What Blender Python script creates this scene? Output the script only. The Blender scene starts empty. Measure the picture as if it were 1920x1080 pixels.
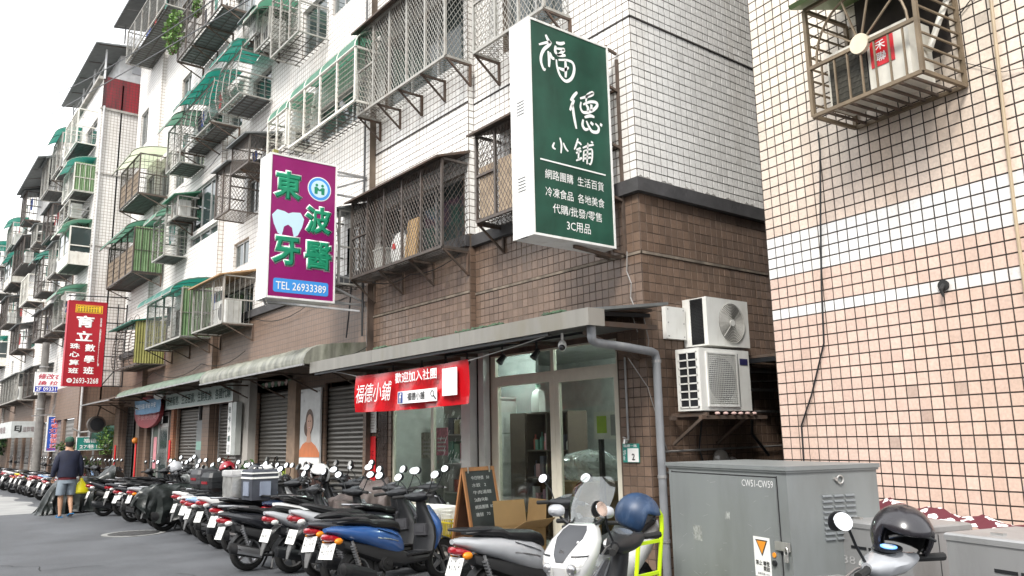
import bpy, bmesh, math, random
import numpy as np
from mathutils import Vector, Matrix
R = math.radians
rnd = random.Random(7)
S = bpy.context.scene
COL = S.collection

# ------------------------------------------------------------------ camera, sky, sun
def setup_camera():
    f, pitch, roll, yaw = 1508.97, R(10.52), R(-1.1127), R(38.1577)
    F = Vector((math.sin(yaw)*math.cos(pitch), math.cos(yaw)*math.cos(pitch), math.sin(pitch)))
    r = Vector((math.cos(yaw), -math.sin(yaw), 0)); u = r.cross(F)
    rr = r*math.cos(roll)+u*math.sin(roll); uu = -r*math.sin(roll)+u*math.cos(roll)
    cd = bpy.data.cameras.new('camera'); co = bpy.data.objects.new('camera', cd); COL.objects.link(co)
    cd.sensor_width = 36; cd.lens = f/1920*36; cd.clip_end = 2000; cd.clip_start = .05
    m = Matrix.Identity(4)
    for i in range(3):
        m[i][0] = rr[i]; m[i][1] = uu[i]; m[i][2] = -F[i]
    m[2][3] = 1.6
    co.matrix_world = m
    S.camera = co
setup_camera()
SUN_EL, SUN_ROT = 46, 243   # rotation measured clockwise from +Y
w = bpy.data.worlds.new('World'); S.world = w; w.use_nodes = True
nt = w.node_tree; nt.nodes.clear()
sky = nt.nodes.new('ShaderNodeTexSky'); sky.sky_type = 'NISHITA'; sky.sun_disc = False
sky.sun_elevation = R(SUN_EL); sky.sun_rotation = R(SUN_ROT); sky.dust_density = 6; sky.air_density = 1
hs = nt.nodes.new('ShaderNodeHueSaturation'); hs.inputs['Saturation'].default_value = .25
mx = nt.nodes.new('ShaderNodeMix'); mx.data_type = 'RGBA'; mx.inputs['Factor'].default_value = .75
mx.inputs[7].default_value = (15.5, 15.9, 16.3, 1)      # even overcast layer
bg = nt.nodes.new('ShaderNodeBackground'); bg.inputs['Strength'].default_value = .068
wo = nt.nodes.new('ShaderNodeOutputWorld')
nt.links.new(sky.outputs[0], hs.inputs['Color']); nt.links.new(hs.outputs[0], mx.inputs[6])
nt.links.new(mx.outputs[2], bg.inputs[0]); nt.links.new(bg.outputs[0], wo.inputs[0])
sd = bpy.data.lights.new('sun', 'SUN'); sd.energy = 1.5; sd.angle = R(14); sd.color = (1, .96, .9)
so = bpy.data.objects.new('sun', sd); COL.objects.link(so)
az = R(SUN_ROT); el = R(SUN_EL)
sv = Vector((math.sin(az)*math.cos(el), math.cos(az)*math.cos(el), math.sin(el)))
so.rotation_euler = (-sv).to_track_quat('-Z', 'Y').to_euler(); so.location = (-8, 0, 20)
S.view_settings.view_transform = 'Standard'; S.view_settings.look = 'None'
S.view_settings.exposure = 1.42; S.view_settings.gamma = 1; S.view_settings.use_curve_mapping = False
S.cycles.max_bounces = 6; S.cycles.transparent_max_bounces = 12

# ------------------------------------------------------------------ materials
MATS = {}
def mat(name, col, rough=.6, metal=0, var=.12, vs=6., bump=0, bs=60., spec=.5, alpha=1, trans=0, emit=0, dirt=None, coat=0, streak=0, grain=0):
    if name in MATS: return MATS[name]
    m = bpy.data.materials.new(name); m.use_nodes = True; MATS[name] = m
    t = m.node_tree; n = t.nodes; L = t.links.new; b = n['Principled BSDF']
    b.inputs['Roughness'].default_value = rough; b.inputs['Metallic'].default_value = metal
    b.inputs['Specular IOR Level'].default_value = spec
    b.inputs['Alpha'].default_value = alpha; b.inputs['Transmission Weight'].default_value = trans
    b.inputs['Coat Weight'].default_value = coat
    if emit:
        b.inputs['Emission Color'].default_value = (*col, 1); b.inputs['Emission Strength'].default_value = emit
    tc = n.new('ShaderNodeTexCoord')
    nz = n.new('ShaderNodeTexNoise'); nz.inputs['Scale'].default_value = vs; nz.inputs['Detail'].default_value = 5
    L(tc.outputs['Object'], nz.inputs['Vector'])
    if streak:
        mp = n.new('ShaderNodeMapping'); mp.inputs['Scale'].default_value = (1, 1, .12)
        L(tc.outputs['Object'], mp.inputs['Vector']); L(mp.outputs[0], nz.inputs['Vector'])
    mr = n.new('ShaderNodeMapRange'); mr.inputs[1].default_value = .3; mr.inputs[2].default_value = .7
    mr.inputs[3].default_value = 1-var; mr.inputs[4].default_value = 1+var
    L(nz.outputs[0], mr.inputs[0])
    mm = n.new('ShaderNodeVectorMath'); mm.operation = 'SCALE'; mm.inputs[0].default_value = col
    L(mr.outputs[0], mm.inputs['Scale'])
    out = mm.outputs[0]
    if dirt:                                   # (colour, amount, scale)
        n2 = n.new('ShaderNodeTexNoise'); n2.inputs['Scale'].default_value = dirt[2]; n2.inputs['Detail'].default_value = 8
        n2.inputs['Roughness'].default_value = .65
        mp = n.new('ShaderNodeMapping'); mp.inputs['Scale'].default_value = (1, 1, .3)
        L(tc.outputs['Object'], mp.inputs['Vector']); L(mp.outputs[0], n2.inputs['Vector'])
        r2 = n.new('ShaderNodeMapRange'); r2.inputs[1].default_value = .5; r2.inputs[2].default_value = .75
        r2.inputs[3].default_value = 0; r2.inputs[4].default_value = dirt[1]
        L(n2.outputs[0], r2.inputs[0])
        mc = n.new('ShaderNodeMix'); mc.data_type = 'RGBA'; mc.inputs[7].default_value = (*dirt[0], 1)
        L(r2.outputs[0], mc.inputs['Factor']); L(out, mc.inputs[6]); out = mc.outputs[2]
    if grain:
        ng = n.new('ShaderNodeTexNoise'); ng.inputs['Scale'].default_value = 70; ng.inputs['Detail'].default_value = 6; ng.inputs['Roughness'].default_value = .8; L(tc.outputs['Object'], ng.inputs['Vector'])
        rg = n.new('ShaderNodeMapRange'); rg.inputs[1].default_value = .35; rg.inputs[2].default_value = .65; rg.inputs[3].default_value = 1-grain; rg.inputs[4].default_value = 1+grain; L(ng.outputs[0], rg.inputs[0])
        vg = n.new('ShaderNodeVectorMath'); vg.operation = 'SCALE'; L(out, vg.inputs[0]); L(rg.outputs[0], vg.inputs['Scale']); out = vg.outputs[0]
    L(out, b.inputs['Base Color'])
    rr = n.new('ShaderNodeMapRange'); rr.inputs[3].default_value = max(0, rough-.08); rr.inputs[4].default_value = min(1, rough+.1)
    L(nz.outputs[0], rr.inputs[0]); L(rr.outputs[0], b.inputs['Roughness'])
    if bump:
        n3 = n.new('ShaderNodeTexNoise'); n3.inputs['Scale'].default_value = bs; n3.inputs['Detail'].default_value = 4
        L(tc.outputs['Object'], n3.inputs['Vector'])
        bp = n.new('ShaderNodeBump'); bp.inputs['Strength'].default_value = bump; bp.inputs['Distance'].default_value = .01
        L(n3.outputs[0], bp.inputs['Height']); L(bp.outputs[0], b.inputs['Normal'])
    return m
def tile_mat(name, rough, stain, amt, sscale=.7):
    """glazed tile: base colour from the piece's own colour attribute, weathered by noise"""
    m = mat(name, (1, 1, 1), rough, var=0)
    t = m.node_tree; n = t.nodes; L = t.links.new; b = n['Principled BSDF']
    at = n.new('ShaderNodeAttribute'); at.attribute_name = 'tint'
    tc = n.new('ShaderNodeNewGeometry')
    mp = n.new('ShaderNodeMapping'); mp.inputs['Scale'].default_value = (1, 1, .13)
    L(tc.outputs['Position'], mp.inputs['Vector'])
    nz = n.new('ShaderNodeTexNoise'); nz.inputs['Scale'].default_value = sscale; nz.inputs['Detail'].default_value = 9
    nz.inputs['Roughness'].default_value = .7
    L(mp.outputs[0], nz.inputs['Vector'])
    r2 = n.new('ShaderNodeMapRange'); r2.inputs[1].default_value = .5; r2.inputs[2].default_value = .8; r2.inputs[4].default_value = amt
    L(nz.outputs[0], r2.inputs[0])
    mc = n.new('ShaderNodeMix'); mc.data_type = 'RGBA'; mc.inputs[7].default_value = (*stain, 1)
    L(r2.outputs[0], mc.inputs['Factor']); L(at.outputs['Color'], mc.inputs[6])
    n4 = n.new('ShaderNodeTexNoise'); n4.inputs['Scale'].default_value = 45; n4.inputs['Detail'].default_value = 6
    L(tc.outputs['Position'], n4.inputs['Vector'])
    r4 = n.new('ShaderNodeMapRange'); r4.inputs[1].default_value = .3; r4.inputs[2].default_value = .7; r4.inputs[3].default_value = .88; r4.inputs[4].default_value = 1.07
    L(n4.outputs[0], r4.inputs[0])
    sc = n.new('ShaderNodeVectorMath'); sc.operation = 'SCALE'; L(mc.outputs[2], sc.inputs[0]); L(r4.outputs[0], sc.inputs['Scale'])
    L(sc.outputs[0], b.inputs['Base Color'])
    return m
def far_tile_mat(name, tile, grout, stain):
    """tiles too small in the photo to pick apart: square joints in the material"""
    m = mat(name, (1, 1, 1), .5, var=0)
    t = m.node_tree; n = t.nodes; L = t.links.new; b = n['Principled BSDF']
    tc = n.new('ShaderNodeNewGeometry'); sp = n.new('ShaderNodeSeparateXYZ'); L(tc.outputs['Position'], sp.inputs[0])
    ad = n.new('ShaderNodeMath'); L(sp.outputs[0], ad.inputs[0]); L(sp.outputs[1], ad.inputs[1])
    cb = n.new('ShaderNodeCombineXYZ'); L(ad.outputs[0], cb.inputs[0]); L(sp.outputs[2], cb.inputs[1])
    br = n.new('ShaderNodeTexBrick'); br.offset = 0; br.squash = 1
    for k, v in (('Scale', 1), ('Mortar Size', .006), ('Brick Width', .1035), ('Row Height', .1035), ('Mortar Smooth', .1)): br.inputs[k].default_value = v
    br.inputs['Color1'].default_value = (*tile, 1); br.inputs['Color2'].default_value = (*[c*.93 for c in tile], 1); br.inputs['Mortar'].default_value = (*grout, 1)
    L(cb.outputs[0], br.inputs['Vector'])
    mp = n.new('ShaderNodeMapping'); mp.inputs['Scale'].default_value = (1, 1, .18); L(tc.outputs['Position'], mp.inputs['Vector'])
    nz = n.new('ShaderNodeTexNoise'); nz.inputs['Scale'].default_value = 1.1; nz.inputs['Detail'].default_value = 9; nz.inputs['Roughness'].default_value = .7
    L(mp.outputs[0], nz.inputs['Vector'])
    r2 = n.new('ShaderNodeMapRange'); r2.inputs[1].default_value = .5; r2.inputs[2].default_value = .8; r2.inputs[4].default_value = .5
    L(nz.outputs[0], r2.inputs[0])
    mc = n.new('ShaderNodeMix'); mc.data_type = 'RGBA'; mc.inputs[7].default_value = (*stain, 1)
    L(r2.outputs[0], mc.inputs['Factor']); L(br.outputs[0], mc.inputs[6]); L(mc.outputs[2], b.inputs['Base Color'])
    bp = n.new('ShaderNodeBump'); bp.inputs['Strength'].default_value = .5; bp.inputs['Distance'].default_value = .005; bp.invert = True
    L(br.outputs['Fac'], bp.inputs['Height']); L(bp.outputs[0], b.inputs['Normal'])
    return m

# ------------------------------------------------------------------ mesh helpers
class MB:
    def __init__(s): s.v = []; s.f = []; s.m = []; s.smooth = False
    def add(s, vs, fs, mi=0):
        o = len(s.v); s.v += [tuple(p) for p in vs]; s.f += [tuple(i+o for i in f) for f in fs]; s.m += [mi]*len(fs); return s
    def box(s, c, d, rz=0, mi=0, ry=0, rx=0):
        hx, hy, hz = d[0]/2, d[1]/2, d[2]/2
        M = Matrix.Translation(c) @ Matrix.Rotation(rz, 4, 'Z') @ Matrix.Rotation(ry, 4, 'Y') @ Matrix.Rotation(rx, 4, 'X')
        vs = [M @ Vector((x, y, z)) for x in (-hx, hx) for y in (-hy, hy) for z in (-hz, hz)]
        return s.add(vs, [(0, 1, 3, 2), (4, 6, 7, 5), (0, 4, 5, 1), (2, 3, 7, 6), (0, 2, 6, 4), (1, 5, 7, 3)], mi)
    def bb(s, x0, x1, y0, y1, z0, z1, mi=0): return s.box(((x0+x1)/2, (y0+y1)/2, (z0+z1)/2), (abs(x1-x0), abs(y1-y0), abs(z1-z0)), mi=mi)
    def bar(s, p, q, w=.02, w2=None, n=4, mi=0):
        p, q = Vector(p), Vector(q); d = q-p
        if d.length < 1e-6: return s
        d.normalize(); a = Vector((0, 0, 1)) if abs(d.z) < .9 else Vector((0, 1, 0))
        u = d.cross(a).normalized(); v = d.cross(u); w2 = w if w2 is None else w2
        vs = []
        for c, ww in ((p, w), (q, w2)):
            for i in range(n):
                t = 2*math.pi*(i+.5)/n; k = ww/2/(math.cos(math.pi/n) if n == 4 else 1)
                vs.append(c+(u*math.cos(t)+v*math.sin(t))*k)
        fs = [(i, (i+1) % n, n+(i+1) % n, n+i) for i in range(n)]+[tuple(range(n))[::-1], tuple(range(n, 2*n))]
        return s.add(vs, fs, mi)
    def tube(s, pts, r, n=8, mi=0, cap=True):
        pts = [Vector(p) for p in pts]; vs = []; N = len(pts); rs = r if isinstance(r, (list, tuple)) else [r]*N; pu = None
        for i, p in enumerate(pts):
            d = (pts[min(i+1, N-1)]-pts[max(i-1, 0)]).normalized()
            if pu is None:
                a = Vector((0, 0, 1)) if abs(d.z) < .9 else Vector((0, 1, 0)); u = d.cross(a).normalized()
            else:
                u = (pu-d*pu.dot(d)).normalized()
            pu = u; v = d.cross(u)
            for k in range(n):
                t = 2*math.pi*k/n; vs.append(p+(u*math.cos(t)+v*math.sin(t))*rs[i])
        fs = [(i*n+k, i*n+(k+1) % n, (i+1)*n+(k+1) % n, (i+1)*n+k) for i in range(N-1) for k in range(n)]
        if cap: fs += [tuple(range(n))[::-1], tuple((N-1)*n+k for k in range(n))]
        return s.add(vs, fs, mi)
    def lathe(s, prof, c=(0, 0, 0), ax='Z', n=20, mi=0):
        """prof: (r, h) rows, spun round the axis"""
        vs = []
        for r, h in prof:
            for k in range(n):
                t = 2*math.pi*k/n; a, b = r*math.cos(t), r*math.sin(t)
                p = {'Z': (a, b, h), 'X': (h, a, b), 'Y': (a, h, b)}[ax]
                vs.append((p[0]+c[0], p[1]+c[1], p[2]+c[2]))
        N = len(prof)
        fs = [(i*n+k, i*n+(k+1) % n, (i+1)*n+(k+1) % n, (i+1)*n+k) for i in range(N-1) for k in range(n)]
        return s.add(vs, fs, mi)
    def loft(s, rings, mi=0, closed=True, cap=True):
        n = len(rings[0]); vs = [p for r in rings for p in r]; N = len(rings); kk = n if closed else n-1
        fs = [(i*n+k, i*n+(k+1) % n, (i+1)*n+(k+1) % n, (i+1)*n+k) for i in range(N-1) for k in range(kk)]
        if cap and closed: fs += [tuple(range(n))[::-1], tuple((N-1)*n+k for k in range(n))]
        return s.add(vs, fs, mi)
    def prism(s, poly, fn, d0, d1, mi=0):
        """poly: 2-D outline; fn(u, v, d) -> point"""
        n = len(poly); vs = [fn(u, v, d0) for u, v in poly]+[fn(u, v, d1) for u, v in poly]
        return s.add(vs, [tuple(range(n))[::-1], tuple(range(n, 2*n))]+[(i, (i+1) % n, n+(i+1) % n, n+i) for i in range(n)], mi)
    def sphere(s, c, r, nu=14, nv=9, mi=0, sx=1, sy=1, sz=1):
        rg = []
        for j in range(nv+1):
            ph = math.pi*j/nv; ph = min(max(ph, .03), math.pi-.03)
            rg.append([(c[0]+r*sx*math.sin(ph)*math.cos(2*math.pi*k/nu), c[1]+r*sy*math.sin(ph)*math.sin(2*math.pi*k/nu), c[2]+r*sz*math.cos(ph)) for k in range(nu)])
        return s.loft(rg, mi)
    def mesh(s, name, mats, smooth=None, fix=True):
        me = bpy.data.meshes.new(name); me.from_pydata(s.v, [], s.f)
        for m in (mats if isinstance(mats, (list, tuple)) else [mats]): me.materials.append(m)
        if any(s.m): me.polygons.foreach_set('material_index', s.m)
        if fix:
            b = bmesh.new(); b.from_mesh(me); bmesh.ops.recalc_face_normals(b, faces=b.faces); b.to_mesh(me); b.free()
        if smooth or (smooth is None and s.smooth):
            me.polygons.foreach_set('use_smooth', [True]*len(me.polygons))
            try: me.set_sharp_from_angle(angle=R(40))
            except Exception: pass
        me.update(); return me
    def build(s, name, mats, parent=None, loc=None, smooth=None, label=None, fix=True):
        return put(name, s.mesh(name, mats, smooth, fix), parent, loc, label)
def put(name, me, parent=None, loc=None, label=None):
    o = bpy.data.objects.new(name, me); COL.objects.link(o)
    if parent is not None: o.parent = parent
    if loc is not None: o.location = loc
    if label: o['label'] = label
    return o
def thing(name, label, cat, loc=(0, 0, 0), rz=0, group=None):
    o = bpy.data.objects.new(name, None); COL.objects.link(o); o.empty_display_size = .2
    o.location = loc; o.rotation_euler = (0, 0, rz); o['label'] = label; o['category'] = cat
    if group: o['group'] = group
    return o
def tag(o, label, cat, group=None):
    o['label'] = label; o['category'] = cat
    if group: o['group'] = group
    return o
def struct(o): o['kind'] = 'structure'; return o
def stuff(o): o['kind'] = 'stuff'; return o
def kids(o): return [c for c in o.children]
def dup(root, loc, rz, label, group=None):
    r = root.copy(); COL.objects.link(r); r.location = loc; r.rotation_euler = (0, 0, rz); r['label'] = label
    if group: r['group'] = group
    for ch in root.children:
        c = ch.copy(); COL.objects.link(c); c.parent = r
        for g in ch.children:
            d = g.copy(); COL.objects.link(d); d.parent = c
    return r

TXT = {}
def text(body, mt, parent, org, right, up, h, width=None, bold=0, ext=.002, shear=0, name='lettering', space=1, align='LEFT', line=1.0):
    """lettering laid flat on a face: org = lower left (or centre) of the first line, h = letter height"""
    cu = bpy.data.curves.new('t', 'FONT'); cu.body = body; cu.size = 1; cu.extrude = 0; cu.bevel_depth = bold*.75; cu.bevel_resolution = 0; cu.shear = shear
    cu.space_character = space; cu.space_line = line; cu.align_x = align; cu.resolution_u = 2
    o = bpy.data.objects.new('t', cu); COL.objects.link(o)
    bpy.context.view_layer.update()
    me = bpy.data.meshes.new_from_object(o.evaluated_get(bpy.context.evaluated_depsgraph_get()))
    bpy.data.objects.remove(o); bpy.data.curves.remove(cu)
    n = len(me.vertices); co = np.empty(n*3); me.vertices.foreach_get('co', co); co = co.reshape(-1, 3)
    x0, x1, y0, y1 = co[:, 0].min(), co[:, 0].max(), co[:, 1].min(), co[:, 1].max()
    sy = h/(y1-y0); sx = sy if width is None else width/(x1-x0)
    if align == 'CENTER': cx = (x0+x1)/2
    else: cx = x0
    rt = np.array(right, float); rt /= np.linalg.norm(rt); upv = np.array(up, float); nn = np.cross(rt, upv)
    P = np.array(org, float)+((co[:, 0]-cx)*sx)[:, None]*rt+((co[:, 1]-y0)*sy)[:, None]*upv+nn*ext+(co[:, 2]*.04*min(sx, sy))[:, None]*nn
    me.vertices.foreach_set('co', P.ravel()); me.materials.clear(); me.materials.append(mt); me.update()
    me.name = name
    return put(name, me, parent)

# ------------------------------------------------------------------ tiled walls
PITCH = .1035
def tile_boxes(org, du, dn, cells, name, mt, parent, tint, per_obj, gap=.0105, th=.003):
    """cells: list of (u0, u1, z0, z1). du along the wall, dn outward. The first per_obj cells become single tiles, the rest one mesh."""
    du = Vector(du); dn = Vector(dn); org = Vector(org); up = Vector((0, 0, 1))
    def geo(c, th_):
        u0, u1, z0, z1 = c; g = gap/2; e = .0016
        a = [(u0+g, z0+g), (u1-g, z0+g), (u1-g, z1-g), (u0+g, z1-g)]
        b = [(u0+g+e, z0+g+e), (u1-g-e, z0+g+e), (u1-g-e, z1-g-e), (u0+g+e, z1-g-e)]; ta, tb_ = rnd.gauss(0, .0006), rnd.gauss(0, .0006); tl = (-ta-tb_, ta-tb_, ta+tb_, tb_-ta)
        return [org+du*u+up*z for u, z in a]+[org+du*u+up*z+dn*(th_+tl[k_]) for k_, (u, z) in enumerate(b)]
    flip = du.cross(up).dot(dn) < 0
    F = [(4, 5, 6, 7), (0, 1, 5, 4), (1, 2, 6, 5), (2, 3, 7, 6), (3, 0, 4, 7)]
    if flip: F = [f[::-1] for f in F]
    def paint(me, cols):
        at = me.color_attributes.new('tint', 'FLOAT_COLOR', 'POINT')
        at.data.foreach_set('color', np.array(cols, dtype=np.float32).ravel())
    vs, fs, cols = [], [], []
    for i, c in enumerate(cells):
        col = tint((c[0]+c[1])/2, (c[2]+c[3])/2)
        g = geo(c, th+rnd.uniform(-.0008, .0010))
        if i < per_obj:
            me = bpy.data.meshes.new(name); me.from_pydata([tuple(p) for p in g], [], F); me.materials.append(mt); paint(me, [(*col, 1)]*8); me.update()
            put(name, me, parent)
        else:
            o = len(vs); vs += [tuple(p) for p in g]; fs += [tuple(k+o for k in f) for f in F]; cols += [(*col, 1)]*8
    if vs:
        me = bpy.data.meshes.new(name+'s'); me.from_pydata(vs, [], fs); me.materials.append(mt); paint(me, cols); me.update()
        stuff(put('tiling', me, parent))
def tcells(u0, u1, z0, z1, holes=(), rowoff=0.):
    nu = max(1, round((u1-u0)/PITCH)); nz = max(1, round((z1-z0)/PITCH)); pu, pz = (u1-u0)/nu, (z1-z0)/nz
    out = []
    for j in range(nz):
        for i in range(nu):
            c = (u0+i*pu, u0+(i+1)*pu, z0+j*pz, z0+(j+1)*pz); cu, cz = (c[0]+c[1])/2, (c[2]+c[3])/2
            if any(h[0] < cu < h[1] and h[2] < cz < h[3] for h in holes): continue
            out.append(c)
    return out
def holed_wall(mb, org, du, dn, u0, u1, z0, z1, holes, depth=.14, mi=0):
    """front face split round rectangular openings, plus the reveals"""
    du, dn, org, up = Vector(du), Vector(dn), Vector(org), Vector((0, 0, 1))
    us = sorted({u0, u1, *[h[0] for h in holes], *[h[1] for h in holes]}); us = [u for u in us if u0 <= u <= u1]
    zs = sorted({z0, z1, *[h[2] for h in holes], *[h[3] for h in holes]}); zs = [z for z in zs if z0 <= z <= z1]
    P = lambda u, z, d=0: org+du*u+up*z-dn*d
    for i in range(len(us)-1):
        for j in range(len(zs)-1):
            cu, cz = (us[i]+us[i+1])/2, (zs[j]+zs[j+1])/2
            if any(h[0] < cu < h[1] and h[2] < cz < h[3] for h in holes): continue
            mb.add([P(us[i], zs[j]), P(us[i+1], zs[j]), P(us[i+1], zs[j+1]), P(us[i], zs[j+1])], [(0, 1, 2, 3)], mi)
    for h in holes:
        c = [(h[0], h[2]), (h[1], h[2]), (h[1], h[3]), (h[0], h[3])]
        for k in range(4):
            a, b = c[k], c[(k+1) % 4]
            mb.add([P(*a), P(*b), P(*b, depth), P(*a, depth)], [(0, 1, 2, 3)], mi)

# common materials
m_white_tile = tile_mat('white glazed tile', .3, (.33, .28, .21), .7, 1.0)
m_brown_tile = tile_mat('brown glazed tile', .38, (.10, .07, .055), .6, 1.2)
m_pink_tile = tile_mat('salmon glazed tile', .42, (.47, .33, .23), .6, 1.3)
m_grout_dark = mat('dark joint mortar', (.04, .034, .032), .9, bump=.3)
m_grout_tan = mat('tan joint mortar', (.13, .10, .075), .9, var=.5, vs=2)
m_grout_brown = mat('brown joint mortar', (.075, .052, .04), .9, var=.5, vs=3, dirt=((.24, .19, .14), .55, 1.6))
m_far_white = far_tile_mat('small white tile', (.76, .74, .71), (.26, .21, .17), (.36, .30, .24))
m_far_brown = far_tile_mat('small brown tile', (.19, .125, .09), (.10, .075, .06), (.09, .065, .05))
m_far_red = far_tile_mat('small red tile', (.30, .02, .03), (.08, .03, .03), (.02, .02, .02))
for n_ in m_far_red.node_tree.nodes:
    if n_.type == 'MAP_RANGE' and abs(n_.inputs[4].default_value-.5) < .01: n_.inputs[1].default_value = .42; n_.inputs[2].default_value = .62; n_.inputs[4].default_value = .95
m_ledge = mat('weathered cement', (.055, .053, .055), .85, var=.3, vs=5, bump=.4, bs=25, dirt=((.05, .05, .05), .8, 2.5))
m_cement = mat('pale cement', (.38, .36, .33), .85, var=.2, vs=5, bump=.3, bs=40, dirt=((.12, .11, .1), .7, 3), streak=1)
m_plaster = mat('interior plaster', (.58, .58, .56), .8)
m_alu = mat('aged aluminium', (.50, .49, .47), .38, .75, var=.15, dirt=((.2, .18, .16), .5, 6))
m_galv = mat('galvanised steel', (.34, .34, .34), .5, .6, var=.2, dirt=((.15, .11, .08), .5, 5))
m_rust = mat('dark rusty steel', (.10, .075, .06), .7, .3, var=.3, dirt=((.17, .08, .04), .6, 7))
m_black = mat('black plastic', (.011, .012, .014), .45, var=.2, bump=.1, bs=300)
m_blackg = mat('gloss black plastic', (.012, .013, .016), .14, var=.1, coat=.4)
m_rubber = mat('tyre rubber', (.011, .011, .011), .8, var=.3, bump=.3, bs=120)
m_white = mat('white paint', (.80, .80, .78), .45, var=.05)
m_cream = mat('cream window frame', (.58, .55, .46), .45, var=.06, dirt=((.38, .34, .27), .3, 5))
m_glass = mat('window glass', (.035, .05, .05), .05, var=0, spec=.8)
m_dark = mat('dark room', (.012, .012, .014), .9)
def glass_clear():
    m = mat('clear shop glass', (.9, .95, .94), .02, var=0); t = m.node_tree
    b = t.nodes['Principled BSDF']; b.inputs['Transmission Weight'].default_value = 1; b.inputs['IOR'].default_value = 1.45
    tr = t.nodes.new('ShaderNodeBsdfTransparent'); gl = t.nodes.new('ShaderNodeBsdfGlossy'); gl.inputs['Roughness'].default_value = .03
    tr.inputs[0].default_value = (.80, .82, .80, 1)
    lw = t.nodes.new('ShaderNodeLayerWeight'); lw.inputs[0].default_value = .5; pw = t.nodes.new('ShaderNodeMath'); pw.operation = 'POWER'; pw.inputs[1].default_value = 4; t.links.new(lw.outputs['Facing'], pw.inputs[0])
    fr = t.nodes.new('ShaderNodeMapRange'); fr.inputs[3].default_value = .04; fr.inputs[4].default_value = .7; t.links.new(pw.outputs[0], fr.inputs[0])
    ms = t.nodes.new('ShaderNodeMixShader'); t.links.new(fr.outputs[0], ms.inputs[0]); t.links.new(tr.outputs[0], ms.inputs[1]); t.links.new(gl.outputs[0], ms.inputs[2])
    t.links.new(ms.outputs[0], t.nodes['Material Output'].inputs[0]); return m
m_clear = glass_clear()
def translucent(name, col, a=.75):
    m = mat(name, col, .35, var=.2, vs=5, dirt=(tuple(c*.35 for c in col), .5, 4)); t = m.node_tree; b = t.nodes['Principled BSDF']
    tl = t.nodes.new('ShaderNodeBsdfTranslucent'); tl.inputs[0].default_value = (*col, 1)
    ms = t.nodes.new('ShaderNodeMixShader'); ms.inputs[0].default_value = 1-a
    t.links.new(b.outputs[0], ms.inputs[1]); t.links.new(tl.outputs[0], ms.inputs[2]); t.links.new(ms.outputs[0], t.nodes['Material Output'].inputs[0]); return m
m_teal = translucent('teal roofing sheet', (.02, .21, .16), .6)
m_green = translucent('pale green roofing sheet', (.10, .27, .18), .65)
m_creamsheet = translucent('cream roofing sheet', (.62, .68, .50), .5)
m_greyroof = mat('grey sheet roofing', (.16, .17, .17), .6, .3, var=.2, dirt=((.08, .08, .08), .5, 3))
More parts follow.
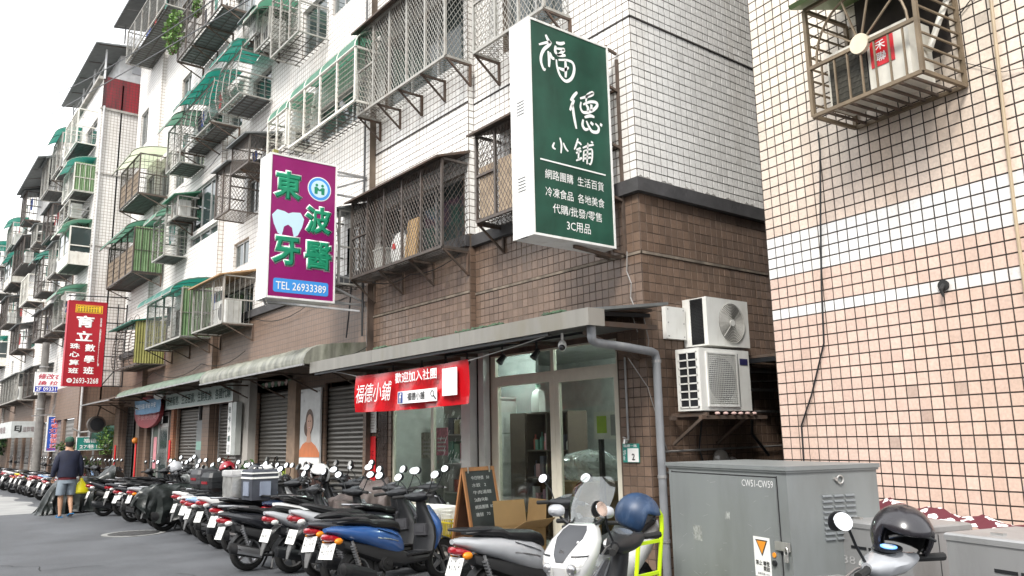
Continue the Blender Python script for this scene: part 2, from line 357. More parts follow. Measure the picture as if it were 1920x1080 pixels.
# ------------------------------------------------------------------ ground
m_asphalt = mat('asphalt', (.098, .103, .112), .62, var=.22, vs=.8, bump=.8, bs=110, dirt=((.058, .061, .067), .85, .7), grain=.35)
def ground():
    g = MB(); g.add([(-400, -400, 0), (400, -400, 0), (400, 400, 0), (-400, 400, 0)], [(0, 1, 2, 3)])
    struct(g.build('road', m_asphalt))
    s = MB(); yy = [23.2+i*.8 for i in range(13)]
    L = [(-2.5+.3*math.sin(y*1.3), y, .004) for y in yy]; Rr = [(3.7+.2*math.sin(y*2.1), y, .004) for y in yy]
    s.add(L+Rr, [(i, i+13, i+14, i+1) for i in range(12)])
    struct(s.build('concrete_apron', mat('pale concrete paving', (.30, .30, .295), .8, var=.2, vs=1, bump=.3, bs=50, dirt=((.12, .12, .12), .7, .6)), fix=False))
    p = MB(); pts = [(-1.9, 15.6), (.2, 12.4), (1.4, 10.2), (2.3, 7.6), (1.7, 7.2), (.6, 9.6), (-.9, 12.2), (-2.8, 15.3)]
    p.add([(x, y, .004) for x, y in pts], [(0, 1, 2, 5), (2, 3, 4, 5), (0, 5, 6, 7)])
    struct(p.build('tarmac_patch', mat('newer asphalt', (.08, .084, .092), .75, var=.25, vs=2, bump=.8, bs=110, grain=.4), fix=False))
    # hairline cracks and drips of oil
    m = MB(); r = random.Random(5)
    for x, y, a, n in ((.8, 8.5, 1.3, 26), (2.6, 12.4, 2.2, 18), (-.6, 11.0, 1.7, 30), (3.0, 9.6, .6, 10), (1.9, 17, 1.6, 22)):
        p = Vector((x, y, .0055)); w_ = .008
        for k in range(n):
            a += r.gauss(0, .35); q = p+Vector((math.cos(a), math.sin(a), 0))*r.uniform(.06, .2); nn = Vector((-math.sin(a), math.cos(a), 0))*w_*r.uniform(.4, 1)
            m.add([p-nn, q-nn, q+nn, p+nn], [(0, 1, 2, 3)]); p = q
    struct(m.build('pavement_cracks', mat('crack shadow', (.03, .03, .03), .9), fix=False))
    m = MB()
    for x, y, s_ in ((3.3, 8.3, .28), (3.5, 10.1, .2), (3.5, 9.3, .12)):
        pts = [(x+s_*math.cos(t)*(1+.3*math.sin(3*t+x))*r.uniform(.8, 1.1), y+1.3*s_*math.sin(t)*r.uniform(.8, 1.1), .0075) for t in [i*math.pi/9 for i in range(18)]]
        m.add(pts, [tuple(range(18))])
    struct(m.build('oil_stains', mat('oily asphalt', (.078, .081, .087), .4, var=.4, vs=6), fix=False))
    # round manhole cover near the covered scooters
    t = thing('manhole_cover', 'worn round manhole cover set in a pale ring by the covered scooters', 'manhole cover', (3.93, 16.35, 0))
    m = MB(); m.lathe([(.54, .002), (.54, .009), (.44, .009), (.44, .002)], n=28); m.build('ring', mat('worn pale cement', (.26, .26, .25), .8, var=.4, vs=3, dirt=((.1, .1, .1), .8, 3)), t)
    m = MB(); m.lathe([(.43, .002), (.43, .012), (.001, .012)], n=28)
    for k in range(-4, 5):
        m.box((k*.09, 0, .014), (.02, 2*math.sqrt(.16-(k*.09)**2), .006))
    m.build('lid', mat('cast iron', (.10, .10, .10), .6, .7, var=.3), t)
ground()
LEAF = {}
def leafmat(name, c):
    m = mat(name, c, .55, var=.35, vs=9); return m
m_leaf = leafmat('green leaves', (.07, .14, .03)); m_leaf2 = leafmat('bright leaves', (.13, .24, .05)); m_leafd = leafmat('dark leaves', (.025, .06, .025))
def leaves(mb, c, r, n, size=.05, sq=(1, 1, 1)):
    for _ in range(n):
        d = Vector((rnd.gauss(0, 1), rnd.gauss(0, 1), rnd.gauss(0, 1))).normalized()*(r*rnd.random()**.4)
        p = Vector(c)+Vector((d.x*sq[0], d.y*sq[1], d.z*sq[2]))
        a = Vector((rnd.uniform(-1, 1), rnd.uniform(-1, 1), rnd.uniform(-.6, .6))).normalized(); b = a.cross(Vector((rnd.uniform(-1, 1), rnd.uniform(-1, 1), rnd.uniform(-1, 1)))).normalized()
        s = size*rnd.uniform(.6, 1.3)
        mb.add([p-a*s, p+b*s*.4+a*s*.1, p+a*s, p-b*s*.4+a*s*.1], [(0, 1, 2, 3)], rnd.choice((0, 0, 1)))
def plant(name, label, c, r, n, size, sq=(1, 1, 1), mats=None, cat='plant', pot=None, base=None, group=None):
    t = thing(name, label, cat, (c[0], c[1], (base if base is not None else c[2]-r)), group=group)
    z = c[2]-t.location.z
    mb = MB(); leaves(mb, (0, 0, z), r, n, size, sq); mb.build('leaves', mats or [m_leaf, m_leaf2], t, fix=False)
    s = MB()
    for k in range(6):
        a = k*1.05; s.tube([(0, 0, 0), (r*.3*math.cos(a), r*.3*math.sin(a)*sq[1], z*.6), (r*.7*math.cos(a)*sq[0], r*.7*math.sin(a)*sq[1], z+r*.3)], [.012, .009, .004], 5)
    s.build('stem', mat('brown stem', (.10, .07, .04), .8), t)
    if pot:
        p = MB(); p.lathe([(.001, -.01), (pot*.7, -.01), (pot, pot*1.5), (pot*.9, pot*1.5), (pot*.85, pot*1.3), (.001, pot*1.3)], n=14); p.build('pot', mat('red clay pot', (.32, .10, .05), .75), t)
    return t

# ------------------------------------------------------------------ windows
m_curtain = mat('pale curtain', (.40, .40, .36), .9, var=.2, vs=14, streak=1)
def window(parent, X, y0, y1, z0, z1, n=3, frame=None, curtain=False, dep=.14, simple=False):
    frame = frame or m_alu
    w = MB(); b = .045 if not simple else .06
    xo = X+dep*.6
    for (a, c, d, e) in ((y0, y1, z0, z0+b), (y0, y1, z1-b, z1), (y0, y0+b, z0+b, z1-b), (y1-b, y1, z0+b, z1-b)):
        w.bb(xo-.03, xo+.03, a, c, d, e)
    if not simple:
        for k in range(1, n):
            y = y0+(y1-y0)*k/n; w.bb(xo-.026, xo+.026, y-.02, y+.02, z0+b, z1-b)
    wo_ = w.build('window', frame, parent)
    nn = n if not simple else 1
    for k in range(nn):
        ya, yb = y0+(y1-y0)*k/nn+.02, y0+(y1-y0)*(k+1)/nn-.02
        g = MB(); g.bb(xo-.004, xo+.004, ya, yb, z0+b, z1-b); g.build('pane', m_glass, wo_)
    if curtain and not simple:
        c = MB(); pts = [(xo+.09+.015*math.sin(i*1.7), y0+(y1-y0)*i/24) for i in range(15)]
        c.loft([[(x, y, z0+.05) for x, y in pts], [(x, y, z1-.05) for x, y in pts]], closed=False); c.build('curtain', m_curtain, wo_)
    return wo_
# sections of the long block: (front x, y0, y1)
SEC = [(6.50, 5.95, 9.10), (6.40, 9.10, 11.90), (6.28, 11.90, 19.40), (6.15, 19.40, 25.20), (6.02, 25.20, 28.00)]
CAGE = []   # filled below: dicts
def C(**k): CAGE.append(k)
BUILD_TOP = 15.2
# name, wall x, front x, y0, y1, z0, z1, style ...
C(k='a1', X=6.4, F=5.95, y=(9.12, 11.85), z=(4.22, 5.5), st='mesh', aw='slab', nb=4, bays=5, lab='large dark mesh window cage on the second floor between the purple and the green signs')
C(k='a2', X=6.4, F=5.95, y=(9.02, 11.72), z=(7.02, 8.5), st='mesh', aw='slab', nb=5, bays=5, lab='large pale-framed mesh window cage on the third floor left of the green sign', fr='alu')
C(k='a3', X=6.5, F=6.05, y=(6.75, 8.42), z=(4.42, 5.62), st='mesh', aw='slab', nb=2, bays=4, lab='mesh window cage on the second floor partly hidden behind the green sign', back='tan')
C(k='a4', X=6.5, F=6.05, y=(6.95, 8.45), z=(6.85, 8.25), st='mesh', aw=None, nb=3, bays=3, lab='mesh window cage at the top edge just above the green sign', fr='alu')
C(k='c1', X=6.28, F=5.74, y=(11.42, 14.15), z=(7.14, 8.1), st='hbar', aw='arcin', col='green', fr='white', nb=0, bays=4, lab='long white barred window cage with green curved top beside the third floor mesh cage')
C(k='c2', X=6.28, F=5.74, y=(14.3, 15.25), z=(7.25, 8.0), st='hbar', aw='arcin', col='green', fr='white', nb=0, bays=2, lab='short white barred window cage with green curved top above the purple sign')
C(k='c3', X=6.28, F=5.66, y=(13.65, 15.05), z=(9.33, 10.6), st='hbar', aw=None, fr='alu', nb=0, bays=3, lab='grey barred window cage on the fourth floor above the purple sign')
C(k='c4', X=6.28, F=5.66, y=(15.2, 16.0), z=(9.85, 10.55), st='vbar', aw='arc', col='green', fr='alu', nb=0, bays=2, ac=1, lab='small barred cage with green curved top right of the canopied air conditioner box')
C(k='c5', X=6.28, F=5.78, y=(11.98, 12.8), z=(4.15, 5.4), st='fan', aw='slab', fr='alu', nb=0, bays=1, lab='narrow window cage with a fan pattern right behind the purple sign')
C(k='d8', X=6.28, F=5.6, y=(17.1, 19.2), z=(4.12, 5.15), st='vbar', aw='slab', col='wood', fr='alu', nb=2, bays=3, ac=1, lab='grey barred cage under a wooden awning left of the purple sign')
C(k='d1', X=6.15, F=5.45, y=(17.75, 21.3), z=(11.72, 12.95), st='grid', aw=None, fr='rust', nb=4, bays=5, lab='long dark grid cage with plants hanging out near the roof')
C(k='d3', X=6.2, F=5.45, y=(18.3, 20.8), z=(9.03, 10.05), st='belly', aw='flatarc', col='teal', fr='alu', nb=3, bays=5, lab='bulging barred cage under a torn teal awning on the fourth floor')
C(k='d3b', X=6.28, F=5.45, y=(16.5, 17.85), z=(9.08, 10.1), st='belly', aw='flatarc', col='teal', fr='alu', nb=0, bays=3, lab='smaller bulging barred cage right end of the torn teal awning')
C(k='d3c', X=6.28, F=5.6, y=(15.75, 16.6), z=(10.2, 10.75), st='box', aw='slab', fr='alu', nb=1, bays=1, ac=1, lab='grey air conditioner box with flat canopy and cross brace on the upper wall')
C(k='d4', X=6.28, F=5.6, y=(17.0, 17.95), z=(6.58, 7.65), st='mesh', aw='slab', fr='rust', nb=0, bays=2, lab='narrow dark mesh cage with small dark canopy beside the dark sliding window')
C(k='d4b', X=6.28, F=5.6, y=(15.9, 16.95), z=(7.35, 7.95), st='mesh', aw='slab', fr='rust', nb=1, bays=1, lab='dark open-mesh shelf cage up and right of the narrow dark mesh cage')
C(k='d5', X=6.15, F=5.6, y=(21.0, 22.0), z=(7.38, 7.92), st='vbar', aw='slabg', col='green', fr='alu', nb=1, bays=2, ac=1, lab='little cage holding an air conditioner left of the dark sliding window')
C(k='d6', X=6.15, F=5.55, y=(21.85, 23.0), z=(6.5, 7.6), st='hbar', aw='arc', col='green', fr='alu', nb=0, bays=2, lab='tall barred cage with curved green cover under the little air conditioner cage')
C(k='e2', X=6.15, F=5.5, y=(20.7, 21.9), z=(8.72, 9.9), st='grid', aw='arc', col='green', fr='alu', nb=0, bays=2, lab='tall grid cage with green curved cover on the fourth floor below the teal awning')
C(k='e1', X=6.1, F=5.3, y=(24.0, 26.3), z=(8.72, 9.9), st='grid', aw='arc', col='cream', fr='rust', nb=2, bays=3, back='tan', lab='rusty cage with cream curved cover and black tarp side on the fourth floor')
C(k='e3', X=6.1, F=5.3, y=(24.1, 27.3), z=(6.42, 7.7), st='grid', aw='arc', col='green', side='green', fr='rust', nb=2, bays=4, back='tan', pots=5, lab='rusty cage with mossy corrugated side and flower pots on the third floor')
C(k='e4', X=6.1, F=5.3, y=(23.3, 25.9), z=(3.75, 4.9), st='belly', aw='slab', col='teal', side='yellow', fr='rust', nb=0, bays=4, lab='yellowed corrugated-sided cage right of the red abacus school sign')
C(k='d7', X=6.15, F=5.45, y=(19.6, 22.7), z=(4.08, 5.25), st='grid', aw='arc', col='teal', side='green', fr='alu', nb=3, bays=4, lab='large grey grid cage with green corrugated side above the green awning')
C(k='d2', X=6.05, F=5.25, y=(22.1, 26.6), z=(13.7, 14.8), st='grid', aw=None, fr='alu', nb=0, bays=5, lab='long grey grid cage under the roof canopy at the top left corner of the block')
FARC = [('f1', 29.3, 31.6, 11.7, 12.9, 'grid', None, 'white'), ('f2', 32.3, 34.2, 11.7, 13.0, 'vbar', 'teal', 'alu'), ('f3', 35, 36.7, 11.5, 12.8, 'vbar', 'slab', 'alu'),
 ('f4', 29.1, 31.1, 9.95, 10.9, 'grid', 'teal', 'white'), ('f5', 40.3, 41.6, 11.5, 12.8, 'box', 'slab', 'rust'), ('f6', 29.6, 31.4, 9.15, 9.75, 'hbar', None, 'alu'), ('f6b', 33.2, 35.2, 9.3, 10.5, 'vbar', 'slab', 'rust'),
 ('f7', 29.0, 30.9, 7.45, 8.7, 'bay', 'green', 'white'), ('f8', 31.6, 33.0, 7.6, 8.7, 'vbar', 'slab', 'alu'), ('f9', 39.6, 42.8, 9.4, 10.6, 'grid', 'slab', 'rust'),
 ('f10', 34.3, 36.1, 7.35, 8.7, 'grid', 'teal', 'rust'), ('f11', 43.1, 46.0, 9.15, 10.4, 'bay', 'teal', 'alu'), ('f12', 44.4, 46.4, 11.2, 12.3, 'vbar', 'teal', 'alu'), ('f13', 28.95, 30.9, 5.48, 6.5, 'grid', 'green', 'alu'),
 ('f14', 31.1, 32.6, 5.45, 6.4, 'grid', 'slab', 'teal'), ('f15', 43.5, 46, 7.25, 8.5, 'grid', 'slab', 'rust'), ('f16', 38.6, 41.1, 5.6, 6.6, 'vbar', 'slab', 'rust'), ('f17', 36.8, 38.2, 9.8, 10.5, 'box', 'slab', 'alu'),
 ('f18', 34.2, 36.6, 3.45, 4.5, 'grid', 'slab', 'rust'), ('f19', 37.5, 42.9, 3.45, 4.5, 'vbar', 'slab', 'alu'), ('f20', 37.2, 39.2, 7.4, 8.5, 'vbar', None, 'white'), ('f21', 47, 49.5, 9.2, 10.4, 'grid', 'slab', 'alu'),
 ('f22', 47.2, 49.4, 5.6, 6.8, 'bay', 'teal', 'white'), ('f23', 50.5, 53.5, 7.3, 8.5, 'grid', 'slab', 'alu'), ('f24', 50.2, 53, 11.2, 12.3, 'vbar', 'teal', 'alu'), ('f25', 44.6, 47.0, 3.5, 4.6, 'grid', 'slab', 'alu'),
 ('f26', 54.5, 57, 9.2, 10.3, 'grid', 'slab', 'rust'), ('f27', 50, 53, 5.3, 6.5, 'vbar', 'slab', 'alu'), ('f28', 54.5, 57.5, 5.3, 6.5, 'grid', 'teal', 'alu'), ('f29', 33.5, 35.3, 5.5, 6.5, 'grid', 'slab', 'rust'), ('f30', 49, 53, 3.3, 4.3, 'vbar', 'slab', 'rust')]

def main_block():
    B = thing('apartment_building', 'long white-tiled apartment block with brown-tiled lower floors above the shuttered shops', 'building', (6.5, 5.95, 0))
    B.location = (0, 0, 0)
    SHOPS = {0: [(6.39, 8.80, .22, 2.68)], 1: [(9.22, 11.33, .22, 2.68)], 2: [(12.0, 13.45, .05, 2.62), (14.95, 16.7, .05, 2.62), (17.5, 19.35, .05, 2.5)],
             3: [(19.9, 21.9, .05, 2.5), (22.55, 24.9, .05, 2.5)], 4: [(25.6, 27.2, .05, 2.75)]}
    extra = {2: [(12.6, 13.55, 9.75, 10.9), (12.6, 14.0, 12.3, 13.5), (17.6, 18.6, 5.6, 6.2)], 3: [(19.55, 21.75, 7.1, 8.25), (19.45, 21.75, 6.72, 6.98), (22.4, 23.3, 11.0, 12.1), (22.6, 23.6, 8.8, 9.9)], 4: [(26.6, 27.5, 11.2, 12.4)]}
    gm = m_grout_dark
    for i, (X, y0, y1) in enumerate(SEC):
        holes = list(SHOPS[i])
        wins = []
        for c in CAGE:
            ya, yb = max(c['y'][0]+.12, y0+.1), min(c['y'][1]-.12, y1-.1)
            if yb-ya > .5 and c['st'] != 'box' and not (c.get('ac') and c['k'] != 'd8') and c['k'] not in ('d4b',): wins.append((ya, yb, c['z'][0]+.12, min(c['z'][1]-.1, BUILD_TOP-.2)))
        wins += extra.get(i, [])
        near = i < 2
        mb = MB()
        mb.add([], [])
        br = [h for h in holes]
        mt = [m_grout_brown if near else m_far_brown, m_grout_tan if near else m_far_white]
        holed_wall(mb, (X, 0, 0), (0, 1, 0), (-1, 0, 0), y0, y1, 0, 4.28, br+[w for w in wins if w[2] < 4.28 and w[3] > 4.0], .12, 0)
        holed_wall(mb, (X, 0, 0), (0, 1, 0), (-1, 0, 0), y0, y1, 4.28, BUILD_TOP, wins, .14, 1)
        if i < 4:   # the little return where the next section steps out
            X2 = SEC[i+1][0]
            mb.add([(X2, y1, 0), (X, y1, 0), (X, y1, 4.28), (X2, y1, 4.28)], [(0, 1, 2, 3)], 0)
            mb.add([(X2, y1, 4.28), (X, y1, 4.28), (X, y1, BUILD_TOP), (X2, y1, BUILD_TOP)], [(0, 1, 2, 3)], 1)
        else:
            mb.add([(X, y1, 0), (10.5, y1, 0), (10.5, y1, BUILD_TOP), (X, y1, BUILD_TOP)], [(0, 1, 2, 3)], 1)
        mb.build('wall', mt, B, fix=False)
        for k, wv in enumerate(wins):
            simple = i > 2
            window(B, X, *wv, n=2 if (wv[1]-wv[0]) < 1.3 else 3, curtain=(k % 3 == 1))
        # dark rooms behind the windows
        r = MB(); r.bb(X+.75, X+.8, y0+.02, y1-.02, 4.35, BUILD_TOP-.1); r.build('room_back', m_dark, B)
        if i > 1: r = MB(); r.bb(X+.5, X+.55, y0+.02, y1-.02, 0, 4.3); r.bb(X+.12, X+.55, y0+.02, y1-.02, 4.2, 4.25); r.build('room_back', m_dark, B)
        # weathered ledge between the brown and the white tiles
        l = MB(); l.bb(X-.07, X+.004, y0 if i else y0-.07, y1-(.0 if i == 4 else -.0), 4.28, 4.44); l.build('ledge', m_ledge, B)
    # side wall towards the alley
    s = MB(); s.add([(6.5, 5.95, 0), (6.5, 5.95, 4.28), (18, 5.95, 4.28), (18, 5.95, 0)], [(0, 1, 2, 3)], 0)
    s.add([(6.5, 5.95, 4.28), (6.5, 5.95, BUILD_TOP), (18, 5.95, BUILD_TOP), (18, 5.95, 4.28)], [(0, 1, 2, 3)], 1)
    s.build('side_wall', [m_grout_brown, m_grout_dark], B, fix=False)
    l = MB(); l.bb(6.504, 12, 5.88, 5.954, 4.28, 4.44); l.build('ledge', m_ledge, B)
    # grimy render crust just above the ledge
    k = MB(); pts = [(6.5+i*.023, 4.44+.03+.018*math.sin(i*.37)+.012*math.sin(i*1.1)+rnd.uniform(-.006, .006)) for i in range(110)]
    k.prism([(6.5, 4.44)]+pts+[(9.03, 4.44)], lambda u, v, d: (u, 5.943-d, v), 0, .008); k.build('render_crust', mat('lime crust', (.33, .32, .30), .9, var=.4, vs=12, bump=.5), B)
    for z, wd, mt in ((3.58, .03, mat('brown grimy cement', (.17, .14, .11), .85, var=.5, vs=6, dirt=((.05, .04, .03), .8, 5))), (6.42, .02, m_grout_dark)):
        q = MB(); q.bb(6.488, 11, 5.936, 5.952, z, z+wd); q.bb(6.488, 6.502, 5.936, 9.1, z, z+wd); q.bb(6.388, 6.402, 9.1, 11.9, z+.03, z+wd+.03)
        q.build('movement_joint', mt, B)
    r = MB(); r.bb(6.02, 18, 5.95, 28, BUILD_TOP, BUILD_TOP+.12); r.build('roof', m_cement, B)
    # ---- tiles that can be told apart
    def tw(u, z):
        b = .80+rnd.uniform(-.05, .03); return (b, b*.985, b*.95)
    def tb(u, z):
        b = rnd.uniform(.78, 1.18); k = rnd.random()*.15; return (.155*b, (.103+.01*k)*b, (.073+.02*k)*b)
    X = 6.5
    sid = [c for c in tcells(.004, 2.7, 4.46, 8.8)]; sid.sort(key=lambda c: (c[2]-5.2)**2*.6+c[0]**2)
    tile_boxes((X, 5.95, 0), (1, 0, 0), (0, -1, 0), sid, 'white_wall_tile', m_white_tile, B, tw, 170)
    wn = [(h[0], h[1], h[2], h[3]) for h in ((6.87, 8.3, 4.54, 5.52), (7.07, 8.33, 6.97, 8.15))]
    fr = tcells(5.95, 9.1, 4.46, 8.8, wn); fr.sort(key=lambda c: (c[0]-6)**2+(c[2]-5.2)**2*.5)
    tile_boxes((X, 0, 0), (0, 1, 0), (-1, 0, 0), fr, 'white_wall_tile', m_white_tile, B, tw, 130)
    fb = tcells(9.105, 11.9, 4.46, 10.6, [(9.24, 11.73, 4.34, 5.4), (9.2, 11.6, 7.14, 8.4)])
    tile_boxes((6.4, 0, 0), (0, 1, 0), (-1, 0, 0), fb, 'white_wall_tile', m_white_tile, B, tw, 0)
    sb = tcells(.004, 2.7, .01, 3.575)+tcells(.004, 2.7, 3.615, 4.27); sb.sort(key=lambda c: c[0]**2+(c[2]-2.6)**2*.5)
    tile_boxes((X, 5.95, 0), (1, 0, 0), (0, -1, 0), sb, 'brown_wall_tile', m_brown_tile, B, tb, 150)
    f1 = tcells(5.95, 9.1, .01, 3.575, [(6.34, 9.1, .0, 2.74)])+tcells(5.95, 9.1, 3.615, 4.27); f1.sort(key=lambda c: (c[0]-6)**2+(c[2]-2.6)**2*.3)
    tile_boxes((X, 0, 0), (0, 1, 0), (-1, 0, 0), f1, 'brown_wall_tile', m_brown_tile, B, tb, 150)
    f2 = tcells(9.105, 11.9, .01, 3.6, [(9.1, 11.33, 0, 2.74)])+tcells(9.105, 11.9, 3.65, 4.27, [(9.24, 11.73, 4.2, 4.3)])
    tile_boxes((6.4, 0, 0), (0, 1, 0), (-1, 0, 0), f2, 'brown_wall_tile', m_brown_tile, B, tb, 0)
    tile_boxes((6.4, 9.1, 0), (1, 0, 0), (0, -1, 0), [(.002, .098, z*.1035+.01, z*.1035+.1135) for z in range(26, 41)], 'brown_wall_tile', m_brown_tile, B, tb, 0)
    tile_boxes((6.4, 9.1, 0), (1, 0, 0), (0, -1, 0), [(.002, .098, z*.1035+4.46, z*.1035+4.5635) for z in range(60)], 'white_wall_tile', m_white_tile, B, tw, 0)
    # rust stains run down from the sign bracket: a few tiles keep an orange tint
    # roof canopy over the end section
    c = thing('roof_canopy', 'grey sheet roof canopy overhanging the top left corner of the long block', 'canopy', (5.3, 21.5, 15.3))
    m = MB(); m.box((.6, 3.0, .12), (1.9, 6.0, .05), ry=R(-9)); m.build('roof_sheet', m_greyroof, c)
    for y in (.2, 1.5, 3, 4.5, 5.8): m = MB(); m.bar((-.25, y, -.02), (1.6, y, .26), .04); m.build('rafter', m_galv, c)
    for y in (.2, 3, 5.8): m = MB(); m.bar((0, y, -.6), (0, y, .0), .04); m.build('post', m_galv, c)
    return B
MAIN = main_block()

def pink_block():
    yw = R(7.19211); t = Vector((math.sin(yw), math.cos(yw), 0)); n = Vector((-math.cos(yw), math.sin(yw), 0)); P = Vector((6.93, 4.64, 0))
    B = thing('apartment_building', 'salmon pink tiled building with a white tile band on the right of the alley', 'building')
    L = 4.0; top = 15.5
    w = MB(); q = [P, P-t*L]; 
    w.add([tuple(P), tuple(P-t*L), tuple(P-t*L+Vector((0, 0, top))), tuple(P+Vector((0, 0, top)))], [(0, 1, 2, 3)])
    e = P-n*12
    w.add([tuple(P), tuple(P+Vector((0, 0, top))), tuple(e+Vector((0, 0, top))), tuple(e)], [(0, 1, 2, 3)])
    w.add([tuple(p+Vector((0, 0, top))) for p in (P, P-t*L, P-t*L-n*12, e)], [(0, 1, 2, 3)])
    w.build('wall', mat('dark joint mortar, pink wall', (.04, .032, .028), .9, var=.6, vs=3), B, fix=False)
    zb = [(3.143, 3.48), (2.69, 2.86)]
    hole = (-2.05, -1.2, 4.62, 5.6)
    cells = tcells(-3.3, -.004, .02, 2.69)+tcells(-3.3, -.004, 2.69, 2.79)[:]
    cells = []
    z = 2.79-.1035*26
    rows = []
    while z < 8.2: rows.append(z); z += .1035
    for z in rows:
        for i in range(32):
            u = -.004-(i+1)*PITCH; c = (u, u+PITCH, z, z+.1035)
            if hole[0] < (c[0]+c[1])/2 < hole[1] and hole[2] < (c[2]+c[3])/2 < hole[3]: continue
            cells.append(c)
    def tint(u, z):
        b = rnd.uniform(.92, 1.06)
        if 3.1 < z < 3.52 or 2.68 < z < 2.8:
            b = .78+rnd.uniform(-.03, .03); return (b, b*.99, b*.97)
        f = min(1, max(0, (z-3.5)/1.4)); k = rnd.random()*.12
        a = Vector((.68, .50, .42)); c = Vector((.71, .575, .485))
        if z > 3.5:
            shade = c.lerp(Vector((.76, .68, .58)), f)
        else: shade = a.lerp(c, k*2)
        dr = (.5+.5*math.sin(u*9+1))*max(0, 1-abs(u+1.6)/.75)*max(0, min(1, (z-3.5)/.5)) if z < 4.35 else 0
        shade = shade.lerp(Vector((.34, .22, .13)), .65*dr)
        if rnd.random() < .008: shade = shade*.7
        return tuple(shade*b)
    cells.sort(key=lambda c: (c[0]+3.0)**2*.6+(c[2]-1.6)**2*.35)
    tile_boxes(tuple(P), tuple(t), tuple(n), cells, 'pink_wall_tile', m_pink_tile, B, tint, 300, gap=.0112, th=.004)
    # round vent hole, taped grey tile, pipe and cables on this wall
    def W(u, d, z): return tuple(P+t*u+n*d+Vector((0, 0, z)))
    v = MB(); v.tube([W(-1.78, .012, 2.74), W(-1.78, .03, 2.74)], .045, 14)
    v.tube([W(-1.78, .02, 2.74), W(-1.79, .08, 2.70), W(-1.8, .07, 2.64)], [.02, .016, .008], 7); v.build('vent_stub', mat('sooty metal', (.02, .02, .02), .8), B)
    p = MB(); p.tube([W(-2.45, .035, 8), W(-2.44, .035, 4.9), W(-2.40, .035, 3.2), W(-2.385, .035, 0)], .014, 8)
    tag(p.build('drain_pipe', mat('tan plastic pipe', (.42, .33, .22), .5)), 'thin tan pipe running down the pink tiled wall at the right edge', 'pipe')
    c = MB(); c.tube([W(-.75, .03, 4.4), W(-.75, .03, 4.2), W(-.69, .03, 3.6), W(-.63, .03, 2.93), W(-.60, .03, 2.4), W(-.42, .03, 1.95), W(-.27, .03, 1.66), W(-.26, .03, 1.3), W(-.26, .03, .3)], .008, 6)
    tag(c.build('cable', m_black), 'black cable hanging down the pink tiled wall below the air conditioner cage', 'cable')
    c = MB(); c.tube([W(-2.16, .02, 4.9), W(-2.5, .04, 5.15), W(-2.9, .03, 5.4)], .005, 5); c.tube([W(-2.17, .02, 4.5), W(-2.45, .03, 4.30), W(-2.9, .02, 4.22)], .003, 5); c.tube([W(-2.3, .012, 1.25), W(-2.42, .02, 1.7), W(-2.6, .012, 2.1)], .003, 5)
    tag(c.build('cable', m_black), 'thin loose wires beside the air conditioner cage on the pink wall', 'cable')
    # window with dark opening behind its cage
    h = MB(); h.add([W(hole[0], -.16, hole[2]), W(hole[1], -.16, hole[2]), W(hole[1], -.16, hole[3]), W(hole[0], -.16, hole[3])], [(0, 1, 2, 3)])
    for a, b_ in (((hole[0], hole[2]), (hole[1], hole[2])), ((hole[1], hole[2]), (hole[1], hole[3])), ((hole[0], hole[2]), (hole[0], hole[3]))):
        h.add([W(a[0], .001, a[1]), W(b_[0], .001, b_[1]), W(b_[0], -.16, b_[1]), W(a[0], -.16, a[1])], [(0, 1, 2, 3)])
    h.build('window_recess', m_dark, B, fix=False)
    # ---- the cage with the air conditioner
    K = thing('window_cage', 'rusty cage with fan-shaped bars holding an air conditioner on the pink wall', 'window cage', W(-1.66, 0, 4.3), -yw, 'window cages')
    # local axes of K: x = -n is (+x), y along t ; use local coordinates (d outward = -x)
    def Q(u, d, z): return (-d, u, z)
    ym, yp_, dp, hh = -.50, .51, .60, 1.0
    cm = mat('weathered bronze paint', (.19, .145, .095), .55, .3, var=.25, dirt=((.12, .08, .05), .6, 9))
    for a, b_ in (((ym, dp, 0), (ym, dp, hh)), ((yp_, dp, 0), (yp_, dp, hh)), ((ym, .03, 0), (ym, .03, hh)), ((yp_, .03, 0), (yp_, .03, hh))):
        f = MB(); f.bar(Q(*a), Q(*b_), .032); f.build('post', cm, K)
    for a, b_ in (((ym, dp, 0), (yp_, dp, 0)), ((ym, dp, .44), (yp_, dp, .44)), ((ym, dp, hh), (yp_, dp, hh)), ((ym, .03, 0), (ym, dp, 0)), ((yp_, .03, 0), (yp_, dp, 0)), ((ym, .03, 0), (yp_, .03, 0)), ((ym, .03, hh), (ym, dp, hh)), ((yp_, .03, hh), (yp_, dp, hh))):
        f = MB(); f.bar(Q(*a), Q(*b_), .03); f.build('rail', cm, K)
    for k in range(1, 8):
        f = MB(); u = ym+(yp_-ym)*k/8; f.bar(Q(u, dp, .015), Q(u, dp, .43), .014); f.build('bar', cm, K)
    for k in range(6):
        f = MB(); a = math.pi*k/5; R_ = .42; 
        f.bar(Q(.0+.09*math.cos(a), dp, .45+.09*math.sin(a)), Q(R_*math.cos(a), dp, .45+R_*math.sin(a)*1.1), .014); f.build('fan_spoke', cm, K)
    f = MB(); f.tube([Q(.43*math.cos(math.pi*k/16), dp, .45+.47*math.sin(math.pi*k/16)) for k in range(17)], .011, 6); f.build('fan_arch', cm, K)
    f = MB(); f.tube([Q(.0, dp-.02, .45), Q(.0, dp+.02, .45)], .085, 20); f.build('fan_hub', mat('cream disc', (.62, .55, .42), .5), K)
    for s in (ym, yp_):
        for k in range(1, 9):
            f = MB(); z = hh*k/9; f.bar(Q(s, .04, z), Q(s, dp-.01, z), .014); f.build('side_bar', cm, K)
    for k in range(1, 9):
        f = MB(); u = ym+(yp_-ym)*k/9; f.bar(Q(u, .03, .005), Q(u, dp, .005), .02); f.build('floor_bar', m_rust, K)
